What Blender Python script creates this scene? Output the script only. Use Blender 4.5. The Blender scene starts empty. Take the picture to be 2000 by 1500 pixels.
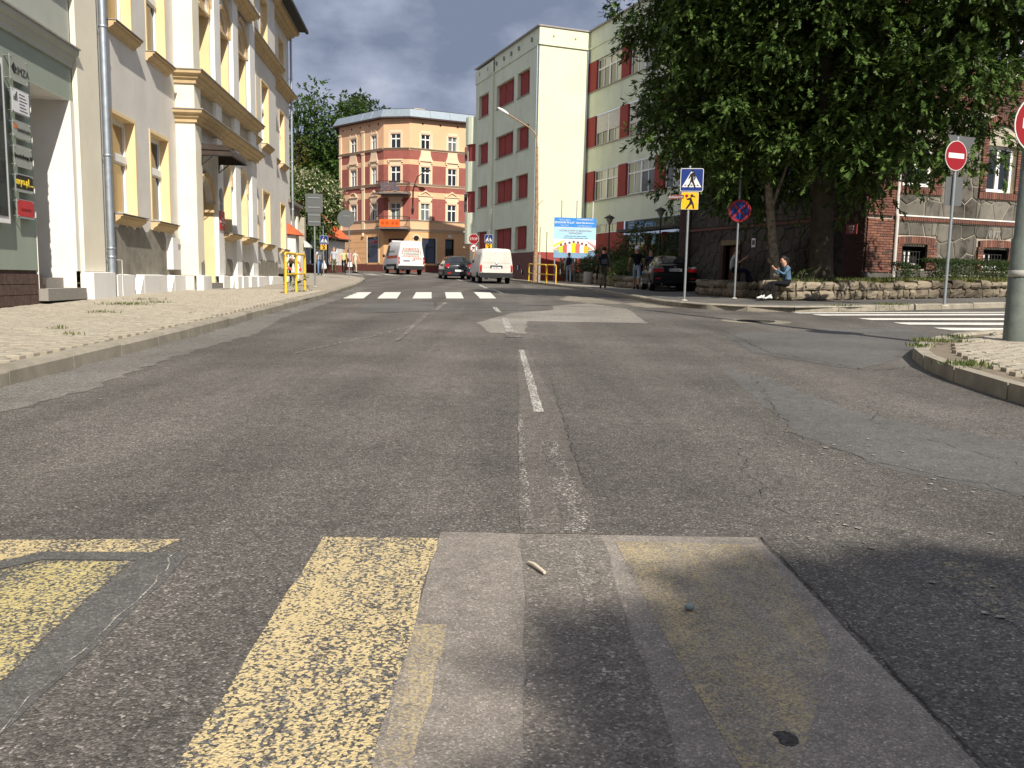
import bpy, bmesh, math, random
import numpy as np
from mathutils import Matrix, Vector, Euler
from mathutils.geometry import delaunay_2d_cdt
R = math.radians
random.seed(7); rng = np.random.default_rng(7)
scene = bpy.context.scene
COL = scene.collection

# ------------------------------------------------------------------ camera
cam = bpy.data.objects.new("camera", bpy.data.cameras.new("camera")); COL.objects.link(cam)
cam.data.sensor_width = 36; cam.data.lens = 1650/2000*36
cam.data.clip_start = .05; cam.data.clip_end = 3000
_p, _r = math.atan(203/1650), R(1.1)
_f = Vector((0, math.cos(_p), -math.sin(_p))); _r0 = Vector((1, 0, 0)); _u0 = Vector((0, math.sin(_p), math.cos(_p)))
_x = _r0*math.cos(_r)+_u0*math.sin(_r); _y = -_r0*math.sin(_r)+_u0*math.cos(_r)
cm = Matrix((_x, _y, -_f)).transposed().to_4x4(); cm.translation = (0, 0, .85)
cam.matrix_world = cm
scene.camera = cam

# ------------------------------------------------------------------ light
SUN_AZ, SUN_EL = 21.8, 40.0                 # sun stands behind the camera to the right
w = bpy.data.worlds.new("World"); scene.world = w; w.use_nodes = True
nt = w.node_tree; nt.nodes.clear()
N = lambda t, **k: (lambda n: ([setattr(n, a, b) for a, b in k.items()], n)[1])(nt.nodes.new(t))
sky = N('ShaderNodeTexSky', sky_type='NISHITA', sun_disc=False)
sky.sun_elevation = R(SUN_EL); sky.sun_rotation = R(180-SUN_AZ)
tc = N('ShaderNodeTexCoord'); mp = N('ShaderNodeMapping'); mp.inputs['Scale'].default_value = (1, 1, 1.9)
mp.inputs['Location'].default_value = (.35, .1, .3)
n1 = N('ShaderNodeTexNoise'); n1.inputs['Scale'].default_value = 3.1; n1.inputs['Detail'].default_value = 9; n1.inputs['Roughness'].default_value = .56
n2 = N('ShaderNodeTexNoise'); n2.inputs['Scale'].default_value = 1.7; n2.inputs['Detail'].default_value = 8; n2.inputs['Roughness'].default_value = .55
cr = N('ShaderNodeValToRGB'); e = cr.color_ramp.elements
e[0].position = .40; e[0].color = (1.75, 2.15, 3.0, 1); e[1].position = .65; e[1].color = (6.2, 6.4, 7.4, 1)
x = e.new(.50); x.color = (3.2, 3.6, 4.7, 1)
cov = N('ShaderNodeValToRGB'); e = cov.color_ramp.elements
e[0].position = .30; e[0].color = (0, 0, 0, 1); e[1].position = .42; e[1].color = (1, 1, 1, 1)
mix = N('ShaderNodeMix', data_type='RGBA'); bg = N('ShaderNodeBackground'); out = N('ShaderNodeOutputWorld')
L = nt.links.new
L(tc.outputs['Generated'], mp.inputs['Vector']); L(mp.outputs[0], n1.inputs['Vector']); L(mp.outputs[0], n2.inputs['Vector'])
zz = N('ShaderNodeSeparateXYZ'); L(tc.outputs['Generated'], zz.inputs[0]); zr = N('ShaderNodeMapRange'); L(zz.outputs[2], zr.inputs[0])
zr.inputs[1].default_value = .05; zr.inputs[2].default_value = .42; zr.inputs[3].default_value = -.10; zr.inputs[4].default_value = .07
za = N('ShaderNodeMath', operation='ADD'); L(n1.outputs[0], za.inputs[0]); L(zr.outputs[0], za.inputs[1])
L(za.outputs[0], cr.inputs[0]); L(n2.outputs[0], cov.inputs[0])
L(cov.outputs[0], mix.inputs['Factor']); L(sky.outputs[0], mix.inputs['A']); L(cr.outputs[0], mix.inputs['B'])
L(mix.outputs['Result'], bg.inputs['Color']); bg.inputs['Strength'].default_value = .09; L(bg.outputs[0], out.inputs[0])
sl = bpy.data.lights.new("sun", 'SUN'); sl.energy = 4.9; sl.angle = R(.53); sl.color = (1, .93, .82)
so = bpy.data.objects.new("sun", sl); COL.objects.link(so)
sd = Vector((math.sin(R(SUN_AZ))*math.cos(R(SUN_EL)), -math.cos(R(SUN_AZ))*math.cos(R(SUN_EL)), math.sin(R(SUN_EL))))
so.rotation_euler = (-sd).to_track_quat('-Z', 'Y').to_euler(); so.location = sd*60
vs = scene.view_settings; vs.view_transform = 'Standard'; vs.look = 'None'; vs.exposure = 0.4; vs.gamma = 1; vs.use_curve_mapping = False
scene.render.engine = 'CYCLES'; scene.cycles.max_bounces = 6; scene.cycles.diffuse_bounces = 3; scene.cycles.use_denoising = True

# ------------------------------------------------------------------ ground shape
YS = [-60, 0, 4, 12, 18, 24, 29, 37, 45, 56, 60, 72, 90, 150, 700]
ZS = [0, 0, .0, .13, .26, .33, .37, .43, .58, .88, 1.0, 1.35, 1.7, 2.2, 2.4]
def sm(a, b, x):
    t = min(1, max(0, (x-a)/(b-a))); return t*t*(3-2*t)
def gz(x, y): return float(np.interp(y, YS, ZS))+.02*max(0, min(x, 16)-5)*sm(10, 19, y)*(1-sm(30, 45, y))

# ------------------------------------------------------------------ materials
MATS = {}
def nodes(name):
    m = bpy.data.materials.new(name); m.use_nodes = True; t = m.node_tree
    b = t.nodes['Principled BSDF']; return m, t, b
def nd(t, typ, **k):
    n = t.nodes.new(typ)
    for a, v in k.items():
        if a in n.inputs: n.inputs[a].default_value = v
        else: setattr(n, a, v)
    return n
def noise(t, scale, vec=None, detail=6, rough=.6):
    n = nd(t, 'ShaderNodeTexNoise', Scale=scale, Detail=detail, Roughness=rough)
    if vec is not None: t.links.new(vec, n.inputs['Vector'])
    return n.outputs[0]
def ramp(t, fac, stops):
    r = nd(t, 'ShaderNodeValToRGB'); el = r.color_ramp.elements
    while len(el) > 1: el.remove(el[-1])
    for i, (p, c) in enumerate(stops):
        q = el[0] if i == 0 else el.new(p); q.position = p
        q.color = (*c, 1) if hasattr(c, '__len__') else (c, c, c, 1)
    t.links.new(fac, r.inputs[0]); return r.outputs[0]
def mixc(t, f, a, b, mode='MIX'):
    m = nd(t, 'ShaderNodeMix', data_type='RGBA', blend_type=mode)
    for s, v in (('Factor', f), ('A', a), ('B', b)):
        i = next(q for q in m.inputs if q.name == s and (q.type == 'RGBA' if s != 'Factor' else q.type == 'VALUE'))
        if hasattr(v, 'is_linked'): t.links.new(v, i)
        else: i.default_value = (*v, 1) if hasattr(v, '__len__') else v
    return next(q for q in m.outputs if q.type == 'RGBA')
def math_(t, op, a, b=0.):
    m = nd(t, 'ShaderNodeMath', operation=op)
    for i, v in enumerate((a, b)):
        if hasattr(v, 'is_linked'): t.links.new(v, m.inputs[i])
        else: m.inputs[i].default_value = v
    return m.outputs[0]
def pos(t, scale=None):
    g = nd(t, 'ShaderNodeNewGeometry').outputs['Position']
    if scale is None: return g
    m = nd(t, 'ShaderNodeVectorMath', operation='MULTIPLY'); t.links.new(g, m.inputs[0]); m.inputs[1].default_value = scale
    return m.outputs[0]
def bump(t, b, h, strength=.3, dist=.01):
    n = nd(t, 'ShaderNodeBump', Strength=strength, Distance=dist); t.links.new(h, n.inputs['Height']); t.links.new(n.outputs[0], b.inputs['Normal'])
def mul(c, k): return tuple(min(1, max(0, x*k)) for x in c)
def mat(name, col, rough=.75, var=.12, scale=3., bmp=.0, bscale=60, spec=.3, metal=0, dirt=0, dirtcol=(.12, .11, .1)):
    if name in MATS: return MATS[name]
    m, t, b = nodes(name); p = pos(t)
    c = ramp(t, noise(t, scale, p), [(.3, mul(col, 1-var)), (.7, mul(col, 1+var))])
    if dirt:
        f = ramp(t, noise(t, 1., pos(t, (1.3, 1.3, .35)), 9, .65), [(.48, 0.), (.75, dirt)])
        c = mixc(t, f, c, dirtcol)
    t.links.new(c, b.inputs['Base Color']); b.inputs['Roughness'].default_value = rough; b.inputs['Metallic'].default_value = metal
    b.inputs['Specular IOR Level'].default_value = spec
    if bmp: bump(t, b, noise(t, bscale, p, 4), bmp, .01)
    MATS[name] = m; return m
def glass(name, col=(.02, .024, .028), rough=.04):
    if name in MATS: return MATS[name]
    m, t, b = nodes(name); b.inputs['Base Color'].default_value = (*col, 1); b.inputs['Roughness'].default_value = rough
    b.inputs['Specular IOR Level'].default_value = .8
    bump(t, b, noise(t, .7, pos(t), 2), .04, .05)
    MATS[name] = m; return m

def asphalt_nodes(t, b, base=1., tint=(1, .96, .9), agg=105., coarse=1., tracks=True):
    p = pos(t)
    v = nd(t, 'ShaderNodeTexVoronoi', Scale=agg); t.links.new(p, v.inputs['Vector'])
    sep = nd(t, 'ShaderNodeSeparateColor'); t.links.new(v.outputs['Color'], sep.inputs[0])
    k_ = coarse; g = [(0, (.085-.035*k_)*base), (.45, (.10-.012*k_)*base), (.8, (.115+.01*k_)*base), (.95, (.125+.05*k_)*base), (1, (.14+.16*k_)*base)]
    c = ramp(t, sep.outputs[0], [(a, tuple(q*k for k in tint)) for a, q in g])
    edge = ramp(t, v.outputs['Distance'], [(.0, 1.), (.62, .55)])
    c = mixc(t, .6*coarse, c, edge, 'MULTIPLY')
    big = ramp(t, noise(t, .55, p, 8, .6), [(.32, .72), (.7, 1.25)])
    c = mixc(t, 1., c, big, 'MULTIPLY')
    fine = ramp(t, noise(t, 14, p, 5, .7), [(.3, .8), (.7, 1.2)])
    c = mixc(t, 1., c, fine, 'MULTIPLY')
    if tracks:
        tr = ramp(t, noise(t, 1., pos(t, (1.25, .05, 1)), 4, .55), [(.35, .82), (.65, 1.2)])
        c = mixc(t, 1., c, tr, 'MULTIPLY')
    oil = ramp(t, noise(t, 1.1, pos(t, (1.6, .5, 1)), 10, .7), [(.62, 1.), (.78, .68)])
    c = mixc(t, 1., c, oil, 'MULTIPLY')
    # pale grit lying in the road texture
    gv = nd(t, 'ShaderNodeTexVoronoi', Scale=38); t.links.new(p, gv.inputs['Vector'])
    s2 = nd(t, 'ShaderNodeSeparateColor'); t.links.new(gv.outputs['Color'], s2.inputs[0])
    k = math_(t, 'MULTIPLY', ramp(t, s2.outputs[1], [(.955, 0.), (.97, 1.)]), ramp(t, gv.outputs['Distance'], [(.13, 1.), (.24, 0.)]))
    k = math_(t, 'MULTIPLY', k, ramp(t, noise(t, .8, p, 3), [(.45, 0.), (.62, .8)]))
    c = mixc(t, k, c, (.45, .4, .32))
    b.inputs['Roughness'].default_value = .82; b.inputs['Specular IOR Level'].default_value = .25
    h = math_(t, 'SUBTRACT', 1., v.outputs['Distance'])
    h = math_(t, 'ADD', h, math_(t, 'MULTIPLY', noise(t, 14, p, 4), .6))
    bump(t, b, h, .55*coarse, .006)
    return c, sep.outputs[1], p
def asphalt(name, **k):
    m, t, b = nodes(name); c, _, _ = asphalt_nodes(t, b, **k); t.links.new(c, b.inputs['Base Color']); MATS[name] = m; return m
def paint(name, col, cover=.5, soft=.1, tint=(1, .96, .9), base=1., agg=105., coarse=1.):
    m, t, b = nodes(name); c, r, p = asphalt_nodes(t, b, tint=tint, base=base, agg=agg, coarse=coarse)
    loc = math_(t, 'ADD', math_(t, 'MULTIPLY', noise(t, 3.2, pos(t, (2.6, .5, 1)), 8, .7), 1.9), cover-.95)
    pv = nd(t, 'ShaderNodeTexVoronoi', Scale=agg*.8); t.links.new(p, pv.inputs['Vector']); ps = nd(t, 'ShaderNodeSeparateColor'); t.links.new(pv.outputs['Color'], ps.inputs[0])
    d_ = math_(t, 'SUBTRACT', loc, ps.outputs[2]); d_ = math_(t, 'ADD', d_, math_(t, 'MULTIPLY', pv.outputs['Distance'], .25)); d_ = math_(t, 'ADD', d_, math_(t, 'MULTIPLY', math_(t, 'SUBTRACT', noise(t, 160, p, 3), .5), .5))
    f = ramp(t, d_, [(.02, 0.), (.02+soft, .95)])
    cc = ramp(t, noise(t, 20, p, 4), [(.3, mul(col, .8)), (.7, col)])
    t.links.new(mixc(t, f, c, cc), b.inputs['Base Color']); MATS[name] = m; return m
def leaf(name, c1, c2, trans=.25, scale=2.5, rough=.55):
    m, t, b = nodes(name)
    c = ramp(t, noise(t, scale, pos(t), 4), [(.35, c1), (.65, c2)])
    t.links.new(c, b.inputs['Base Color']); b.inputs['Roughness'].default_value = rough; b.inputs['Specular IOR Level'].default_value = .22
    tr = nd(t, 'ShaderNodeBsdfTranslucent'); t.links.new(mixc(t, .5, c, (.25, .35, .05)), tr.inputs[0])
    mx = nd(t, 'ShaderNodeMixShader'); mx.inputs[0].default_value = trans
    t.links.new(b.outputs[0], mx.inputs[1]); t.links.new(tr.outputs[0], mx.inputs[2])
    t.links.new(mx.outputs[0], t.nodes['Material Output'].inputs[0]); MATS[name] = m; return m

# ------------------------------------------------------------------ objects
WP = {}                                                     # world position of every object that parents others
def tag(o, label=None, cat=None, group=None, kind=None):
    for k, v in (('label', label), ('category', cat), ('group', group), ('kind', kind)):
        if v: o[k] = v
    return o
def link(name, data, loc=(0, 0, 0), parent=None, rot=None, scl=None):
    o = bpy.data.objects.new(name, data); COL.objects.link(o); loc = Vector(loc)
    if parent is not None: o.parent = parent; o.location = loc-WP[parent.name]
    else: o.location = loc
    if rot is not None: o.rotation_euler = rot
    if scl is not None: o.scale = scl
    WP[o.name] = loc.copy(); return o
def thing(name, label, cat, loc, group=None):
    return tag(link(name, None, loc), label, cat, group)
class MB:
    def __init__(s, T=None): s.v = []; s.f = []; s.m = []; s.s = []; s.T = T
    def add(s, vs, fs, m=0, smooth=False):
        o = len(s.v); T = s.T
        s.v += [tuple(T @ Vector(q)) for q in vs] if T is not None else [tuple(q) for q in vs]
        s.f += [tuple(i+o for i in q) for q in fs]; s.m += [m]*len(fs); s.s += [smooth]*len(fs); return s
    def quad(s, a, b, c, d, m=0): return s.add([a, b, c, d], [(0, 1, 2, 3)], m)
    def box(s, x0, x1, y0, y1, z0, z1, m=0):
        return s.add([(x0, y0, z0), (x1, y0, z0), (x1, y1, z0), (x0, y1, z0), (x0, y0, z1), (x1, y0, z1), (x1, y1, z1), (x0, y1, z1)],
                     [(0, 3, 2, 1), (4, 5, 6, 7), (0, 1, 5, 4), (1, 2, 6, 5), (2, 3, 7, 6), (3, 0, 4, 7)], m)
    def prism(s, poly, y0, y1, m=0):                        # polygon in x,z pushed along y
        n = len(poly)
        return s.add([(x, y0, z) for x, z in poly]+[(x, y1, z) for x, z in poly],
                     [tuple(range(n)), tuple(range(2*n-1, n-1, -1))]+[(i, i+n, (i+1) % n+n, (i+1) % n) for i in range(n)], m)
    def prismz(s, poly, z0, z1, m=0):
        n = len(poly)
        return s.add([(x, y, z0) for x, y in poly]+[(x, y, z1) for x, y in poly],
                     [tuple(range(n-1, -1, -1)), tuple(range(n, 2*n))]+[(i, (i+1) % n, (i+1) % n+n, i+n) for i in range(n)], m)
    def prismx(s, poly, x0, x1, m=0):                       # polygon in y,z pushed along x
        n = len(poly)
        return s.add([(x0, y, z) for y, z in poly]+[(x1, y, z) for y, z in poly],
                     [tuple(range(n)), tuple(range(2*n-1, n-1, -1))]+[(i, i+n, (i+1) % n+n, (i+1) % n) for i in range(n)], m)
    def tube(s, pts, r, n=8, m=0, cap=True):
        pts = [Vector(p) for p in pts]; k = len(pts); rs = r if hasattr(r, '__len__') else [r]*k
        vs = []; up = Vector((.13, .21, .97))
        for i, p in enumerate(pts):
            d = (pts[min(i+1, k-1)]-pts[max(i-1, 0)]).normalized()
            a = d.cross(up)
            if a.length < .2: a = d.cross(Vector((1, .1, 0)))
            a.normalize(); b = d.cross(a)
            vs += [p+(a*math.cos(2*math.pi*j/n)+b*math.sin(2*math.pi*j/n))*rs[i] for j in range(n)]
        fs = [(i*n+j, i*n+(j+1) % n, (i+1)*n+(j+1) % n, (i+1)*n+j) for i in range(k-1) for j in range(n)]
        s.add(vs, fs, m, True)
        if cap: s.add(vs[:n], [tuple(range(n))], m); s.add(vs[-n:], [tuple(range(n-1, -1, -1))], m)
        return s
    def lathe(s, prof, c=(0, 0, 0), n=16, m=0, axis='z'):
        vs = []
        for r, h in prof:
            for j in range(n):
                a, b = r*math.cos(2*math.pi*j/n), r*math.sin(2*math.pi*j/n)
                q = (a, b, h) if axis == 'z' else ((h, a, b) if axis == 'x' else (a, h, b))
                vs.append((q[0]+c[0], q[1]+c[1], q[2]+c[2]))
        k = len(prof)
        fs = [(i*n+j, i*n+(j+1) % n, (i+1)*n+(j+1) % n, (i+1)*n+j) for i in range(k-1) for j in range(n)]
        s.add(vs, fs, m, True); s.add(vs[:n], [tuple(range(n-1, -1, -1))], m); s.add(vs[-n:], [tuple(range(n))], m); return s
    def ball(s, c, r, m=0, n=10, k=6):
        r = r if hasattr(r, '__len__') else (r, r, r)
        vs = [(c[0]+r[0]*math.sin(math.pi*i/k)*math.cos(2*math.pi*j/n), c[1]+r[1]*math.sin(math.pi*i/k)*math.sin(2*math.pi*j/n), c[2]+r[2]*math.cos(math.pi*i/k)) for i in range(k+1) for j in range(n)]
        return s.add(vs, [(i*n+j, (i+1)*n+j, (i+1)*n+(j+1) % n, i*n+(j+1) % n) for i in range(k) for j in range(n)], m, True)
    def wall(s, x0, x1, z0, z1, holes=(), y=0, m=0):        # a wall sheet with openings
        xs = sorted({x0, x1, *[q for h in holes for q in h[:2] if x0 < q < x1]}); zs = sorted({z0, z1, *[q for h in holes for q in h[2:4] if z0 < q < z1]})
        for a, b in zip(xs, xs[1:]):
            for c, d in zip(zs, zs[1:]):
                cx, cz = (a+b)/2, (c+d)/2
                if any(h[0] < cx < h[1] and h[2] < cz < h[3] for h in holes): continue
                s.quad((a, y, c), (b, y, c), (b, y, d), (a, y, d), m)
        return s
    def reveal(s, x0, x1, z0, z1, y0, y1, m=0):
        s.quad((x0, y0, z0), (x0, y0, z1), (x0, y1, z1), (x0, y1, z0), m); s.quad((x1, y0, z0), (x1, y1, z0), (x1, y1, z1), (x1, y0, z1), m)
        s.quad((x0, y0, z1), (x1, y0, z1), (x1, y1, z1), (x0, y1, z1), m); s.quad((x0, y0, z0), (x0, y1, z0), (x1, y1, z0), (x1, y0, z0), m); return s
    def spandrel(s, x0, x1, zs, y0, y1, zt=None, m=0, n=8):   # fills the corners over a round arch
        c, r = (x0+x1)/2, (x1-x0)/2; zt = zt or zs+r; k = (zt-zs)/r
        arc = [(c+r*math.cos(math.pi*i/(2*n)), zs+k*r*math.sin(math.pi*i/(2*n))) for i in range(n+1)]
        s.prism(arc+[(x1, zt)], y0, y1, m); s.prism([(2*c-a, b) for a, b in arc][::-1]+[(x0, zt)], y0, y1, m); return s
    def ring(s, x0, x1, zs, y0, y1, wd, m=0, n=12, k=1.):       # an arch moulding
        c, r = (x0+x1)/2, (x1-x0)/2
        P = [(math.cos(math.pi*i/n), k*math.sin(math.pi*i/n)) for i in range(n+1)]
        for (a, b), (d, e_) in zip(P, P[1:]):
            s.prism([(c+r*a, zs+r*b), (c+(r+wd)*a, zs+(r+wd)*b), (c+(r+wd)*d, zs+(r+wd)*e_), (c+r*d, zs+r*e_)], y0, y1, m)
        return s
    def mesh(s, name, mats, o=(0, 0, 0)):
        me = bpy.data.meshes.new(name); o = Vector(o)
        me.from_pydata([(v[0]-o.x, v[1]-o.y, v[2]-o.z) for v in s.v], [], s.f)
        for q in (mats if isinstance(mats, (list, tuple)) else [mats]): me.materials.append(q)
        me.polygons.foreach_set('material_index', s.m); me.polygons.foreach_set('use_smooth', s.s); me.update(); return me
    def build(s, name, mats, parent=None, kind=None):
        if not s.v: return None
        a = np.array(s.v); o = Vector((*((a.min(0)+a.max(0))/2)[:2], a[:, 2].min()))
        ob = link(name, s.mesh(name, mats, o), o, parent)
        if kind: ob['kind'] = kind
        return ob
def frame(o, heading, z=0, flip=False):                     # facade frame: x along the wall, -y towards the viewer
    h = R(heading); X = Vector((math.sin(h), math.cos(h), 0))
    if flip: X = -X
    Y = Vector((-X.y, X.x, 0)); M = Matrix((X, Y, Vector((0, 0, 1)))).transposed().to_4x4(); M.translation = (o[0], o[1], z); return M
def at(loc, rz=0): return Matrix.Translation(Vector(loc)) @ Matrix.Rotation(R(rz), 4, 'Z')
def text(body, size, T, m, parent, name='lettering', align='CENTER', ext=.003, wide=1., bold=0):
    cu = bpy.data.curves.new('t', 'FONT'); cu.body = body; cu.size = size; cu.align_x = align; cu.align_y = 'CENTER'; cu.extrude = ext; cu.resolution_u = 2; cu.offset = bold
    tmp = bpy.data.objects.new('t', cu); COL.objects.link(tmp); dg = bpy.context.evaluated_depsgraph_get()
    me = bpy.data.meshes.new_from_object(tmp.evaluated_get(dg)); bpy.data.objects.remove(tmp); bpy.data.curves.remove(cu)
    A = T @ Matrix.Rotation(R(90), 4, 'X') @ Matrix.Diagonal((wide, 1, 1, 1))
    o = A.translation.copy(); A2 = A.copy(); A2.translation = (0, 0, 0); me.transform(A2); me.name = name
    me.materials.clear(); me.materials.append(m); return link(name, me, o, parent)
def drape(poly, step, off, name, m, holes=None, kind='structure', parent=None, zf=gz):
    P = [Vector(p) for p in poly]; n = len(P); B = []
    for i in range(n):
        a, b = P[i], P[(i+1) % n]; k = max(1, int((b-a).length/step))
        B += [a.lerp(b, j/k) for j in range(k)]
    xs = [p.x for p in P]; ys = [p.y for p in P]
    pts = list(B); ns = len(B); edges = [(i, (i+1) % ns) for i in range(ns)]
    def inside(x, y):
        c = False
        for i in range(n):
            a, b = P[i], P[i-1]
            if (a.y > y) != (b.y > y) and x < (b.x-a.x)*(y-a.y)/(b.y-a.y)+a.x: c = not c
        return c
    x = min(xs)+step/2
    while x < max(xs):
        y = min(ys)+step/2
        while y < max(ys):
            if inside(x, y): pts.append(Vector((x, y)))
            y += step
        x += step
    vo, eo, fo, *_ = delaunay_2d_cdt(pts, edges, [list(range(ns))], 1, 1e-4)
    b = MB(); b.add([(v.x, v.y, zf(v.x, v.y)+off) for v in vo], fo, 0)
    # draping keeps faces upward
    b.f = [f if (Vector(b.v[f[1]])-Vector(b.v[f[0]])).cross(Vector(b.v[f[2]])-Vector(b.v[f[0]])).z > 0 else f[::-1] for f in b.f]
    return b.build(name, m, parent, kind)
# ------------------------------------------------------------------ ground, road, pavements
A_ROAD = asphalt('asphalt', base=1.42, agg=165, tint=(1, .92, .82))
A_PATCH = asphalt('asphalt_patch', base=2.4, tint=(1, .89, .77), agg=240, coarse=.4, tracks=False)
A_STRIP = asphalt('asphalt_strip', base=1.6, tint=(1, .905, .80), agg=170, coarse=.8)
A_GREY = asphalt('asphalt_grey', base=1.13, tint=(1, .965, .91), agg=190, coarse=.4, tracks=False)
A_DARK = asphalt('asphalt_dark', base=1.05, tint=(1, .94, .87), agg=140, coarse=.7)
A_TAN = asphalt('asphalt_tan', base=2.5, tint=(1, .92, .80), agg=150, coarse=.5, tracks=False)
A_WALK = asphalt('asphalt_walk', base=1.3, tint=(1, .95, .88), agg=120, coarse=.5, tracks=False)
A_SAND = asphalt('asphalt_sandy', base=2.6, tint=(1, .9, .72), agg=120, coarse=.6, tracks=False)
P_WHITE = paint('paint_white', (.80, .78, .71), cover=1.15, soft=.2)
P_WORN = paint('paint_white_worn', (.70, .68, .62), cover=.42, soft=.25, base=1.45, tint=(1, .92, .82), agg=165)
P_WORN2 = paint('paint_white_ghost', (.6, .56, .5), cover=.12, soft=.35, base=1.45, tint=(1, .92, .82), agg=165)
P_YEL = paint('paint_yellow', (.64, .51, .27), cover=.52, soft=.22, base=1.4, agg=170)
P_YEL2 = paint('paint_yellow_worn', (.58, .48, .21), cover=.40, soft=.28, base=1.4, agg=170)
P_YEL3 = paint('paint_yellow_faint', (.54, .43, .21), cover=.52, soft=.9, base=2.4, tint=(1, .89, .77), agg=240, coarse=.4)
P_WORN3 = paint('paint_white_trace', (.62, .58, .52), cover=.05, soft=.4, base=1.95, tint=(1, .895, .78), agg=185, coarse=.7)
P_YEL4 = paint('paint_yellow_ghost', (.50, .41, .22), cover=.08, soft=.4, base=1.42, agg=165)
b = MB(); xs = sorted({-700., -250, -120, -60, -30, 30, 60, 120, 250, 700, *[float(v) for v in np.arange(-22, 23, 1.)]}); ys = sorted({-60., -20, 90, 110, 150, 250, 450, 700, *[float(v) for v in np.arange(-10, 80, 1.)]})
b.add([(x, y, gz(x, y)) for y in ys for x in xs], [(j*len(xs)+i, j*len(xs)+i+1, (j+1)*len(xs)+i+1, (j+1)*len(xs)+i) for j in range(len(ys)-1) for i in range(len(xs)-1)])
road = b.build('road', A_ROAD, None, 'structure')
def patch(name, poly, m, lvl=1, step=.9, jag=0.):
    if jag:
        P = []; n = len(poly)
        for i in range(n):
            a, c = Vector(poly[i]), Vector(poly[(i+1) % n]); k = max(1, int((c-a).length/.12)); nn = Vector((-(c-a).y, (c-a).x)).normalized()
            P += [tuple(a.lerp(c, j/k)+nn*random.uniform(-jag, jag)*(j > 0)) for j in range(k)]
        poly = P
    return drape(poly, step, (.0009 if max(q[1] for q in poly) < 10 else .0024)*lvl, name, m)
# repairs
patch('road_patch', [(-.25, .4), (-.23, 2.77), (.84, 2.78), (.86, .4)], A_PATCH, 1, .4, .004)
patch('road_patch', [(.035, 2.772), (.06, 9.3), (.16, 9.35), (.31, 5.4), (.31, 2.776)], A_STRIP, 2, .5, .008)
patch('road_patch', [(.04, .4), (.038, 2.765), (.308, 2.77), (.31, .4)], asphalt('asphalt_strip_near', base=1.95, tint=(1, .895, .78), agg=185, coarse=.7, tracks=False), 2, .4, .008)
patch('road_patch', [(-1.7, 2.1), (-1.5, 2.36), (-1.43, 2.49), (-.98, 2.51), (-.955, 2.25), (-.93, 1.5), (-.92, .5), (-1.03, .5), (-1.04, 1.65), (-1.085, 2.02), (-1.105, 2.43), (-1.38, 2.42), (-1.46, 2.33), (-1.7, 2.0)], A_GREY, 2, .3, .003)
patch('road_patch', [(-.59, 13.55), (-.02, 16.2), (.82, 17.48), (.9, 19.6), (1.92, 21.4), (2.52, 18.76), (2.25, 14.1), (.25, 14.1), (.16, 11.57), (-.33, 11.62)], A_TAN, 1, .8, .03)
patch('road_patch', [(-1.89, 20.4), (.0, 21.3), (.75, 17.5), (.34, 17.2), (-1.51, 16.3)], A_DARK, 2, .8, .02)
patch('road_patch', [(-3.42, 19.66), (-1.9, 20.35), (-1.53, 16.35), (-2.8, 15.29)], A_GREY, 2, .8, .02)
patch('road_patch', [(3.48, 12.53), (3.11, 12.91), (2.7, 9.47), (3.3, 8.0), (3.62, 8.4), (4.1, 9.0), (4.55, 9.8), (6.2, 11.9), (6.6, 14.4)], A_GREY, 1, .8, .03)
patch('road_patch', [(1.95, 7.89), (1.62, 4.7), (1.8, 3.87), (2.2, 3.3), (2.9, 3.2), (2.9, 4.54), (2.5, 5.1), (2.25, 5.63), (2.2, 7.2)], A_GREY, 1, .6, .02)
patch('road_patch', [(1.76, 28.5), (2.5, 26.5), (2.9, 21.4), (1.9, 21.5), (1.3, 23.5)], A_SAND, 1, .9, .12)
patch('road_patch', [(3.0, 19.4), (3.7, 19.7), (3.45, 22.5), (2.75, 22)], A_SAND, 1, .6, .1)
# old yellow crossing under the camera
for q, m, l in (([(-1.62, 2.60), (-1.06, 2.64), (-1.11, 2.46), (-1.45, 2.45), (-1.55, 2.36), (-1.68, 2.2)], P_YEL, 1), ([(-1.72, 1.95), (-1.48, 2.28), (-1.38, 2.41), (-1.12, 2.42), (-1.09, 2.0), (-1.05, 1.6), (-1.03, .5), (-1.5, .5)], P_YEL2, 1),
                ([(-.61, 2.69), (-.234, 2.70), (-.228, .5), (-.54, .5)], P_YEL, 2), ([(.35, 2.70), (.6, 2.70), (.81, 2.69), (.80, 2.2), (.76, 1.9), (.62, 1.6), (.5, 1.35), (.42, 1.4), (.38, 2.0)], P_YEL3, 2), ([(-.225, 2.0), (-.15, 2.0), (-.17, .6), (-.22, .6)], P_YEL3, 2), ([(1.25, 2.55), (1.95, 2.6), (1.95, 2.0), (1.3, 1.95)], P_YEL4, 1)):
    patch('crossing_stripe', q, m, l, .3, .006)
# white crossing over the main road
for q in ([(-4.35, 21.62), (-3.87, 21.89), (-4.7, 28.1), (-5.16, 27.6)], [(-3.55, 22.08), (-3.07, 22.33), (-3.82, 28.8), (-4.32, 28.4)], [(-2.69, 22.58), (-2.21, 22.84), (-2.87, 29.7), (-3.36, 29.2)], [(-1.83, 23.07), (-1.37, 23.33), (-1.9, 30.5), (-2.43, 30.0)], [(-.93, 23.56), (-.49, 23.83), (-.88, 31.4), (-1.45, 30.9)]):
    patch('crossing_stripe', q, P_WHITE, 1, .9, .01)
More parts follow.
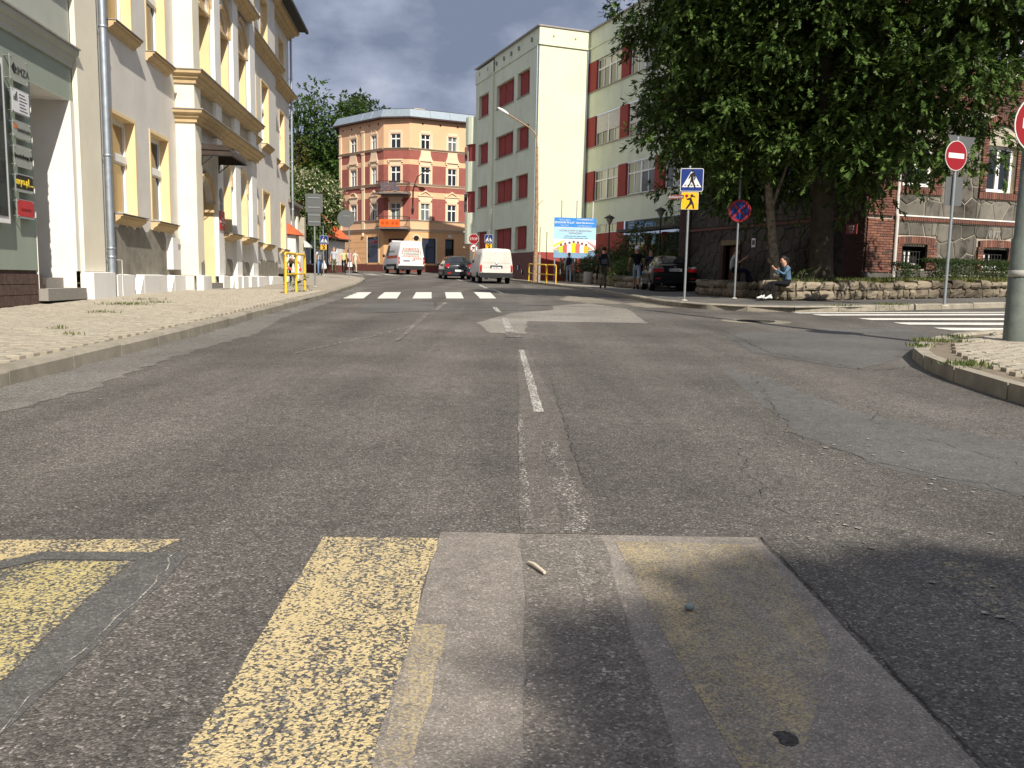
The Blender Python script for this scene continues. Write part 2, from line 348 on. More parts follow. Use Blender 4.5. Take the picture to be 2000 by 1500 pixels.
# white crossing over the side street
for x0, y0, wd in ((5.9, 17.8, .3), (6.1, 17.15, .42), (6.6, 16.0, .5), (6.8, 14.95, .52), (6.98, 13.85, .52), (7.0, 12.75, .5)):
    s = .045; patch('crossing_stripe', [(x0, y0), (x0+.07, y0-wd/2), (14, y0-wd/2+s*(14-x0)), (14, y0+wd/2+s*(14-x0)), (x0, y0+wd/2-.05)], P_WHITE, 3, .9, .012)
# centre line remains
for q, m in (([(.07, 9.3), (.125, 9.3), (.17, 7.2), (.205, 5.3), (.14, 5.3), (.11, 7.2)], P_WORN), ([(.16, 4.4), (.24, 4.4), (.3, 2.8), (.19, 2.8)], P_WORN2), ([(.2, 2.7), (.26, 2.7), (.28, 1.1), (.2, 1.1)], P_WORN3), ([(.04, 5.2), (.07, 5.2), (.08, 2.8), (.04, 2.8)], P_WORN2),
             ([(-.46, 18.2), (-.36, 18.2), (-.22, 16.2), (-.31, 16.2)], P_WORN), ([(-.2, 14.6), (-.1, 14.6), (.02, 11.7), (-.1, 11.7)], P_WORN), ([(.0, 11.2), (.12, 11.2), (.12, 10.9), (.0, 10.9)], P_WORN2), ([(-.1, 10.9), (-.02, 10.9), (-.02, 11.8), (-.1, 11.8)], P_WORN2), ([(-1.66, 20.2), (-1.56, 20.2), (-1.48, 16.6), (-1.58, 16.6)], P_WORN2),
             ([(-1.6, 15.6), (-1.52, 15.6), (-1.36, 10.1), (-1.42, 10.1)], P_WORN2), ([(-.9, 36), (-.75, 36), (-.35, 30), (-.5, 30)], P_WORN), ([(.55, 30), (.65, 30), (1.2, 25), (1.1, 25)], P_WORN2), ([(-1.9, 44.5), (-1.7, 44.5), (-1.1, 38), (-1.3, 38)], P_WORN), ([(-4.6, 58), (-4.3, 58), (-3., 51), (-3.2, 51)], P_WORN), ([(3.1, 17.8), (5.4, 17.5), (5.4, 17.42), (3.1, 17.72)], P_WORN2)):
    patch('road_line', q, m, 3, .7, .004)
for x in (-9.6, -8.4, -7.2, -6.0): patch('crossing_stripe', [(x-1.6, 59.6+.4*(x+9)), (x-.9, 59.9+.4*(x+9)), (x-2.3, 64+.4*(x+9)), (x-3.0, 63.6+.4*(x+9))], P_WORN, 1, 1.)
m_iron = mat('cast_iron', (.055, .05, .045), .6, .3, 30, .3, 90, .5, .6)
patch('road_patch', [(4.33+.62*math.cos(i*.4), 15.12+.62*math.sin(i*.4)) for i in range(16)], A_SAND, 2, .4)
b = MB(); mx, my = 4.33, 15.12; b.lathe([(.30, 0), (.33, .012), (.33, 0)], (mx, my, gz(mx, my)+.01), 20); b.lathe([(.29, 0), (.29, .010), (.05, .012)], (mx, my, gz(mx, my)+.01), 20)
for i in range(-3, 4):
    hw = math.sqrt(.26**2-(i*.07)**2); b.box(mx-hw, mx+hw, my+i*.07-.012, my+i*.07+.012, gz(mx, my)+.02, gz(mx, my)+.028)
tag(b.build('manhole_cover', m_iron), 'round iron manhole cover set in the road near the corner kerb', 'manhole cover')

KERB_L = [(-3.45, -6), (-3.5, 2), (-3.6, 5.9), (-3.7, 7.5), (-3.9, 10.7), (-4.2, 13.7), (-4.5, 18.5), (-5.1, 23.8), (-6.6, 34.8), (-8.4, 48), (-9.3, 52), (-10.9, 55.6), (-13.5, 57.6), (-18, 58.6), (-30, 59)]
KERB_R = [(22, 23.9), (12.2, 20.4), (8.9, 19.1), (7.3, 18.35), (6.0, 18.1), (4.9, 18.7), (4.15, 19.6), (3.85, 20.8), (3.65, 23), (3.55, 26), (3.55, 30), (3.45, 36), (3.1, 39.8), (2.3, 43.5), (1.6, 46.8), (.4, 51), (-.7, 55), (-2.0, 60), (-3.6, 65), (-5, 68)]
KERB_C = [(22, 17.8), (12, 14.0), (7.7, 12.5), (6.5, 11.85), (5.4, 10.6), (4.78, 9.7), (4.36, 8.9), (4.14, 8.2), (3.92, 7.2), (3.80, 6.2), (3.7, 3), (3.7, -6)]
PAVE_OFF = .12
m_block = mat('paving_block', (.335, .30, .24), .9, .2, 9, .25, 130, .15, 0, .3, (.22, .18, .13))
m_joint = mat('paving_joint', (.19, .16, .12), .95, .2, 6, .3, 80, .1)
m_kerb = mat('kerb_concrete', (.30, .27, .215), .9, .2, 5, .4, 90, .15, 0, .6, (.13, .12, .09))
m_slab = mat('pavement_far', (.325, .29, .235), .9, .16, 2.5, .2, 60, .15, 0, .4, (.2, .17, .12))
drape(KERB_L+[(-30, 20), (-30, -6)], 1.0, PAVE_OFF-.02, 'pavement', m_slab)
drape(KERB_R+[(14, 75), (30, 60), (30, 24)], 1.2, PAVE_OFF-.02, 'pavement', A_WALK)
drape(KERB_C+[(22, -6)], .9, PAVE_OFF-.02, 'pavement', m_joint)
drape([(.9, 50.4), (1.9, 47), (2.7, 43.8), (3.5, 40.2), (5, 40.5), (4.4, 45), (3.3, 50.5)], .8, PAVE_OFF-.012, 'pavement', m_slab)
drape([(3.95, 20.1), (4.7, 18.95), (6.2, 18.35), (8.8, 19.35), (8.6, 19.8), (6.2, 19.2), (4.5, 20.6)], .6, PAVE_OFF-.012, 'pavement', asphalt('asphalt_walk_pale', base=2.1, tint=(1, .95, .85), agg=130, coarse=.5, tracks=False))
def resample(P, step):
    P = [Vector(p) for p in P]; out = [P[0]]; d = 0
    for a, c in zip(P, P[1:]):
        l = (c-a).length; t = step-d
        while t <= l: out.append(a.lerp(c, t/l)); t += step
        d = (d+l) % step
    return out
def smooth_poly(P, it=2):
    for _ in range(it):
        Q = [P[0]]
        for a, c in zip(P, P[1:]): Q += [(a[0]*.75+c[0]*.25, a[1]*.75+c[1]*.25), (a[0]*.25+c[0]*.75, a[1]*.25+c[1]*.75)]
        P = Q+[P[-1]]
    return P
def kerb(P, side, lo=-99, hi=99):
    P = resample(smooth_poly(P), 1.0); root = None; k = 0
    for a, c in zip(P, P[1:]):
        mid = (a+c)/2
        if not lo < mid.y < hi or abs(mid.x) > 24: continue
        if root is None: root = tag(link('kerb', None, (mid.x, mid.y, gz(mid.x, mid.y))), kind='structure')
        d = (c-a); l = d.length; d.normalize(); n = Vector((-d.y, d.x))*side; z0, z1 = gz(*a), gz(*c); g = .006; jit = random.uniform(-.008, .006)
        prof = [(-.02, -.1), (-.015, .10+jit), (.012, .127+jit), (.14, .13+jit), (.14, -.1)]
        vs = [(q.x+n.x*o, q.y+n.y*o, z+h) for q, z in ((a+d*g, z0), (c-d*g, z1)) for o, h in prof]
        b = MB(); b.add(vs, [(i, i+1, i+6, i+5) for i in range(4)]+[(4, 3, 2, 1, 0), (5, 6, 7, 8, 9)]); b.build('kerb_stone', m_kerb, root)
kerb(KERB_L, 1, 1.5, 60); kerb(KERB_R, -1, 0, 62); kerb(KERB_C, -1, 0, 20)
# lighter dusty gutter strip beside the left kerb
patch('gutter', [(-3.47, 2)]+[(x+.02, y) for x, y in KERB_L[2:9]]+[(x+.55+.1*math.sin(y*1.3), y) for x, y in KERB_L[8:1:-1]]+[(-3.1, 2)], asphalt('asphalt_gutter', base=1.75, tint=(1, .94, .85), agg=140, coarse=.6, tracks=False), 1, .5, .05)

# paving blocks: nearest 300 of the left pavement and of the corner are single, the rest one mass each
def xk(P, y):
    for (x0, y0), (x1, y1) in zip(P, P[1:]):
        if min(y0, y1) <= y <= max(y0, y1) and y0 != y1: return x0+(x1-x0)*(y-y0)/(y1-y0)
    return None
def block_mesh(i):
    b = MB(); a, c = .0965, .0465; h = .03; e_ = .006
    b.add([(-a, -c, -.03), (a, -c, -.03), (a, c, -.03), (-a, c, -.03), (-a, -c, h-e_), (a, -c, h-e_), (a, c, h-e_), (-a, c, h-e_), (-a+e_, -c+e_, h), (a-e_, -c+e_, h), (a-e_, c-e_, h), (-a+e_, c-e_, h)],
          [(0, 1, 5, 4), (1, 2, 6, 5), (2, 3, 7, 6), (3, 0, 4, 7), (4, 5, 9, 8), (5, 6, 10, 9), (6, 7, 11, 10), (7, 4, 8, 11), (8, 9, 10, 11)])
    return b.mesh('paving_block', m_block), b
bmesh0, bb = block_mesh(0)
def lay(spots, root, nnear):
    spots.sort(key=lambda s: s[0]**2+s[1]**2); far = MB()
    for i, (x, y) in enumerate(spots):
        z = gz(x, y)+PAVE_OFF-.012+random.uniform(-.003, .003)-.006*(random.random() < .08); r = (random.uniform(-.012, .012), random.uniform(-.01, .01), random.uniform(-.02, .02))
        if i < nnear: link('paving_block', bmesh0, (x, y, z), root, r)
        else:
            M = Matrix.Translation((x, y, z)) @ Euler(r).to_matrix().to_4x4(); far.T = M; far.add(bb.v, bb.f)
    far.build('paving_blocks', m_block, root, 'stuff')
sp = []; y = 5.0; row = 0
while y < 24:
    x = -3.5-.1*(row % 2)
    while x > -10.2:
        k = xk(smooth_poly(KERB_L), y)
        if k is not None and x < k-.26 and x > -y*.66-.4 and x > -6.6-.094*y-.2 and random.random() > .004: sp.append((x, y))
        x -= .2
    y += .1; row += 1
root = tag(link('pavement', None, (-5, 12, gz(-5, 12)+.1)), kind='structure'); lay(sp, root, 300)
sp = []; y = 5.6; row = 0
while y < 13.6:
    x = 3.9+.1*(row % 2)
    while x < 9:
        P = KERB_C; ok = all((c[0]-a[0])*(y-a[1])-(c[1]-a[1])*(x-a[0]) > .3*math.hypot(c[0]-a[0], c[1]-a[1]) for a, c in zip(P, P[1:]))
        if ok and x < y*.64+.5 and random.random() > .004: sp.append((x, y))
        x += .2
    y += .1; row += 1
root = tag(link('pavement', None, (5, 9, gz(5, 9)+.1)), kind='structure'); lay(sp, root, 300)

# cracks, tar seams and crumbling chips
A_CRACK = asphalt('asphalt_crack', base=.6, agg=150, coarse=.8, tracks=False); A_CHIP = asphalt('asphalt_chip', base=3.2, tint=(1, .93, .8), agg=150, coarse=.8, tracks=False)
def crack(P, wd, m=A_CRACK, name='road_crack', lvl=4, wob=.022, step=.05):
    pts = []; b = MB()
    for a, c in zip(P, P[1:]):
        a, c = Vector(a), Vector(c); n = max(1, int((c-a).length/step)); q = Vector((-(c-a).y, (c-a).x)).normalized()
        pts += [a.lerp(c, i/n)+q*random.gauss(0, wob)*(i > 0) for i in range(n)]
    pts.append(Vector(P[-1])); vs = []; u_ = (.0009 if max(q.y for q in pts) < 10 else .0022)*lvl
    for i, p in enumerate(pts):
        d = (pts[min(i+1, len(pts)-1)]-pts[max(i-1, 0)]).normalized(); q = Vector((-d.y, d.x))*wd*random.uniform(.05, .6)
        vs += [(p.x+q.x, p.y+q.y, gz(*p)+u_), (p.x-q.x, p.y-q.y, gz(*p)+u_)]
    b.add(vs, [(2*i, 2*i+1, 2*i+3, 2*i+2) for i in range(len(pts)-1)]); b.build(name, m, None, 'structure')
crack([(2.1, 7.4), (1.62, 4.75), (1.75, 4.1), (2.25, 3.3)], .007); crack([(2.6, 6.1), (2.2, 5.0), (2.5, 4.0)], .005); crack([(1.15, 4.2), (1.02, 3.2), (1.12, 2.85)], .005); crack([(.855, 2.78), (.86, 1.5), (.87, .6)], .006, wob=.004)
crack([(.32, 7), (.315, 5.4), (.315, 3.4)], .004, wob=.008); crack([(-1.6, 15.4), (-1.5, 12.6), (-1.72, 11), (-2.2, 8.4)], .02, A_CHIP); crack([(-2.9, 9.4), (-1.2, 10.6), (.1, 11.4)], .014, A_CHIP, wob=.02); crack([(3.2, 13), (2.9, 9.5), (3.4, 7.9), (4.0, 8.4)], .014); crack([(-1.02, 2.5), (-.97, 2.2), (-.94, 1.4), (-.93, .7)], .005, A_CHIP, wob=.006)
for x, y, r_, n in ((1.55, 4.5, .18, 26), (1.85, 3.5, .2, 16), (1.15, 2.7, .12, 14), (1.3, 2.3, .1, 10), (2.7, 14.4, .5, 30), (2.9, 17.5, .5, 24), (-2.7, 5.5, .12, 10), (1.4, 6.5, .15, 8), (.3, 8, .3, 10), (2.2, 6.5, .5, 16)):
    for _ in range(n):
        a, c = x+random.gauss(0, r_), y+random.gauss(0, r_*1.4); s_ = random.uniform(.004, .014)*(1+y*.05); k = random.randint(4, 6); o = random.random()*6
        b = MB(); P = [(a+s_*random.uniform(.5, 1.2)*math.cos(o+6.283*i/k), c+s_*random.uniform(.5, 1.2)*math.sin(o+6.283*i/k)) for i in range(k)]; chips = globals().setdefault('CH', MB()); chips.add([(p, q, gz(p, q)+.0052) for p, q in P], [tuple(range(k))])
CH.build('road_chips', A_CHIP, None, 'stuff')
patch('oil_stain', [(.53+.022*math.cos(i*.63)*(1+.3*math.sin(i*2.1)), 1.50+.028*math.sin(i*.63)) for i in range(10)], A_CRACK, 3, .2)
# ------------------------------------------------------------------ left row: grey green office house, pale town house
A0 = (-8.05, 16.6); TL = frame(A0, -5.5)
m_wall = mat('plaster_pale_grey', (.67, .64, .585), .9, .07, 1.2, .2, 160, .1, 0, .3, (.45, .42, .37))
m_cream = mat('plaster_cream', (.80, .74, .59), .9, .05, 1.5, .15, 160, .1, 0, .25, (.58, .52, .42))
m_yel = mat('plaster_yellow', (.77, .59, .33), .85, .06, 2, .1, 200, .12)
m_ylw2 = mat('moulding_yellow', (.56, .42, .24), .85, .12, 3, .2, 120, .12, 0, .3, (.35, .26, .15))
m_panel = mat('plaster_ochre_grey', (.42, .36, .27), .9, .1, 2, .15, 150, .1)
m_grn = mat('plaster_green', (.30, .345, .285), .9, .06, 1.5, .2, 240, .1, 0, .15, (.22, .25, .21))
m_grn2 = mat('plaster_green_pale', (.44, .46, .40), .9, .06, 1.5, .2, 240, .1, 0, .15, (.3, .32, .28))
m_whitep = mat('plaster_white', (.76, .745, .70), .85, .05, 2, .15, 160, .12, 0, .32, (.48, .45, .39))
m_cement = mat('cement_render', (.25, .23, .19), .95, .25, 3.5, .35, 60, .08, 0, .5, (.36, .34, .29))
m_frame = mat('window_frame_white', (.78, .78, .76), .45, .04, 4, 0, 0, .4)
m_zinc = mat('zinc_sheet', (.42, .47, .52), .42, .15, 7, .1, 40, .5, .75)
m_tin = mat('flashing_grey', (.30, .28, .25), .6, .15, 8, .1, 40, .4, .2)
m_darkroof = mat('roof_dark', (.035, .032, .03), .7, .2, 6, .3, 20)
m_granite = mat('granite_step', (.27, .25, .22), .8, .2, 40, .2, 160)
m_brownbr = mat('brick_brown_dark', (.10, .065, .052), .9, .3, 12, .5, 40)
m_glass = glass('window_glass')
m_glass2 = glass('window_glass_warm', (.35, .22, .08), .05)
m_dark = mat('interior_dark', (.012, .011, .01), .9)
m_steel = mat('stainless_steel', (.6, .6, .6), .3, .05, 20, 0, 0, .5, .9)

def win(T, parent, x0, x1, z0, z1, d=.24, surround=None, sill=None, y=0, trans=.6, mull=0, fr=m_frame, gl=None, fw=.07, sillp=.16, name='window', thin=1.):
    """one window: frame, panes, lined reveal and sill"""
    b = MB(T); yy = y+d
    b.box(x0, x0+fw, yy-.05, yy+.04, z0, z1); b.box(x1-fw, x1, yy-.05, yy+.04, z0, z1); b.box(x0+fw, x1-fw, yy-.05, yy+.04, z0, z0+fw); b.box(x0+fw, x1-fw, yy-.05, yy+.04, z1-fw, z1)
    zt = z0+(z1-z0)*trans if trans else None
    if zt: b.box(x0+fw, x1-fw, yy-.09*thin, yy+.035, zt-.07*thin, zt+.07*thin)
    xs = [x0+fw]+[x0+(x1-x0)*(i+1)/(mull+1) for i in range(mull)]+[x1-fw]
    for q in xs[1:-1]: b.box(q-.045*thin, q+.045*thin, yy-.055, yy+.038, z0+fw, z1-fw)
    wdw = b.build(name, fr, parent)
    for z_a, z_b in ([(z0+fw, zt-.07*thin), (zt+.07*thin, z1-fw)] if zt else [(z0+fw, z1-fw)]):
        for a, c in zip(xs, xs[1:]):
            s0 = MB(T); e1 = .045*thin if a > x0+fw else 0; e2 = .045*thin if c < x1-fw else 0; g_ = .03*thin
            s0.box(a+e1+g_, c-e2-g_, yy-.012, yy+.0, z_a+g_, z_b-g_); s0.build('pane', gl or m_glass, wdw)
            s1 = MB(T)
            for q in ((a+e1, a+e1+g_, z_a, z_b), (c-e2-g_, c-e2, z_a, z_b), (a+e1+g_, c-e2-g_, z_a, z_a+g_), (a+e1+g_, c-e2-g_, z_b-g_, z_b)): s1.box(q[0], q[1], yy-.06, yy+.005, q[2], q[3])
            s1.build('sash', fr, wdw)
    if surround:
        s0 = MB(T); s0.reveal(x0-.002, x1+.002, z0-.002, z1+.002, y-.012, yy+.05); k = .075
        s0.box(x0-k, x0-.004, y-.014, y+.02, z0, z1+k); s0.box(x1+.004, x1+k, y-.014, y+.02, z0, z1+k); s0.box(x0-.004, x1+.004, y-.014, y+.02, z1+.004, z1+k); s0.build('reveal', surround, wdw)
    if sill:
        p = sillp; a, c = x0-.14, x1+.14
        s0 = MB(T); s0.prismx([(y+.02, z0-.20), (y-.04, z0-.195), (y-.06, z0-.15), (y-p*.75, z0-.09), (y-p*.8, z0-.045), (y-p, z0-.04), (y-p, z0-.018), (y+.02, z0-.006)], a, c); sl_ = s0.build('sill', sill, wdw)
        s0 = MB(T); s0.box(a-.015, c+.015, y-p-.02, y+d-.06, z0-.004, z0+.012); s0.build('sill_flashing', m_tin, wdw)
    return wdw

house = thing('town_house', 'pale grey and cream town house with yellow window reveals and a projecting arched bay', 'building', (*A0, .3))
GZ, UZ, SZ = (2.03, 4.03), (5.78, 8.1), (9.2, 11.2)
XA = ((.85, 2.15), (3.2, 4.5)); XC = ((14.0, 15.15), (16.2, 17.55)); XD = ((19.9, 21.0), (22.0, 23.2))
hA = [(a, b_, *z) for a, b_ in XA for z in (GZ, UZ, SZ)]; hC = [(a, b_, *z) for a, b_ in XC for z in (GZ, UZ, SZ)]; hD = [(a, b_, *z) for a, b_ in XD for z in (GZ, UZ, SZ)]
b = MB(TL); b.wall(.05, 5.25, .1, 12.1, hA); b.wall(12.7, 19.2, .1, 12.1, hC); b.wall(19.2, 24.6, .1, 12.1, hD, .35); b.quad((19.2, 0, .1), (19.2, .35, .1), (19.2, .35, 12.1), (19.2, 0, 12.1))
b.quad((24.6, .35, .1), (24.6, 10, .1), (24.6, 10, 12.1), (24.6, .35, 12.1)); b.quad((.05, 0, 12.1), (24.6, 0, 12.1), (24.6, 10, 12.1), (.05, 10, 12.1)); b.quad((.05, 10, .1), (.05, 10, 12.1), (24.6, 10, 12.1), (24.6, 10, .1))
b.build('wall', m_wall, house)
for y, X in ((0, XA), (0, XC), (.35, XD)):
    for x0, x1 in X:
        for z in (GZ, UZ, SZ): win(TL, house, x0, x1, *z, surround=m_yel, sill=m_ylw2, y=y, gl=m_glass2 if random.random() < .6 else m_glass, sillp=.2)
# projecting bay
b = MB(TL); F = -.35
BX = ((5.85, 7.3), (8.1, 9.4), (10.4, 11.65)); BU = ((5.9, 7.2), (8.12, 9.35), (10.42, 11.7))
holes = [(5.85, 7.3, .3, 3.45), *[(x0, x1, 2.03, 4.1) for x0, x1 in BX[1:]], *[(x0, x1, 5.95, 8.42) for x0, x1 in BU], *[(x0, x1, 9.3, 11.3) for x0, x1 in BU]]
b.wall(5.2, 12.75, .1, 12.1, holes, F); b.quad((5.2, F, .1), (5.2, F, 12.1), (5.2, 0, 12.1), (5.2, 0, .1), 0); b.quad((12.75, F, .1), (12.75, 0, .1), (12.75, 0, 12.1), (12.75, F, 12.1))
for x0, x1 in BX[1:]: b.spandrel(x0, x1, 3.48, F-.001, F+.2, 4.1)
b.spandrel(5.85, 7.3, 2.75, F-.001, F+.2, 3.45)
for x0, x1 in BU: b.spandrel(x0, x1, 7.78, F-.001, F+.1, 8.42)
b.build('bay_wall', m_wall, house)
for x0, x1 in ((5.2, 5.80), (7.38, 8.02), (9.58, 10.28), (11.95, 12.75)):
    for z0, z1 in ((.8, 4.6), (4.905, 5.55), (5.86, 12.1)):
        b = MB(TL); b.box(x0-(.003 if x0 == 5.2 else 0), x1, F-.12, F+.02, z0, z1); b.build('pilaster', m_cream if x0 == 5.2 else m_whitep, house)
b = MB(TL); b.box(5.188, 5.199, F-.118, -.002, .82, 12.1); b.build('bay_corner', m_cream, house)
for x0, x1 in ((5.85, 7.33), (8.07, 9.53), (10.33, 11.9)):
    b = MB(TL); b.box(x0, x1, F-.03, F-.004, 4.95, 5.5); b.box(x0+.2, x1-.2, F-.05, F-.031, 5.05, 5.4); b.build('panel', m_panel, house)
def cornice(T, x0, x1, y, z0, z1, p, parent, m=m_ylw2, left=True, right=True, y1=None, name='cornice'):
    h = z1-z0; P = [(0, 0), (.25, .0), (.3, .3), (.55, .42), (.6, .62), (.95, .75), (1, 1)]
    b = MB(T); y1 = y+.05 if y1 is None else y1
    for (a, q), (c, r) in zip(P, P[1:]):
        pa, pc = p*a, p*c; za, zc = z0+h*q, z0+h*r; L0, L1 = x0-(pa if left else 0), x0-(pc if left else 0); R0, R1 = x1+(pa if right else 0), x1+(pc if right else 0)
        b.quad((L0, y-pa, za), (R0, y-pa, za), (R1, y-pc, zc), (L1, y-pc, zc)); b.quad((L0, y1, za), (L0, y-pa, za), (L1, y-pc, zc), (L1, y1, zc)); b.quad((R0, y-pa, za), (R0, y1, za), (R1, y1, zc), (R1, y-pc, zc))
    b.quad((x0, y1, z0), (x1, y1, z0), (x1, y, z0), (x0, y, z0)); o = b.build(name, m, parent)
    b = MB(T); b.box(x0-(p+.02 if left else 0), x1+(p+.02 if right else 0), y-p-.03, y1, z1+.002, z1+.03); b.build('cornice_flashing', m_tin, o); return o
cornice(TL, 5.2, 12.75, F-.12, 4.62, 4.9, .24, house, y1=0); cornice(TL, 5.2, 12.75, F-.12, 5.56, 5.85, .24, house, y1=0)
cornice(TL, 12.76, 19.2, 0, 8.9, 9.22, .34, house, left=False); cornice(TL, 19.2, 24.6, .35, 8.9, 9.22, .34, house, left=False)
cornice(TL, 8.1, 11.95, F-.1, 8.95, 9.2, .3, house)
cornice(TL, 12.76, 19.2, 0, 11.75, 12.15, .45, house, left=False); cornice(TL, 19.2, 24.6, .35, 11.75, 12.15, .45, house, left=False); cornice(TL, 5.2, 12.75, F-.12, 11.75, 12.15, .4, house, y1=0); cornice(TL, .05, 5.2, 0, 11.75, 12.15, .4, house, left=False, right=False)
b = MB(TL); b.prismx([(-.42, 12.18), (-.40, 12.26), (5, 15.3), (10.3, 12.2), (10.3, 12.1)], 0, 24.8); b.box(0, 24.85, -.56, -.43, 12.12, 12.25); b.build('roof', m_darkroof, house)
for i, (x0, x1) in enumerate(BX):
    if i: win(TL, house, x0, x1, 2.03, 4.08, .3, None, m_ylw2, F, gl=m_glass, sillp=.36); b = MB(TL); b.reveal(x0-.002, x1+.002, 2.03, 4.1, F-.02, F+.35); b.ring(x0, x1, 3.48, F-.06, F-.003, .13, 0, 12, .97); b.build('window_reveal', m_yel, house)
for x0, x1 in BU:
    win(TL, house, x0, x1, 5.95, 7.74, .34, None, None, F, gl=m_glass); b = MB(TL); b.reveal(x0-.002, x1+.002, 5.95, 7.76, F-.02, F+.4); b.build('window_reveal', m_yel, house)
    b = MB(TL); b.box(x0, x1, F+.07, F+.12, 7.76, 8.45); b.box(x0-.03, x1+.03, F-.05, F+.07, 7.70, 7.77); c = (x0+x1)/2
    for dz, r in ((.12, .05), (.2, .07), (.3, .09), (.42, .06)): b.ball((c, F+.06, 7.78+dz), (r*.8, .03, r))
    b.build('tympanum', m_ylw2, house)
    b = MB(TL); b.ring(x0, x1, 7.78, F-.05, F-.003, .1); b.ring(x0-.2, x1+.2, 7.78, F-.07, F-.003, .1, 0, 14, 1.12); b.build('arch_moulding', m_ylw2, house)
    win(TL, house, x0, x1, 9.3, 11.3, .3, m_yel, m_ylw2, F)
# door in the bay: deep yellow porch, door leaf, canopy and name plates
b = MB(TL); b.reveal(5.846, 7.304, .3, 3.46, F-.01, F+1.0); b.quad((5.85, F+1.0, .3), (7.3, F+1.0, .3), (7.3, F+1.0, 3.46), (5.85, F+1.0, 3.46)); b.build('porch', m_yel, house)
b = MB(TL); b.box(5.84, 5.97, F-.05, F+.3, 2.55, 2.78); b.box(7.18, 7.33, F-.05, F+.3, 2.55, 2.78); b.ring(5.85, 7.3, 2.75, F-.06, F-.002, .14, 0, 12, .95); b.build('impost', m_ylw2, house)
m_doorw = mat('door_brown', (.10, .05, .03), .5, .2, 8)
b = MB(TL); b.box(5.97, 7.18, F+.9, F+.96, .55, 2.6)
for x in (6.05, 6.62):
    for z in (.7, 1.65): b.box(x, x+.48, F+.87, F+.9, z, z+.8)
dr = b.build('door', m_doorw, house); b = MB(TL); b.tube([(6.56, F+.87, 1.5), (6.56, F+.82, 1.5), (6.45, F+.82, 1.5)], .012, 6); b.build('handle', m_steel, dr)
b = MB(TL); b.box(5.8, 7.36, F-.55, F+1, .3, .47); b.box(5.85, 7.32, F-.22, F+.98, .47, .62); b.build('door_step', m_granite, house)
m_aw = mat('canopy_brown', (.05, .035, .028), .55, .25, 6, .15, 30, .3)
b = MB(TL); n = 8
P = [(F-.12, 4.2), (F-.68, 4.17)]+[(F-.68-.2*math.sin(a*.25*math.pi/2), 3.9+.27*math.cos(a*.25*math.pi/2)) for a in range(1, 5)]
b.add([(x, *p) for p in P for x in (5.75, 7.5)], [(2*i, 2*i+1, 2*i+3, 2*i+2) for i in range(len(P)-1)], 0, True)
b.add([(x, *p) for x in (5.752, 7.498) for p in P+[(F-.12, 3.9)]], [tuple(range(len(P)+1)), tuple(range(len(P)+1, 2*len(P)+2))])
b.add([(5.75, F-.12, 4.18), (7.5, F-.12, 4.18), (7.5, F-.8, 4.12), (5.75, F-.8, 4.12)], [(0, 1, 2, 3)])
cn = b.build('door_canopy', m_aw, house)
b = MB(TL)
for x in (5.74, 7.51): b.tube([(x, F-.12, 3.9), (x, F-.89, 3.9)], .02, 6); b.tube([(x, F-.12, 3.65), (x, F-.14, 3.9)], .018, 6); b.tube([(x, F-.13, 3.66), (x, F-.4, 3.89)], .014, 6)
b.tube([(5.74, F-.89, 3.9), (7.51, F-.89, 3.9)], .02, 6); b.tube([(5.74, F-.12, 4.05), (5.74, F-.85, 4.04)], .012, 6)
b.build('canopy_frame', mat('iron_black', (.02, .018, .016), .6), cn)
m_red = mat('enamel_red', (.36, .02, .025), .4, .1, 5, 0, 0, .4); m_blue = mat('enamel_blue', (.03, .05, .25), .4)
b = MB(TL); b.lathe([(.02, -.02), (.2, -.02), (.22, 0)], (7.7, F-.125, 3.05), 18, 0, 'y'); b.build('emblem_plate', mat('emblem_grey', (.25, .24, .25), .5, .3, 14), house)
b = MB(TL); b.box(7.45, 7.97, F-.150, F-.124, 2.1, 2.62); rp = b.build('name_plate', m_red, house)
for k, q in enumerate((.26, .18, .1)): text(('SZKOLA', 'PODSTAWOWA', 'NR 1')[k], .075, TL @ Matrix.Translation((7.71, F-.152, 2.14+q)), m_frame, rp)
b = MB(TL); b.lathe([(.02, -.015), (.13, -.015), (.14, 0)], (7.7, F-.125, 2.75), 14, 0, 'y'); b.build('emblem_plate', mat('emblem_grey', (.3, .3, .3), .5), house)
# plinth blocks with slanted light wells between them
def plinth(x0, x1, y, p=.18, z1=.82, m=m_whitep, name='plinth'):
    b = MB(TL); zb = gz(*(TL @ Vector((x0, 0, 0))).xy)+.08
    b.add([(x0, y-p, zb), (x1, y-p, zb), (x1, y+.02, zb), (x0, y+.02, zb), (x0, y-p, z1-.02), (x1, y-p, z1-.02), (x1, y+.02, z1), (x0, y+.02, z1)], [(0, 1, 5, 4), (4, 5, 6, 7), (1, 2, 6, 5), (3, 0, 4, 7)]); b.build(name, m, house)
def well(x0, x1, y, p=.18):
    zb = gz(*(TL @ Vector((x0, 0, 0))).xy)+.08
    b = MB(TL); b.box(x0, x1, y-.004, y-.001, zb, .78, 1); b.prism([(x1-.01, zb), (x1-.34, zb), (x1-.01, .8)], y-p+.005, y-.005, 0); w_ = b.build('light_well', [m_whitep, m_dark], house)
    b = MB(TL)
    for k in range(4): b.tube([(x0+.12+.1*k, y-.03, zb), (x0+.12+.1*k, y-.03, .74)], .008, 5)
    b.tube([(x0, y-.03, .55), (x1-.1, y-.03, .55)], .008, 5); b.build('grating', m_dark, w_)
for x0, x1 in ((.36, 1.35), (1.95, 3.55), (4.15, 5.05)): plinth(x0, x1, 0)
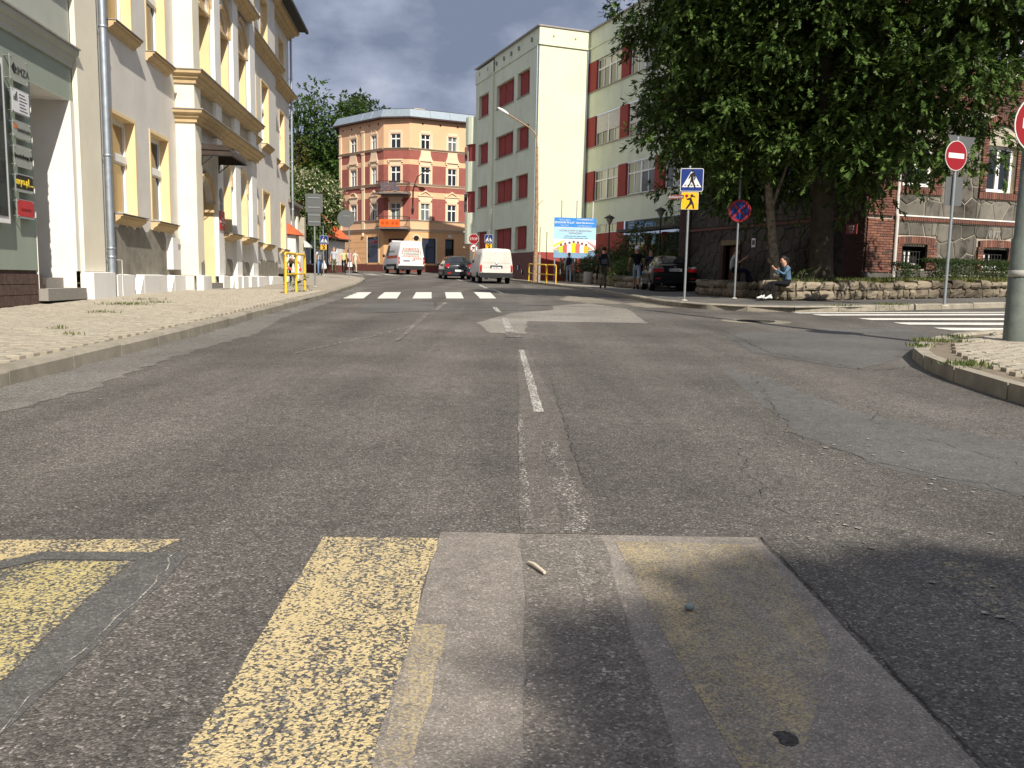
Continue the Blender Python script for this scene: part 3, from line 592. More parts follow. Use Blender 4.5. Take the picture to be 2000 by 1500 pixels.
plinth(-.95, .12, 0, .22, .86); plinth(5.05, 5.84, F-.12, .16); plinth(7.34, 8.1, F-.12, .12); plinth(9.0, 9.55, F-.1, .16); plinth(9.55, 10.3, F-.12, .18); plinth(10.9, 11.9, F-.1, .16); plinth(11.9, 12.9, F-.12, .18)
for x0, x1 in ((12.9, 14.1), (14.7, 16.3), (17.0, 19.3)): plinth(x0, x1, 0)
for x0, x1 in ((19.35, 20.0), (20.7, 22.1), (22.8, 24.6)): plinth(x0, x1, .35)
for x0, x1 in ((1.35, 1.95), (3.55, 4.15), (14.1, 14.7), (16.3, 17.0)): well(x0, x1, 0)
for x0, x1 in ((8.15, 8.95), (10.32, 10.88)): well(x0, x1, F)
for x0, x1 in ((20, 20.7), (22.1, 22.8)): well(x0, x1, .35)
def stain(x0, x1, z0, z1, y, seed):
    r = random.Random(seed); n = max(6, int((x1-x0)/.16)); P = [(x0, z0), (x1, z0)]+[(x1-(x1-x0)*i/n, z1+r.uniform(-.07, .05)-(.1 if i in (0, n) else 0)) for i in range(n+1)]
    b = MB(TL); b.prism(P, y-.008, y-.001); b.build('bare_render', m_cement, house)
stain(.34, 4.12, .8, 1.83, 0, 1); stain(4.12, 5.15, .8, 1.0, 0, 2); stain(8.05, 9.5, .8, 1.32, F, 3); stain(10.3, 11.9, .8, 1.3, F, 4); stain(12.8, 15.5, .8, 1.3, 0, 5); stain(15.5, 19.1, .8, 1.42, 0, 6); stain(19.3, 24.5, .8, 1.2, .35, 7)
stain(5.45, 5.8, .8, 1.2, F-.12, 8)
b = MB(TL); b.box(4.2, 4.85, -.14, 0, .95, 1.72); mb_ = b.build('meter_box', m_whitep, house); b = MB(TL); b.box(4.62, 4.8, -.146, -.141, 1.45, 1.58); b.build('meter_label', m_tin, mb_)
b = MB(TL); b.box(7.9, 8.05, F-.16, F-.02, .85, 1.5); b.build('meter_box', m_tin, house)
# rain pipes and cables
def pipe(T, x, y, z0, z1, r, parent, rings=(2.3, 4.6, 7.2)):
    b = MB(T); b.tube([(x, y, z0), (x, y, z1)], r, 12); o = b.build('rain_pipe', m_zinc, parent); b = MB(T)
    for z in rings:
        if z < z1: b.lathe([(r+.002, z-.025), (r+.012, z-.02), (r+.012, z+.02), (r+.002, z+.025)], (x, y, 0), 12); b.box(x-.012, x+.012, y, y+r+.06, z-.012, z+.012)
    b.build('pipe_clip', m_zinc, o)
pipe(TL, .2, -.13, .33, 12.1, .072, house, (1.15, 1.32, 3.1, 5.5, 7.5)); pipe(TL, 24.55, .22, .6, 12.1, .055, house, (2.2, 4, 6.2, 8.2, 10))
b = MB(TL); b.tube([(.37, -.03, 12), (.38, -.03, 3.3), (.42, -.05, 3.1), (.40, -.03, 2.6), (.40, -.03, 1.2)], .022, 6); b.tube([(.44, -.03, 12), (.45, -.03, 2.0), (.5, -.03, 1.9)], .012, 6); b.tube([(.4, -.03, 1.1), (.55, -.2, 1.1), (.55, -.2, .36)], .012, 6); b.build('cable_duct', m_whitep, house)
b = MB(TL); b.box(-.95, .05, -.07, .02, .86, 12.1); b.build('pilaster', m_cream, house)

# grey green office house at the left edge
gh = thing('office_house', 'grey green plastered house with a deep white doorway at the left edge', 'building', tuple(TL @ Vector((-3, 0, .4))))
b = MB(TL); b.wall(-12, -.95, .86, 4.5, [(-2.6, -1.12, .5, 3.86)], .03); b.build('wall', m_grn, gh)
MB(TL).quad((-12, .03, 12), (-.95, .03, 12), (-.95, 9, 12), (-12, 9, 12)).build('roof', m_darkroof, gh); MB(TL).quad((-12, 9, .3), (-12, 9, 12), (-.95, 9, 12), (-.95, 9, .3)).build('rear_wall', m_grn, gh)
b = MB(TL); b.wall(-12, -.95, 4.7, 12, [(-2.4, -1.3, 5.95, 8.0)], .03); b.build('upper_wall', m_grn2, gh); win(TL, gh, -2.4, -1.3, 5.95, 8.0, .2, m_whitep, m_whitep, .03)
cornice(TL, -12, -.96, .03, 4.45, 4.75, .16, gh, m_grn2, False, False)
b = MB(TL); b.wall(-12, -2.62, .2, .86, (), .06); b.build('plinth', m_brownbr, gh)
b = MB(TL); zz = .30
for k in range(44):
    for r_ in range(3): b.box(-11.9+.215*k+.1*(r_ % 2), -11.9+.215*k+.1*(r_ % 2)+.2, .03, .059, zz+.17*r_, zz+.16+.17*r_)
b.build('bricks', m_brownbr, gh, 'stuff')
b = MB(TL); b.quad((-1.118, .02, .5), (-1.118, 1.7, .5), (-1.118, 1.7, 3.858), (-1.118, .02, 3.858)); b.quad((-2.602, .02, .5), (-2.602, .02, 3.858), (-2.602, 1.7, 3.858), (-2.602, 1.7, .5)); b.quad((-2.6, 1.7, .5), (-1.12, 1.7, .5), (-1.12, 1.7, 3.86), (-2.6, 1.7, 3.86)); b.quad((-2.6, .02, 3.858), (-1.12, .02, 3.858), (-1.12, 1.7, 3.858), (-2.6, 1.7, 3.858))
b.box(-1.115, -.96, .0, .12, .86, 3.86); b.build('doorway', m_whitep, gh)
b = MB(TL); b.box(-2.5, -1.25, 1.6, 1.66, .75, 3.0)
for z in (.9, 1.9):
    for x in (-2.4, -1.82): b.box(x, x+.5, 1.57, 1.6, z, z+.85)
d_ = b.build('door', mat('door_grey', (.12, .12, .12), .5), gh); b = MB(TL); b.tube([(-1.4, 1.58, 1.7), (-1.4, 1.52, 1.7), (-1.52, 1.52, 1.7)], .012, 6); b.build('handle', m_steel, d_)
for z0, z1, y0 in ((.36, .56, -.12), (.565, .74, .25)):
    b = MB(TL); b.box(-2.62, -1.05, y0, 1.69, z0, z1); b.build('step', m_granite, gh)
# acrylic name plates on stand-offs
m_acr = mat('acrylic_clear', (.30, .32, .30), .12, .05, 5, 0, 0, .5); m_prnw = mat('print_white', (.72, .72, .74), .4); m_prk = mat('print_black', (.012, .012, .012), .35); m_pry = mat('print_yellow', (.75, .55, .05), .4); m_prr = mat('print_red', (.5, .03, .04), .3); m_prg = mat('print_grey', (.06, .06, .06), .4)
PL = [(3.72, 4.10, 'plain', 'grey glass name plate with dark lettering, topmost in the column by the white doorway'), (3.24, 3.62, 'bars', 'white name plate with small bar chart mark, second from the top by the doorway'), (2.88, 3.14, 'org', 'clear name plate with small orange mark between the white and the plain plates'), (2.44, 2.77, 'dark', 'clear name plate with one line of black letters above the black and yellow plate'), (2.06, 2.34, 'yel', 'black name plate with yellow lettering above the red plate'), (1.66, 1.95, 'red', 'red name plate lowest in the column beside the white doorway')]
for z0, z1, k, lab in PL:
    x0, x1 = -3.42, -2.84; p = TL @ Vector(((x0+x1)/2, -.05, z0)); t_ = thing('name_plate', lab, 'sign', p, 'name plates beside the white doorway')
    b = MB(TL); b.box(x0, x1, -.062, -.054, z0, z1); b.build('plate', m_acr, t_)
    for x in (x0+.03, x1-.03):
        for z in (z0+.03, z1-.03):
            b = MB(TL); b.lathe([(.012, -.075), (.012, .03)], (x, 0, z), 8, 0, 'y'); b.build('stand_off', m_steel, t_)
    TT = lambda x, z: TL @ Matrix.Translation((x, -.066, z)); zc = (z0+z1)/2; b = MB(TL)
    if k == 'plain': b.lathe([(.075, -.064), (.09, -.064)], (x0+.13, 0, zc), 4, 0, 'y'); b.build('logo', m_prg, t_); text('UMZA', .17, TT(x0+.37, zc-.02), m_prg, t_)
    elif k == 'bars':
        b.box(x0+.02, x1-.02, -.0665, -.0635, z0+.02, z1-.02); b.build('print', m_prnw, t_); b = MB(TL)
        for i in range(3): b.box(x0+.06+.045*i, x0+.09+.045*i, -.069, -.0668, zc, zc+.06+.04*i)
        b.build('logo', m_prk, t_); b = MB(TL)
        for i in range(6): b.box(x0+.24, x0+.5-.04*(i % 3), -.069, -.0668, zc-.13+.048*i, zc-.118+.048*i)
        b.build('print', m_prg, t_)
    elif k == 'org': b.box(x0+.04, x0+.14, -.066, -.0635, zc, zc+.07); b.build('logo', mat('print_orange', (.55, .15, .05), .4), t_); text('notariusze', .1, TT(x0+.35, zc-.0), m_prg, t_)
    elif k == 'dark': text('Brandenburga 34', .085, TT(x0+.29, zc), m_prk, t_, bold=.003)
    elif k == 'yel': b.box(x0+.02, x1-.02, -.0665, -.0635, z0+.05, z1-.02); b.build('print', m_prk, t_); text('axyo.pl', .15, TL @ Matrix.Translation((x0+.22, -.07, zc+.02)), m_pry, t_, bold=.004); text('Sp. z o.o.', .05, TL @ Matrix.Translation((x0+.48, -.07, zc-.02)), m_pry, t_)
    else: b.box(x0+.02, x1-.02, -.0665, -.0635, z0+.03, z1-.01); b.build('print', m_prr, t_); text('kancelaria', .08, TL @ Matrix.Translation((x0+.29, -.07, zc)), mat('print_darkred', (.25, .02, .02), .4), t_)
nb = thing('notice_board', 'white framed notice board cut off by the left picture edge', 'notice board', TL @ Vector((-4.6, 0, 1.5)))
b = MB(TL); b.box(-5.4, -3.72, -.1, .0, 1.55, 3.95); b.build('frame', m_frame, nb); b = MB(TL); b.box(-5.33, -3.80, -.112, -.101, 1.65, 3.85); b.build('panel', m_glass, nb)

# unseen houses added behind the viewpoint to cut sky light in the street
def back_house(name, label, T, w_, dp, z0, h_, m):
    t_ = thing(name, label, 'building', T @ Vector((w_/2, 0, z0))); n = int(w_/2.6); H = [(1+2.6*i, 2.2+2.6*i, z0+1+3.2*j, z0+2.9+3.2*j) for i in range(n-1) for j in range(int(h_/3.3))]
    MB(T).wall(0, w_, z0-.3, z0+h_, H).build('wall', m, t_); b = MB(T); b.box(0, w_, .6, dp, z0-.3, z0+h_-.01); b.build('inner_wall', m, t_); b = MB(T); b.prismx([(-.5, z0+h_), (-.45, z0+h_+.15), (dp/2, z0+h_+2.6), (dp+.4, z0+h_)], -.3, w_+.3); b.build('roof', m_darkroof, t_)
    for hx in H: b = MB(T); b.reveal(*hx, 0, .2); b.box(hx[0], hx[1], .2, .24, hx[2], hx[3]); b.build('window', m_frame, t_); b = MB(T); b.box(hx[0]+.08, hx[1]-.08, .18, .199, hx[2]+.08, hx[3]-.08); b.build('pane', m_glass, t_)
back_house('added_row_house', 'ochre row house added unseen behind the viewpoint on the left to block sky light', frame((-6.4, -24), -2), 27, 9, 0, 9.5, m_panel)
back_house('added_corner_house', 'grey brown corner house added unseen behind the viewpoint on the right to block sky light', frame((9.5, -3.5), 180), 26, 9, .1, 9.5, m_cement)
# ------------------------------------------------------------------ school with red window piers
m_sch = mat('plaster_pale_green', (.70, .70, .51), .9, .05, .8, .15, 200, .1, 0, .22, (.48, .48, .37))
m_schw = mat('plaster_pale_green_side', (.67, .71, .55), .9, .06, .8, .15, 200, .1, 0, .35, (.42, .45, .37))
m_schr = mat('plaster_oxide_red', (.30, .062, .055), .85, .12, 2.5, .15, 120, .15)
m_schp = mat('plinth_red_brown', (.17, .085, .075), .85, .12, 2.5, .15, 120, .15)
m_blind = mat('roller_blind', (.66, .63, .56), .8, .08, 5)
m_glaz = glass('school_glass', (.10, .10, .075), .03); m_glaz2 = glass('school_glass_pale', (.42, .42, .31), .06)
oC = (1.23, 51.0); oI = (4.232, 52.165)
TW = frame(oC, -21.2, 0, True)      # wing front: x runs from far (negative) to the corner at 0
TE = frame(oC, 68.8); TM = frame(oI, 158.8)
sch = thing('school_building', 'pale green flat roofed school with red window piers behind the large tree', 'building', (*oC, .85))
rows = ((12.0, 13.5), (8.8, 10.22), (5.86, 7.32), (2.76, 4.18)); cols = ((1.4, 3.4), (4.0, 7.2), (8.8, 10.8))
H = [(-b_, -a, *z) for z in rows for a, b_ in cols]
b = MB(TW); b.wall(-11.5, 0, 2.55, 14.42, H); b.build('wing_wall', m_schw, sch)
b = MB(TW); b.wall(-7.75, 0, 14.56, 15.45, (), .02); b.wall(-11.5, -7.75, 14.56, 15.3, (), -.06); b.box(-11.52, .04, -.05, .25, 14.44, 14.55); b.quad((-11.5, -.06, 15.3), (-7.75, -.06, 15.3), (-7.75, .3, 15.3), (-11.5, .3, 15.3)); b.build('parapet', m_schw, sch)
b = MB(TW); b.wall(-11.5, 0, .6, 2.55, [(-2.75, -2.4, 1.5, 1.78), (-2.1, -1.75, 1.2, 1.5)], -.03); b.build('plinth', m_schp, sch)
for x in (-2.75, -2.1):
    b = MB(TW); b.box(x, x+.35, -.0, .1, 1.2 if x > -2.5 else 1.5, 1.5 if x > -2.5 else 1.78); b.build('vent', m_dark, sch)
b = MB(TW); b.box(-7.8, -7.7, -.10, -.002, 2.6, 14.42); b.build('pier_strip', m_sch, sch)
b = MB(TW); b.box(-11.55, .06, -.12, .4, 15.46, 15.54); b.build('coping', m_tin, sch)
for z0, z1 in rows:
    for a, c in cols:
        x0, x1 = -c, -a; w_ = MB(TW); w_.reveal(x0-.001, x1+.001, z0, z1, -.001, .32); w_.quad((x0, .32, z0), (x1, .32, z0), (x1, .32, z1), (x0, .32, z1)); o = w_.build('window_recess', m_schw, sch)
        d = MB(TW)
        if c-a > 2.5: d.box(x0+.02, x0+1.15, .2, .31, z0+.02, z1-.02); d.box(x0+1.35, x0+2.4, .2, .31, z0+.02, z1-.02); wx = ((x0+1.15, x0+1.35), (x0+2.4, x1-.05))
        else: d.box(x0+.02, x0+1.22, .2, .31, z0+.02, z1-.02); wx = ((x0+1.22, x1-.05),)
        d.build('red_pier', m_schr, o)
        for p, q in wx:
            d = MB(TW); d.box(p, q, .27, .315, z0+.03, z1-.03); d.build('frame', m_frame, o)
            if q-p > .3: d = MB(TW); d.box(p+.06, q-.06, .262, .269, z0+.09, z1-.09); d.build('pane', m_glass, o)
        d = MB(TW); d.box(x0-.05, x1+.05, -.07, .2, z0-.035, z0+.004); d.build('sill', m_tin, o)
b = MB(TE); b.wall(0, 3.221, 2.55, 14.42, (), 0); b.build('end_wall', m_sch, sch)
b = MB(TE); b.wall(-.04, 3.24, 14.56, 15.45, (), -.05); b.box(-.06, 3.221, -.085, .2, 14.44, 14.55); b.build('parapet', m_sch, sch)
b = MB(TE); b.box(-.08, 3.25, -.12, .4, 15.455, 15.53); b.build('coping', m_tin, sch)
b = MB(TE); b.wall(-.02, 3.221, .5, 2.55, (), -.03); b.build('plinth', m_schr, sch)
m_rust = mat('rust_stain', (.38, .30, .14), .9, .2, 20)
for x in (.85, 2.25):
    b = MB(TE); b.lathe([(.01, -.07), (.06, -.075), (.07, -.05)], (x, 0, 14.98), 10, 0, 'y'); b.build('wall_anchor', m_rust, sch)
for x in (-1.2, -3.3, -4.6, -5.9, -7.3, -8.9, -10.6):
    b = MB(TW); b.box(x, x+.07, -.09, .02, 14.85, 15.1); b.build('drain_spout', m_tin, sch)
pipe(TE, 3.1, -.08, .7, 14.4, .05, sch, (3, 6, 9, 12))
pipe(TW, -.12, -.08, 2.6, 14.4, .045, sch, (4, 7, 10, 13))
# main front
MR = ((11.95, 13.67), (8.75, 10.5), (5.58, 7.34)); bays = [(1.08+4*i, 4.08+4*i) for i in range(5)]
H = [(0, 20.9, *z) for z in MR]+[(0, 20.9, .3, 4.2)]
b = MB(TM); b.wall(0, 21, .3, 14.42, H); b.build('main_wall', m_schw, sch)
b = MB(TM); b.wall(0, 21, 14.56, 15.45, (), .02); b.box(0, 21.02, -.05, .2, 14.44, 14.55); b.build('parapet', m_schw, sch)
b = MB(TM); b.box(-.1, 21.05, -.12, .4, 15.46, 15.53); b.build('coping', m_tin, sch)
for z0, z1 in MR:
    px = [(0, 1.06)]+[(b_+.02, b_+.92) for a, b_ in bays]
    for p, q in px:
        d = MB(TM); d.box(p, q, -.02, .3, z0, z1); d.build('red_pier', m_schr, sch)
        d = MB(TM); d.box(p, q, -.06, .02, z0-.05, z0-.003); d.build('pier_sill', m_tin, sch)
    for i, (a, c) in enumerate(bays):
        b = MB(TM); yy = .12; f = .07; mid = (a+c)/2
        b.box(a, a+f, yy-.04, yy+.05, z0, z1); b.box(c-f, c, yy-.04, yy+.05, z0, z1); b.box(a+f, c-f, yy-.04, yy+.05, z0, z0+f); b.box(a+f, c-f, yy-.04, yy+.05, z1-f, z1); b.box(mid-.07, mid+.07, yy-.05, yy+.045, z0+f, z1-f)
        zt = z0+(z1-z0)*.66; b.box(a+f, mid-.07, yy-.045, yy+.04, zt-.04, zt+.04); b.box(mid+.07, c-f, yy-.045, yy+.04, zt-.04, zt+.04)
        for k in (0, 1): xm = (a+f+mid-.07)/2 if k == 0 else (mid+.07+c-f)/2; b.box(xm-.035, xm+.035, yy-.04, yy+.035, z0+f, zt-.04); b.box(xm-.03, xm+.03, yy-.04, yy+.03, zt+.04, z1-f)
        o = b.build('window', m_frame, sch)
        for k in (0, 1):
            l, r_ = (a+f, mid-.07) if k == 0 else (mid+.07, c-f); xm = (l+r_)/2
            for u, (p, q) in enumerate(((l, xm-.035), (xm+.035, r_))):
                d = MB(TM); d.box(p, q, yy-.006, yy, z0+f, zt-.04); d.build('pane', m_glaz if (u == 0 and k == 0) or random.random() < .35 else m_glaz2, o); d = MB(TM); d.box(p, q, yy-.006, yy, zt+.04, z1-f); d.build('pane', m_glaz if (u == 0 and k == 0) else m_glaz2, o)
        d = MB(TM); d.box(a-.02, c+.02, -.08, yy-.03, z0-.035, z0+.004); d.build('sill', m_tin, o)
        if z0 == 8.75 and i < 2:
            for k in (0, 1):
                if i == 1 and k == 1: continue
                l, r_ = (a+f, mid-.07) if k == 0 else (mid+.07, c-f); zl = z0+(.72 if i == 0 else .62); b = MB(TM); n = 18
                for s_ in range(n): b.box(l, r_, yy-.056-.008*(s_ % 2), yy-.05, zl+(z1-f-zl)*s_/n, zl+(z1-f-zl)*(s_+.96)/n)
                b.build('roller_blind', m_blind, o)
m_dfr = mat('frame_grey_dull', (.22, .21, .20), .6, .05, 4)
# ground floor: high windows, red wall, glazed entrance with canopy
b = MB(TM); b.wall(0, 5.0, .3, 4.2, [(1.06, 4.15, 3.66, 4.2)], -.02); b.build('base_wall', m_schr, sch)
def strip(x0, x1, z0, z1, n, pale):
    b = MB(TM); y = .1; b.box(x0, x1, y-.04, y+.05, z0, z0+.05); b.box(x0, x1, y-.04, y+.05, z1-.05, z1)
    for i in range(n+1): x = x0+(x1-x0)*i/n; b.box(max(x0, x-.03), min(x1, x+.03), y-.035, y+.045, z0+.05, z1-.05)
    o = b.build('window', m_frame if pale else m_dfr, sch)
    for i in range(n):
        d = MB(TM); d.box(x0+(x1-x0)*i/n+.03, x0+(x1-x0)*(i+1)/n-.03, y-.005, y, z0+.05, z1-.05); d.build('pane', m_glaz2 if pale and i else m_glaz, o)
strip(1.06, 4.15, 3.66, 4.2, 4, True); strip(5.0, 9.0, 3.72, 4.2, 4, False); strip(9.0, 13, 3.72, 4.2, 4, False); strip(13, 21, 3.72, 4.2, 6, False)
b = MB(TM); b.box(4.95, 21, -.45, .3, 3.55, 3.70); b.build('entrance_canopy', mat('canopy_dark', (.05, .045, .04), .7), sch)
for x in (4.9, 7.3, 9.0, 11, 13): b = MB(TM); b.box(x, x+.32, .0, .3, .5, 3.44); b.build('red_pier', m_schr, sch)
for x0, x1 in ((5.25, 7.27), (7.65, 8.97), (9.35, 10.97), (11.35, 12.97)):
    b = MB(TM); n = 2
    for x in (x0, (x0+x1)/2-.03, x1-.06): b.box(x, x+.06, .08, .15, .7, 3.4)
    for z in (.7, 2.5, 3.34): b.box(x0+.06, (x0+x1)/2-.03, .08, .15, z, z+.06); b.box((x0+x1)/2+.03, x1-.06, .08, .15, z, z+.06)
    o = b.build('entrance_glazing', m_dfr, sch)
    for p, q in ((x0+.06, (x0+x1)/2-.03), ((x0+x1)/2+.03, x1-.06)):
        for z0, z1 in ((.76, 2.5), (2.56, 3.34)): d = MB(TM); d.box(p, q, .11, .12, z0, z1); d.build('pane', m_glass, o)
b = MB(TM); b.wall(13, 21, .3, 3.45, (), 0); b.build('base_wall', m_schw, sch)
# roof, chimney block, rounded bay at the far end
def L2W(T, x, y): v = T @ Vector((x, y, 0)); return (v.x, v.y)
b = MB(); b.prismz([L2W(TW, -11.5, .15), L2W(TW, 0, .15), L2W(TM, 0, .1), L2W(TM, 21, .1), L2W(TM, 21, 14), L2W(TM, -9.5, 12)][::-1], 15.2, 15.3); b.build('roof', m_darkroof, sch)
b = MB(TM); b.box(-.4, 1.6, 2.2, 3.2, 15.3, 16.35)
ch = b.build('chimney', m_whitep, sch); b = MB(TM); b.box(-.55, 1.75, 2.05, 3.35, 16.75, 16.86)
for k in range(6): b.box(-.4+.36*k, -.25+.36*k, 2.25, 3.15, 16.35, 16.75)
b.build('chimney_cap', m_tin, ch); b = MB(TM); b.box(-.35, 1.55, 2.35, 3.05, 16.36, 16.74); b.build('flue', m_dark, ch)
def bay(z0, z1, m, name, r=1.0):
    b = MB(TW); n = 10; c = (-12.2, .55); P = [(c[0]+1.0*math.cos(a), c[1]+r*math.sin(a)) for a in [math.pi+math.pi*i/n for i in range(n+1)]]; b.prismz(P, z0, z1); return b.build(name, m, sch)
for z0, z1 in ((10.4, 12.3), (7.1, 9.2), (3.4, 5.6)): bay(z0, z1, m_schw, 'bay_parapet')
for z0, z1 in ((9.2, 10.4), (5.6, 7.1)): o = bay(z0, z1, m_schr, 'bay_band', .85)
for z0, z1 in ((9.25, 10.35), (5.65, 7.05)):
    b = MB(TW); b.box(-13.0, -12.2, -.32, -.28, z0, z1); o = b.build('window', m_frame, sch); b = MB(TW); b.box(-12.93, -12.27, -.328, -.321, z0+.06, z1-.06); b.build('pane', m_glass, o)
b = MB(TW); b.wall(-14, -11.5, .6, 12, (), .5); b.build('rear_wall', m_schw, sch)
for z in (4.2, 3.1): 
    b = MB(TW); b.box(-12.25, -12.13, -.62, -.48, z, z+.1); b.build('wall_lamp', m_tin, sch)
# ------------------------------------------------------------------ orange corner tenement at the end of the street
m_or = mat('plaster_peach', (.70, .43, .255), .9, .05, 1, .1, 120, .1, 0, .1, (.5, .32, .2))
m_orl = mat('plaster_peach_pale', (.73, .55, .38), .9, .05, 1, .1, 120, .1, 0, .1, (.5, .4, .28))
m_orw = mat('plaster_peach_shade', (.70, .50, .31), .9, .06, 1, .1, 120, .1)
m_orr = mat('plaster_brick_red', (.29, .10, .08), .9, .1, 2, .1, 90, .1)
m_org = mat('plaster_orange', (.70, .40, .20), .9, .06, 1, .1, 120, .1, 0, .15, (.45, .26, .14))
m_plr = mat('plinth_maroon', (.16, .06, .045), .85, .12, 3, .1, 60, .1)
m_shop = glass('shop_glass', (.03, .035, .06), .06)
pA, pB, pC, pD = (-15.65, 76.6), (-11.03, 72.0), (-8.81, 71.5), (-3.51, 74.0)
hd = lambda p, q: math.degrees(math.atan2(q[0]-p[0], q[1]-p[1]))
O1 = frame(pB, hd(pB, pA), 0, True); O2 = frame(pC, hd(pC, pB), 0, True); O3 = frame(pC, hd(pC, pD))
L1, L2, L3 = 6.5, math.dist(pC, pB), 8.4
ten = thing('corner_tenement', 'orange and brick red corner tenement with two balconies at the end of the street', 'building', (pC[0], pC[1], 1.3))
def face(T, x0, x1, cols, key, skip=()):
    """cols: window spans; rows of the four storeys"""
    h = [(a, c, z0, z1) for a, c in cols for z0, z1 in ((5.66, 7.06), (8.66, 10.05), (11.52, 12.68))]
    h += [s_ for s_ in skip]
    b = MB(T); b.wall(x0, x1, 1.95, 4.85, skip); b.build('shop_wall', m_org, ten)
    b = MB(T); b.wall(x0, x1, 1.0, 1.95, (), -.06); b.build('plinth', m_plr, ten)
    [MB(T).wall(x0, x1, za, zc, h).build('wall', m_or, ten) for za, zc in ((4.85, 5.6), (7.5, 8.0), (10.2, 10.6), (11.4, 14.0))]
    [MB(T).wall(x0, x1, za, zc, h).build('red_wall', m_orr, ten) for za, zc in ((5.6, 7.5), (8.0, 10.2), (10.6, 11.4))]
    for z0, z1, p in ((4.72, 4.9, .16), (5.55, 5.65, .08), (8.45, 8.63, .14), (11.36, 11.5, .14)): cornice(T, x0, x1, 0, z0, z1, p, ten, m_orl, False, False, name='string_course')
    for a, c in cols:
        for i, (z0, z1) in enumerate(((5.66, 7.06), (8.66, 10.05), (11.52, 12.68))):
            w_ = win(T, ten, a, c, z0, z1, .14, m_orl, None, 0, .66, 1, gl=[m_glass, glass('curtain_glass', (.14, .16, .15), .08), m_glass][(i+int(a*7)) % 3], fw=.035, thin=.5)
            k = .2; b = MB(T); b.box(a-k, a-.076, -.035, -.001, z0, z1+.1); b.box(c+.076, c+k, -.035, -.001, z0, z1+.1); b.box(a-.076, c+.076, -.035, -.001, z1+.08, z1+.28)
            if i == 0:
                m_ = (a+c)/2; b.box(a-.25, c+.25, -.1, -.002, 7.66, 7.74)
                if key == 'L' and a < -3: b.ring(a, c, 7.74, -.1, -.002, .1, 0, 8, .7)
                else: b.prism([(a-.27, 7.74), (m_, 8.16), (c+.27, 7.74), (c+.12, 7.74), (m_, 8.04), (a-.12, 7.74)], -.1, -.002)
                b.box(a-.2, c+.2, -.025, -.003, 7.34, 7.66)
            if i == 1:
                b.box(a-.25, c+.25, -.12, -.002, 10.5, 10.62)
                if key != 'C': b.prism([(a-.2, 10.62), (c+.2, 10.62), (c+.06, 11.0), (c+.02, 11.36), (a-.02, 11.36), (a-.06, 11.0)], -.05, -.003)
                b.box(a-.2, c+.2, -.025, -.003, 10.34, 10.5)
                b.box(a-.22, a-.1, -.1, -.003, 10.36, 10.5); b.box(c+.1, c+.22, -.1, -.003, 10.36, 10.5)
            if i == 2 and key == 'L': b.ring(a, c, 12.76, -.05, -.003, .08, 0, 8)
            b.build('surround', m_orl, w_)
face(O1, -L1, 0, ((-4.82, -3.95), (-1.72, -1.0)), 'L', [(-2.3, -.75, 2.1, 4.26)])
face(O2, -L2, 0, ((-1.66, -.8),), 'C', [(-1.75, -.55, 1.2, 3.7)])
face(O3, 0, L3, ((1.0, 1.78), (3.38, 4.16), (5.8, 6.6)), 'R', [(1.1, 2.32, 2.1, 4.2), (3.2, 3.98, 1.4, 4.2)])
for T, x, wd in ((O1, -6.45, .3), (O1, -3.05, .36), (O3, 5.0, .3)):
    for z0, z1 in ((4.92, 8.44), (8.64, 11.35), (11.51, 13.2)): b = MB(T); b.box(x, x+wd, -.09, 0, z0, z1); b.box(x-.05, x+wd+.05, -.13, 0, z1-.14, z1-.02); b.build('pilaster', m_orl, ten)
for T, x0, x1, z0, z1 in ((O1, -2.3, -.75, 2.1, 4.26), (O3, 1.1, 2.32, 2.1, 4.2)):
    b = MB(T); b.reveal(x0, x1, z0, z1, 0, .16); b.box(x0, x0+.06, .06, .14, z0, z1); b.box(x1-.06, x1, .06, .14, z0, z1); b.box(x0+.06, x1-.06, .06, .14, z0, z0+.06); b.box(x0+.06, x1-.06, .06, .14, z1-.06, z1); b.box(x0+.06, x1-.06, .06, .14, 3.42, 3.48)
    if T is O3: b.box(1.56, 1.62, .06, .14, 2.16, 4.14)
    o = b.build('shop_window', mat('frame_dark', (.05, .045, .045), .5), ten)
    for a, c in ((2.16, 3.42), (3.48, 4.14)): b = MB(T); b.box(x0+.06, x1-.06, .1, .11, a, c); b.build('pane', m_shop, o)
    if T is O1: b = MB(T); b.box(-1.75, -.95, .085, .099, 3.75, 3.95); b.build('shop_sign', m_red, o)
    b = MB(T); b.box(x0-.16, x0-.01, -.05, .0, z0-.05, z1+.1); b.box(x1+.01, x1+.16, -.05, 0, z0-.05, z1+.1); b.build('surround', m_orl, o)
b = MB(O2); b.reveal(-1.75, -.55, 1.2, 3.7, 0, .5); b.box(-1.75, -.55, .45, .5, 1.2, 3.7); o = b.build('shop_door', m_doorw, ten); b = MB(O2); b.box(-1.6, -.7, .40, .44, 2.2, 3.5); b.build('pane', m_glass, o)
b = MB(O2); b.box(-1.8, -.5, -.1, -.002, 3.72, 4.1); o = b.build('shop_sign', mat('sign_dark', (.04, .02, .02), .5), ten); text('SKLEP', .28, O2 @ Matrix.Translation((-1.15, -.11, 3.9)), m_red, o)
b = MB(O3); b.reveal(3.2, 3.98, 1.4, 4.2, 0, .3); b.box(3.2, 3.98, .26, .32, 1.4, 4.2); o = b.build('door', mat('door_dark', (.03, .02, .015), .5), ten); b = MB(O3); b.box(3.3, 3.88, .22, .255, 3.4, 4.1); b.build('pane', m_glass, o)
b = MB(O3); b.ring(.35, .85, 4.15, -.06, -.002, .1, 0, 10); b.build('arch_moulding', m_orl, ten); b = MB(O3); b.lathe([(.2, -.06), (.24, -.01)], (.6, 0, 4.2), 12, 0, 'y'); b.build('vent', m_dark, ten)
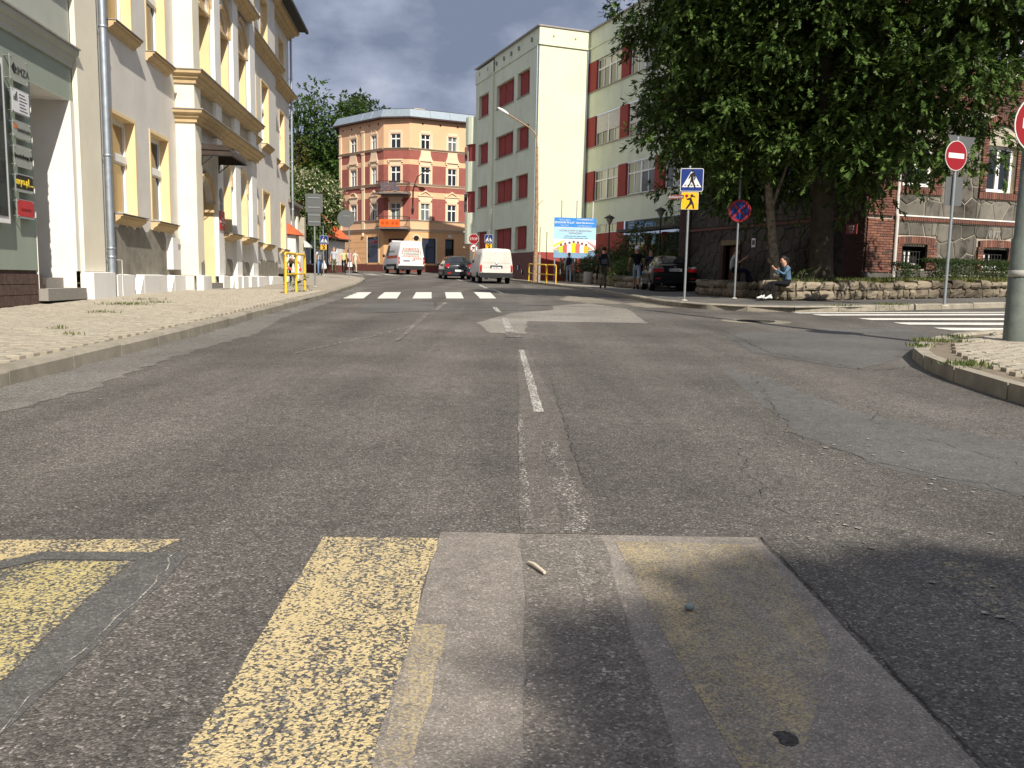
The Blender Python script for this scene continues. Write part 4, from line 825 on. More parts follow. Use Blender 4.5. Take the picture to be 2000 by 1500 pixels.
b = MB(O3); b.box(3.45, 3.75, -.03, 0, 4.32, 4.55); b.build('number_plate', m_whitep, ten)
for T, x0, x1 in ((O1, -6.4, -2.5), (O3, 2.5, 3.1), (O3, 4.1, 8.3)):
    for k in range(5):
        b = MB(T); b.box(x0, x1, -.022, -.0015, 2.0+.46*k, 2.0+.46*k+.435); b.build('wall_panel', m_org, ten)
for x in (-3.0, -6.3): b = MB(O1); b.ball((x+.15, -.1, 4.45), (.16, .1, .2)); b.build('corbel', m_orl, ten)
for k in range(9): b = MB(O3 if k > 4 else O1); x = (k-4)*1.55-.5 if k > 4 else -6+1.3*k; b.box(x, x+.14, -.01, .05, 13.45, 13.6); b.build('vent', m_dark, ten)
# eaves, sloping metal fascia, roof, chimney
def outl(o): 
    P = [O1 @ Vector((-L1-o, -o, 0)), O1 @ Vector((0+.4*o, -o, 0)), O3 @ Vector((-.25*o, -o, 0)), O3 @ Vector((L3+o, -o, 0))]
    return [(v.x, v.y) for v in P]
b = MB(); p0, p1, p2 = outl(.0), outl(.42), outl(.12); bk = [(4, 92), (-16, 92)]
b.prismz(p1+bk, 13.86, 13.98); b.build('eaves', mat('eaves_dark', (.06, .04, .035), .8), ten)
b = MB(); b.add([(*q, 13.98) for q in p1]+[(*q, 14.62) for q in p2], [(i, i+1, i+5, i+4) for i in range(3)])
for i in range(3):
    for k in range(1, 5):
        t = k/5; u0 = Vector(p1[i]).lerp(Vector(p1[i+1]), t); u1 = Vector(p2[i]).lerp(Vector(p2[i+1]), t); b.tube([(u0.x, u0.y-.01, 13.99), (u1.x, u1.y-.01, 14.62)], .02, 5)
b.build('metal_fascia', mat('sheet_metal_blue_grey', (.27, .32, .36), .45, .08, 3, 0, 0, .4, .35), ten)
b = MB(); b.prismz(p2+bk, 14.6, 14.66); b.build('roof', m_darkroof, ten)
b = MB(O3); b.box(1.5, 2.3, 3.2, 3.9, 14.6, 15.25); ch = b.build('chimney', m_org, ten); b = MB(O3); b.box(1.42, 2.38, 3.12, 3.98, 15.25, 15.36); b.build('chimney_cap', m_orl, ch)
for x in (3.9, 5.2, 5.7): b = MB(O3); b.tube([(x, 2, 14.6), (x, 2, 15.1)], .03, 6); b.tube([(x-.15, 2, 15.05), (x+.15, 2, 15.05)], .03, 5); b.build('roof_vent', m_tin, ten)
# balconies
def balc(z, name, orange):
    b = MB(O2); b.prismz([(-2.75, 0), (.15, 0), (.1, -.95), (-.35, -1.25), (-2.2, -1.25), (-2.7, -.95)][::-1], z, z+.14); b.prismz([(-2.5, 0), (-.1, 0), (-.3, -.8), (-2.2, -.8)][::-1], z-.14, z-.003)
    o = b.build(name, mat('balcony_slab', (.2, .17, .15), .9, .15, 5), ten); P = [(-2.66, -.05), (-2.62, -.9), (-2.15, -1.18), (-.4, -1.18), (.02, -.9), (.06, -.05)]
    b = MB(O2)
    for zz in (z+.2, z+1.02): b.tube([(x, y, zz) for x, y in P], .025, 6)
    for (x0, y0), (x1, y1) in zip(P, P[1:]):
        n = max(2, int(math.hypot(x1-x0, y1-y0)/.11))
        for i in range(n+1): t = i/n; b.tube([(x0+(x1-x0)*t, y0+(y1-y0)*t, z+.14), (x0+(x1-x0)*t, y0+(y1-y0)*t, z+1.02)], .011, 4, cap=False)
    b.build('railing', mat('iron_brown', (.06, .04, .03), .6), o); return o
balc(7.7, 'balcony', 0); bo = balc(4.86, 'balcony', 1)
b = MB(O2); b.box(-2.1, -1.5, -1.15, -1.11, 7.9, 8.65); b.box(-1.4, -.7, -1.14, -1.1, 7.95, 8.7); b.box(-.68, -.45, -1.15, -1.11, 7.9, 8.3); bc = b.build('balcony_mat', mat('cloth_grey_violet', (.16, .13, .15), .9, .3, 5), ten)
b = MB(O2); b.prismx([(-1.22, 5.05), (-1.28, 5.0), (-1.30, 5.6), (-1.23, 5.62)], -2.15, -.4); bn = b.build('balcony_cloth', mat('cloth_orange', (.75, .13, .02), .7, .15, 6), ten)
b = MB(O2)
for x in (-1.85, -1.45, -.95, -.6): b.lathe([(.07, -1.306), (.13, -1.303)], (x, 0, 5.33), 10, 0, 'y')
b.build('print', mat('cloth_rust', (.5, .07, .01), .8), bn)
# ------------------------------------------------------------------ stone building with brick dressings, low stone walls
oS = (10.65, 26.0); TS = frame(oS, 68.8); TSL = frame(oS, -21.2, 0, True)
def stone_mat(name, c1, c2, dk):
    m, t, b = nodes(name); p = pos(t); oi = nd(t, 'ShaderNodeObjectInfo')
    c = ramp(t, noise(t, 2.2, p, 8, .65), [(.3, c1), (.55, c2), (.75, dk)]); r = ramp(t, oi.outputs['Random'], [(0, .72), (1, 1.25)]); c = mixc(t, 1., c, r, 'MULTIPLY')
    soot = ramp(t, noise(t, .55, p, 7, .65), [(.45, 1.15), (.62, .38)]); c = mixc(t, 1., c, soot, 'MULTIPLY')
    t.links.new(c, b.inputs['Base Color']); b.inputs['Roughness'].default_value = .92; b.inputs['Specular IOR Level'].default_value = .12
    bump(t, b, noise(t, 26, p, 8, .7), .7, .03); return m
m_stone = stone_mat('rubble_stone', (.105, .098, .084), (.165, .152, .128), (.045, .042, .038))
m_stoned = stone_mat('rubble_stone_shaded', (.050, .046, .040), (.085, .076, .064), (.03, .028, .025))  # dark stone of the left face, with the tree's shade put into its colour
m_wst = stone_mat('wall_stone', (.165, .138, .10), (.23, .195, .145), (.085, .07, .052))
m_mort = mat('mortar_pale', (.40, .36, .29), .95, .2, 4, .4, 80, .05, 0, .5, (.2, .18, .15))
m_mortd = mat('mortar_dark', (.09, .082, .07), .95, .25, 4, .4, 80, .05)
def brick_mat(name, cols):
    m, t, b = nodes(name); p = pos(t); oi = nd(t, 'ShaderNodeObjectInfo')
    c = ramp(t, oi.outputs['Random'], [(i/(len(cols)-1), q) for i, q in enumerate(cols)]); n_ = ramp(t, noise(t, 9, p, 7, .7), [(.3, .65), (.65, 1.15)]); c = mixc(t, 1., c, n_, 'MULTIPLY')
    soot = ramp(t, noise(t, .8, p, 6), [(.5, 0.), (.75, .75)]); c = mixc(t, soot, c, (.05, .04, .035))
    t.links.new(c, b.inputs['Base Color']); b.inputs['Roughness'].default_value = .9; bump(t, b, noise(t, 60, p, 5), .4, .01); return m
m_brick = brick_mat('brick_red', [(.20, .082, .053), (.145, .06, .044), (.26, .115, .072), (.085, .048, .04), (.18, .075, .052)])
st = thing('stone_building', 'dark rubble stone building with red brick corners and window surrounds on the right', 'building', (*oS, 1.0))
bricks_done = [0]; more_bricks = MB()
def bmesh_of(L_, H_, D_=.1):
    b = MB(); e_ = .006; a, h = L_/2-.005, H_/2-.005
    b.add([(-a, 0, -h), (a, 0, -h), (a, 0, h), (-a, 0, h), (-a, -D_+e_, -h), (a, -D_+e_, -h), (a, -D_+e_, h), (-a, -D_+e_, h), (-a+e_, -D_, -h+e_), (a-e_, -D_, -h+e_), (a-e_, -D_, h-e_), (-a+e_, -D_, h-e_)],
          [(0, 1, 5, 4), (1, 2, 6, 5), (2, 3, 7, 6), (3, 0, 4, 7), (4, 5, 9, 8), (5, 6, 10, 9), (6, 7, 11, 10), (7, 4, 8, 11), (8, 9, 10, 11)]); return b
BM = {}
def brick(T, x, y, z, L_, H_, tilt=0., single=True):
    k = (round(L_, 3), round(H_, 3))
    if k not in BM: BM[k] = (lambda q: (q, q.mesh('brick', m_brick)))(bmesh_of(*k))
    M = T @ Matrix.Translation((x, y+random.uniform(-.004, .004), z)) @ Matrix.Rotation(tilt, 4, 'Y')
    if single and bricks_done[0] < 300: bricks_done[0] += 1; link('brick', BM[k][1], M.translation, st, M.to_euler())
    else: more_bricks.T = M; more_bricks.add(BM[k][0].v, BM[k][0].f)
def courses(T, x0, x1, z0, z1, y=.04, single=True, c=.079, l=.255, quoin=0.):
    n = int(round((z1-z0)/c)); c = (z1-z0)/n
    for i in range(n):
        a = x0; e_ = x1+(quoin if i % 6 < 3 else 0); x = a-(l/2 if i % 2 else 0)
        while x < e_-.02:
            p, q = max(x, a), min(x+l, e_)
            if q-p > .05: brick(T, (p+q)/2, y, z0+c*(i+.5), round(q-p, 2), c, 0, single)
            x += l
def arch(T, x0, x1, z, n, rise, hgt, single=True):
    cx = (x0+x1)/2; wd = (x1-x0)/n
    for i in range(n):
        u = (i+.5)/n*2-1; brick(T, cx+u*(x1-x0)/2, .035, z+hgt/2+rise*(1-u*u), wd, hgt, u*rise*2.0/(x1-x0)*1.2 if rise else 0, single)
GW = ((1.25, 2.5), (4.72, 6.0), (8.2, 9.5)); BW = ((1.42, 2.42), (4.85, 5.95), (8.4, 9.4)); UW = ((1.25, 2.5), (4.72, 6.0), (8.2, 9.5))
holes = [(a, c, 3.96, 5.42) for a, c in GW]+[(a, c, 1.46, 2.13) for a, c in BW]+[(a, c, 8.0, 10.3) for a, c in UW]
b = MB(TS); b.wall(0, 16, .6, 13, holes, .03); b.build('wall', m_mort, st)
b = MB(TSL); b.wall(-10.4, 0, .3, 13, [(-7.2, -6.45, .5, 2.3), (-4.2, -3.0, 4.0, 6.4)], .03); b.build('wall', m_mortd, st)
b = MB(); q = [TSL @ Vector((-10.4, .05, 0)), TS @ Vector((0, .05, 0)), TS @ Vector((16, .05, 0)), TS @ Vector((16, 12, 0))]; b.prismz([(v.x, v.y) for v in q], 12.95, 13.15); b.build('roof', m_darkroof, st)
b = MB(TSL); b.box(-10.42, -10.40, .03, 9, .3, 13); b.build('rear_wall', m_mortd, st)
# nearest pieces are counted out one by one, most visible first
courses(TS, -.01, 1.03, 1.30, 2.92); 
for a, c in BW[:2]: courses(TS, a-.25, a-.01, 1.42, 2.2); courses(TS, c+.01, c+.42, 1.42, 2.2); arch(TS, a-.2, c+.35, 2.16, 15, .04, .24)
a, c = GW[1]; courses(TS, a-.26, a-.005, 3.95, 5.75); courses(TS, c+.005, c+.36, 3.95, 5.75); arch(TS, a-.28, c+.38, 3.72, 22, 0, .22); arch(TS, a-.1, c+.1, 5.8, 17, .28, .34)
for k in range(66): brick(TS, 1.16+.081*k, .035, 2.96, .079, .12)
a, c = GW[0]; courses(TS, c+.005, c+.36, 3.95, 5.3); arch(TS, a-.28, c+.38, 3.72, 22, 0, .22)
# the rest, largely behind the tree, joined
courses(TS, -.01, 1.03, 3.02, 12.9, single=False); courses(TS, 3.3, 3.9, 7.4, 12, single=False); courses(TS, 1.04, 7.5, 6.4, 6.95, .06, False); courses(TS, 1.04, 7.5, 7.05, 7.5, .05, False)
for k in range(80): brick(TS, 1.1+.08*k, .02, 7.0, .078, .11, 0, False)
a, c = GW[0]; courses(TS, a-.26, a-.005, 3.95, 5.75, single=False); arch(TS, a-.1, c+.1, 5.5, 17, .28, .34, False)
for a, c in UW: courses(TS, a-.3, a-.01, 7.6, 10.8, single=False); courses(TS, c+.01, c+.4, 7.6, 10.8, single=False); arch(TS, a-.2, c+.2, 10.3, 17, .25, .34, False)
more_bricks.build('bricks', m_brick, st, 'stuff'); more_bricks = MB()
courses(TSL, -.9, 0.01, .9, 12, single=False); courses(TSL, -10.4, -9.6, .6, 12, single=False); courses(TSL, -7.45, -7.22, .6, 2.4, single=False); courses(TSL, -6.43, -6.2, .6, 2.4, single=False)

more_bricks.build('bricks', brick_mat('brick_shaded', [(.10, .045, .03), (.07, .035, .028), (.12, .055, .038)]), st, 'stuff')  # left face bricks darkened: shade under the tree is put into their colour
# rubble stones: Voronoi cells with recessed joints
def clip(P, n, d):
    out = []
    for i in range(len(P)):
        a, c = P[i], P[(i+1) % len(P)]; da, dc = a[0]*n[0]+a[1]*n[1]-d, c[0]*n[0]+c[1]*n[1]-d
        if da <= 0: out.append(a)
        if da*dc < 0: t = da/(da-dc); out.append((a[0]+(c[0]-a[0])*t, a[1]+(c[1]-a[1])*t))
    return out
def rubble(T, x0, x1, z0, z1, size, avoid, seed, single, m, y=.03, gap=.011, depth=.035, parent=None, jit=.85):
    r = random.Random(seed); pts = []; nx, nz = max(1, int((x1-x0)/size)), max(1, int((z1-z0)/(size*.8)))
    for i in range(nx):
        for j in range(nz): pts.append((x0+(i+.5+(j % 2)*.4+r.uniform(-.4, .4)*jit)*(x1-x0)/nx, z0+(j+.5+r.uniform(-.4, .4)*jit)*(z1-z0)/nz))
    rest = MB(T); cnt = 0
    for p in pts:
        P = [(x0, z0), (x1, z0), (x1, z1), (x0, z1)]
        for q in pts:
            if q is p or abs(q[0]-p[0]) > size*3 or abs(q[1]-p[1]) > size*3: continue
            n = (q[0]-p[0], q[1]-p[1]); l = math.hypot(*n); n = (n[0]/l, n[1]/l); P = clip(P, n, (p[0]+q[0])/2*n[0]+(p[1]+q[1])/2*n[1]-gap)
            if len(P) < 3: break
        if len(P) < 3: continue
        Q = [P]
        for h in avoid:
            N_ = []
            for P_ in Q:
                a = clip(P_, (1, 0), h[0]); c = clip(P_, (-1, 0), -h[1]); mid = clip(clip(P_, (-1, 0), -h[0]), (1, 0), h[1]); d = clip(mid, (0, 1), h[2]) if len(mid) > 2 else []; e_ = clip(mid, (0, -1), -h[3]) if len(mid) > 2 else []
                N_ += [g for g in (a, c, d, e_) if len(g) > 2]
            Q = N_
        for P_ in Q:
            A = abs(sum(P_[i-1][0]*P_[i][1]-P_[i][0]*P_[i-1][1] for i in range(len(P_))))/2
            if A < .006: continue
            cx, cz = sum(a for a, _ in P_)/len(P_), sum(a for _, a in P_)/len(P_); n = len(P_); dd = depth*r.uniform(.6, 1.2)
            vs = [(a, y, c) for a, c in P_]+[(a+(cx-a)*.05, y-dd*.7, c+(cz-c)*.05) for a, c in P_]+[(a+(cx-a)*.2, y-dd*(1+r.uniform(-.15, .2)), c+(cz-c)*.2) for a, c in P_]
            fs = [(i, (i+1) % n, (i+1) % n+n, i+n) for i in range(n)]+[(i+n, (i+1) % n+n, (i+1) % n+2*n, i+2*n) for i in range(n)]+[tuple(range(2*n, 3*n))]
            if single and cnt < 290: b = MB(T); b.add(vs, fs); b.build('stone', m, parent); cnt += 1
            else: rest.add(vs, fs)
    rest.build('stones', m, parent, 'stuff')
av = [(a-.27, c+.43, 1.4, 2.47) for a, c in BW]+[(a-.28, c+.38, 3.7, 5.76) for a, c in GW]+[(a-.12, c+.12, 5.7, 6.4) for a, c in GW]
rubble(TS, 1.05, 9.5, 1.3, 2.88, .56, av, 3, True, m_stone, parent=st)
rubble(TS, 1.05, 9.5, 3.04, 6.38, .6, av, 4, True, m_stone, parent=st)
rubble(TS, 1.05, 9.5, 7.55, 12, .5, [(a-.32, c+.42, 7.5, 10.9) for a, c in UW], 5, False, m_stone, parent=st)
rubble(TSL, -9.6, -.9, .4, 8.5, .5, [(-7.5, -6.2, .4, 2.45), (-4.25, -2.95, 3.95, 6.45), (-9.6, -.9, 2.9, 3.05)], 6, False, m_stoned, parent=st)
b = MB(TS); b.box(-.06, 3.0, -.10, .05, .6, 1.28); b.box(3.0, 12, -.07, .05, .6, 1.24); b.build('plinth', mat('plinth_stone', (.10, .095, .085), .9, .25, 4, .5, 40), st)
b = MB(TS); b.box(1.06, 12, -.06, .02, 3.035, 3.075); b.build('string_course', m_whitep, st)
b = MB(TS); b.box(1.05, 9, .0, .03, 6.2, 6.39); b.build('string_course', m_mort, st)
for a, c in GW:
    w_ = win(TS, st, a, c, 3.96, 5.42, .16, None, None, .03, None, 1, gl=m_glass, fw=.08); b = MB(TS); b.reveal(a, c, 3.96, 5.42, .0, .24); b.box(a, c, .1, .2, 5.43, 5.78); b.spandrel(a, c, 5.5, .0, .03, 5.85); b.build('window_head', mat('plaster_cream_dull', (.5, .44, .33), .9, .1, 3), w_)
for a, c in UW: win(TS, st, a, c, 8.0, 10.3, .16, None, None, .03, .62, 1, gl=m_glass, fw=.08)
for a, c in BW:
    b = MB(TS); b.reveal(a, c, 1.46, 2.13, .0, .35); b.box(a, c, .33, .36, 1.46, 2.13); o = b.build('basement_window', m_dark, st)
    b = MB(TS); b.box(a+.05, c-.15, .2, .24, 1.5, 1.62); b.box(a+.3, a+.38, .2, .23, 1.62, 2.0); b.box(a+.5, a+.56, .2, .23, 1.62, 2.0); b.build('frame', m_frame, o)
    b = MB(TS)
    for k in range(7): x = a+.06+k*(c-a-.25)/6; b.tube([(x, .06, 1.5), (x, .06, 1.98)], .012, 5)
    for z in (1.52, 1.74, 1.97): b.tube([(a+.03, .06, z), (c-.16, .06, z)], .012, 5)
    b.build('grating', m_iron, o)
b = MB(TS); b.tube([(1.08, -.1, 1.15), (1.08, -.1, 3.0), (1.08, -.06, 3.1), (1.08, -.06, 9)], .055, 10); b.build('rain_pipe', mat('pipe_painted_grey', (.5, .48, .45), .6, .1, 6), st)
b = MB(TSL); b.box(-7.18, -6.47, .2, .25, .5, 2.28); o = b.build('door', m_doorw, st); b = MB(TSL); b.tube([(-6.6, .2, 1.4), (-6.6, .13, 1.4), (-6.75, .13, 1.4)], .012, 6); b.build('handle', m_steel, o)
b = MB(TSL); b.box(-7.4, -6.2, -.06, .03, 2.32, 2.5); b.build('door_lintel', mat('stone_ochre', (.2, .15, .08), .9, .2, 8), st)
b = MB(TSL); b.box(-10.4, 0, -.03, .03, 2.93, 3.02); b.build('string_course', m_brick, st)
win(TSL, st, -4.2, -3.0, 4.0, 6.4, .15, None, None, .03, .62, 1, fw=.08)
nt_ = thing('notice_sheet', 'small white paper notice on the shaded stone wall behind the tree', 'notice', TSL @ Vector((-5.4, 0, 2.2))); b = MB(TSL); b.box(-5.52, -5.3, -.05, -.035, 2.2, 2.52); b.build('sheet', m_prnw, nt_)
b = MB(TSL); b.box(-5.49, -5.33, -.052, -.0505, 2.28, 2.45); b.build('print', m_prg, nt_)
np_ = thing('school_plate', 'dull red plate with pale lettering on the shaded brick corner under the tree', 'sign', TSL @ Vector((-.5, 0, 2.5))); b = MB(TSL); b.box(-.75, -.3, -.1, -.07, 2.45, 2.75); b.build('plate', mat('plate_red_dull', (.25, .05, .04), .5), np_)
for k in range(3): text(('ZESPOL', 'SZKOL', 'NR 2')[k], .07, TSL @ Matrix.Translation((-.525, -.102, 2.68-.08*k)), m_prnw, np_)
# chalked scribble on the stone
b = MB(TS); 
for P in ([(0, 0), (.05, .35), (.1, .05), (.16, .35), (.2, 0)], [(.27, .3), (.3, 0), (.36, .32)], [(.45, .1), (.5, .3), (.6, .3), (.62, .12), (.52, .05), (.47, .16)], [(.72, .3), (.7, .05), (.85, .02)], [(.62, -.1), (.78, -.05), (.62, -.22), (.8, -.2)]): b.tube([(4.9+x, -.06, 2.42+z) for x, z in P], .011, 4)
b.build('scribble', mat('chalk', (.42, .4, .36), .9), st)

# low retaining wall of squared stones along the pavement, soil and grass behind it
def low_wall(P, name, label, h, m, seed, z_off=PAVE_OFF, th=.38, lens=(.18, .52), courses_=2):
    r = random.Random(seed); root = thing(name, label, 'wall', (P[0][0], P[0][1], gz(*P[0])+z_off)); core = MB()
    for (x0, y0), (x1, y1) in zip(P, P[1:]):
        L_ = math.hypot(x1-x0, y1-y0); hdg = math.degrees(math.atan2(x1-x0, y1-y0)); T = frame((x0, y0), hdg); zf = lambda t: gz(x0+(x1-x0)*t/L_, y0+(y1-y0)*t/L_)+z_off; n = max(1, int(L_/.6)); core.T = T
        for i in range(n):
            a, c = L_*i/n, L_*(i+1)/n; za, zc = zf(a), zf(c)
            core.add([(a, .03, za-.1), (c, .03, zc-.1), (c, th, zc-.1), (a, th, za-.1), (a, .03, za+h-.05), (c, .03, zc+h-.05), (c, th, zc+h-.05), (a, th, za+h-.05)], [(0, 1, 5, 4), (4, 5, 6, 7), (2, 3, 7, 6)]+([(3, 0, 4, 7)] if i == 0 else [])+([(1, 2, 6, 5)] if i == n-1 else []))
        for k in range(courses_):
            x = 0
            while x < L_-.05:
                l = min(r.uniform(*lens), L_-x); hb = h*(.55, .45)[k]; z = zf(x+l/2)+k*h*.55; top = k == courses_-1
                hh = hb*r.uniform(.92, 1.0)+(r.uniform(-.02, .06) if top else 0); g = .012; bz = z+r.uniform(-.02, .02)*(k > 0)
                n1, n2, n3 = 4, 3, 0; vs = []; d = r.uniform(.03, .09)
                grid = [[None]*4 for _ in range(4)]
                for u in range(4):
                    for v in range(4):
                        e_ = (u in (0, 3))+(v in (0, 3)); X = x+g+(l-2*g)*(u/3)+r.uniform(-.018, .018); Z = bz+g+(hh-2*g)*(v/3)+r.uniform(-.02, .02); Y = -d*(1, .5, .0)[e_]+r.uniform(-.02, .02)
                        grid[u][v] = len(vs); vs.append((X, Y, Z))
                fs = [(grid[u][v], grid[u+1][v], grid[u+1][v+1], grid[u][v+1]) for u in range(3) for v in range(3)]
                bd = [grid[u][0] for u in range(4)]+[grid[3][v] for v in range(1, 4)]+[grid[u][3] for u in (2, 1, 0)]+[grid[0][v] for v in (2, 1)]; o = len(vs)
                vs += [(vs[i][0], th*(.98 if top else .6), vs[i][2]+(.01 if top else 0)) for i in bd]; fs += [(bd[(i+1) % len(bd)], bd[i], o+i, o+(i+1) % len(bd)) for i in range(len(bd))]
                b = MB(T); b.add(vs, fs, 0, False); b.build('stone', m, root); x += l
    core.build('mortar_core', mat('mortar_wall', (.17, .145, .11), .95, .25, 5, .4, 60, .05), root); return root
LW = [(6.05, 28.2), (6.5, 25.0), (6.95, 22.2), (7.3, 22.05), (9.5, 22.9), (11.9, 23.8), (15.6, 25.3), (19, 26.7)]
low_wall(LW, 'low_stone_wall', 'low two course wall of rough tan stones in front of the stone building', .44, m_wst, 11)
m_soil = mat('soil', (.16, .12, .075), .95, .3, 3, .5, 30, .05)
drape([(x+.15, y+.25) for x, y in LW]+[(20, 29.3), (10.7, 25.9), (8.2, 31.8), (6.4, 31.5)], .8, .50, 'soil', m_soil)
LP = [(3.3, 50.0), (3.9, 47.5), (4.45, 45.0), (5.0, 40.6), (5.6, 38.9), (6.9, 38.2)]
low_wall(LP, 'planter_wall', 'low shaded stone planter wall below the shrubs at the school', .52, m_wst, 12, lens=(.3, .6))
drape([(x+.25, y+.15) for x, y in LP]+[(9.3, 39.2), (4.4, 51.6), (3.2, 51.6)], .9, .56, 'soil', m_soil)
# ------------------------------------------------------------------ vegetation
m_bark = mat('bark_grey', (.05, .042, .032), .95, .35, 6, .8, 18, .1)
m_barkp = mat('bark_pale', (.20, .17, .13), .95, .5, 9, .6, 14, .1)
OAK = [(0, 0), (.09, .13), (.05, .24), (.24, .36), (.10, .46), (.30, .66), (.10, .70), (.14, .90), (0, 1.0)]
def leaf_shape(kind):
    """right half outline (x, y); returns verts (fold along the midrib) and faces"""
    if kind == 'oak':
        H_ = OAK; vs = [(0, y, 0) for _, y in H_]+[(x, y, -.22*x) for x, y in H_[1:-1]]+[(-x, y, -.22*x) for x, y in H_[1:-1]]; n = len(H_); k = n-2; fs = []
        for s_ in (0, 1):
            o = n+s_*k; row = [0]+[o+i for i in range(k)]+[n-1]
            for i in range(n-1):
                q = [i, i+1] + ([row[i+1], row[i]] if row[i] != i else [row[i+1]]); q = [j for t, j in enumerate(q) if j not in q[:t]]
                if len(q) > 2: fs.append(tuple(q if s_ == 0 else q[::-1]))
        return vs, fs
    if kind == 'oval': return [(0, 0, 0), (.26, .4, -.05), (0, 1, 0), (-.26, .4, -.05)], [(0, 1, 2, 3)]
    return [(0, 0, 0), (.12, .5, -.03), (0, 1, -.05), (-.12, .5, -.03)], [(0, 1, 2, 3)]
def leaves(name, P, D, S, kind, m, parent=None, stuff=None, twist=.7):
    """P tip base points, D pointing directions, S sizes (numpy) -> one foliage mesh"""
    lv, lf = leaf_shape(kind); lv = np.array(lv, float); n = len(P)
    D = D/np.linalg.norm(D, axis=1, keepdims=True); up = np.tile(np.array([0, 0, 1.]), (n, 1))+rng.normal(0, twist*.5, (n, 3))
    X = np.cross(D, up); X /= np.linalg.norm(X, axis=1, keepdims=True)+1e-9; Z = np.cross(X, D)
    V = P[:, None, :]+S[:, None, None]*(lv[None, :, 0:1]*X[:, None, :]+lv[None, :, 1:2]*D[:, None, :]+lv[None, :, 2:3]*Z[:, None, :])
    o = Vector(P.mean(0)); V = V.reshape(-1, 3)-np.array(o); k = len(lv)
    me = bpy.data.meshes.new(name); base = (np.arange(n)*k)
    lens = [len(f) for f in lf]; idx = np.concatenate([np.array(f) for f in lf]); loops = (base[:, None]+idx[None, :]).ravel()
    me.vertices.add(n*k); me.vertices.foreach_set('co', V.ravel().astype(np.float32)); me.loops.add(len(loops)); me.loops.foreach_set('vertex_index', loops.astype(np.int32))
    tot = np.tile(np.array(lens), n); st_ = np.concatenate([[0], np.cumsum(tot)[:-1]]); me.polygons.add(len(tot)); me.polygons.foreach_set('loop_start', st_.astype(np.int32)); me.polygons.foreach_set('loop_total', tot.astype(np.int32))
    me.materials.append(m); me.update(calc_edges=True); me.validate()
    ob = link(name, me, o, parent)
    if stuff: ob['kind'] = 'stuff'
    return ob
def unit(n): v = rng.normal(size=(n, 3)); return v/np.linalg.norm(v, axis=1, keepdims=True)
def in_lobes(lobes, n, shell=.55):
    """points in a union of ellipsoids, gathered towards their outer shell"""
    vol = np.array([l[1][0]*l[1][1]*l[1][2] for l in lobes])**.75; w_ = rng.choice(len(lobes), n, p=vol/vol.sum()); u = unit(n); r = (shell+(1-shell)*rng.random(n)**.7)
    C_ = np.array([l[0] for l in lobes]); A_ = np.array([l[1] for l in lobes]); return C_[w_]+u*r[:, None]*A_[w_], u
def sprays(lobes, ns, nl, ln, size, droop=.35, shell=.6, jitter=.9):
    """drooping twigs, each carrying nl leaves"""
    B, u = in_lobes(lobes, ns, shell); d = u*np.array([1, 1, .5])+rng.normal(0, .35, (ns, 3)); d[:, 2] -= droop; d /= np.linalg.norm(d, axis=1, keepdims=True)
    t = rng.random((ns, nl))**.8; L_ = ln*(.6+.8*rng.random(ns)); P = B[:, None, :]+d[:, None, :]*(t*L_[:, None])[:, :, None]; P[:, :, 2] -= (t**2*L_[:, None])*.35
    P += rng.normal(0, .05*ln, P.shape); D = d[:, None, :]*.8+rng.normal(0, jitter*.55, P.shape); D[:, :, 2] -= .25
    S = size*(.6+.7*rng.random((ns, nl))); return P.reshape(-1, 3), D.reshape(-1, 3), S.ravel(), B, d, L_
def limb_tree(b, base, r0, lobes, mid, n=3):
    b.tube([base, (base[0]+.05, base[1], base[2]+.25), *mid[:-1], mid[-1]], [r0*1.35, r0*1.05]+[r0*(.95-.2*i) for i in range(len(mid))], 10)
    for (c, a) in lobes:
        s_ = Vector(mid[min(len(mid)-1, random.randint(0, len(mid)-1))]); e_ = Vector(c); m_ = s_.lerp(e_, .5)+Vector((random.uniform(-.3, .3), random.uniform(-.3, .3), .3)); b.tube([s_, m_, e_], [r0*.45, r0*.28, r0*.1], 6)
        for _ in range(n):
            f_ = e_+Vector(rng.normal(0, .6, 3)*np.array(a)*.7); b.tube([m_.lerp(e_, .5), e_.lerp(f_, .5), f_], [r0*.16, r0*.09, r0*.03], 5)
# big oak over the right pavement
m_oak = leaf('leaf_oak', (.028, .058, .012), (.088, .145, .030), .06, 5.)
zt = gz(8.2, 23)+.5
oak = thing('oak_tree', 'large dark green oak tree with lobed leaves in front of the stone building', 'tree', (8.3, 23.2, zt))
lobes = [((7.4, 20.8, 7.4), (4.2, 3.7, 3.3)), ((5.2, 21.7, 6.0), (2.1, 2.3, 1.9)), ((4.2, 20.8, 7.6), (1.4, 2.0, 2.1)), ((6.4, 21.9, 5.1), (2.5, 1.6, 1.4)), ((8.4, 19.9, 4.5), (2.0, 2.0, 1.35)), ((8.9, 18.8, 5.5), (1.4, 1.3, 1.1)), ((7.0, 23.3, 4.1), (2.8, 1.2, 1.4)), ((8.2, 21.6, 3.7), (1.4, .9, .9)), ((9.8, 18.3, 7.0), (1.8, 1.5, 1.7)), ((7.5, 21.5, 10.6), (3.8, 3.6, 3.2)), ((5.5, 20.9, 9.8), (2.1, 2.4, 2.4)), ((9.9, 18, 9.2), (2.0, 2.0, 2.2)), ((7, 23.6, 6.2), (3.2, 2.4, 3.0))]
lobes = [((c[0]*1.09, c[1]*1.09, (c[2]-.85)*1.09+.85), tuple(q*1.09 for q in a)) for c, a in lobes]
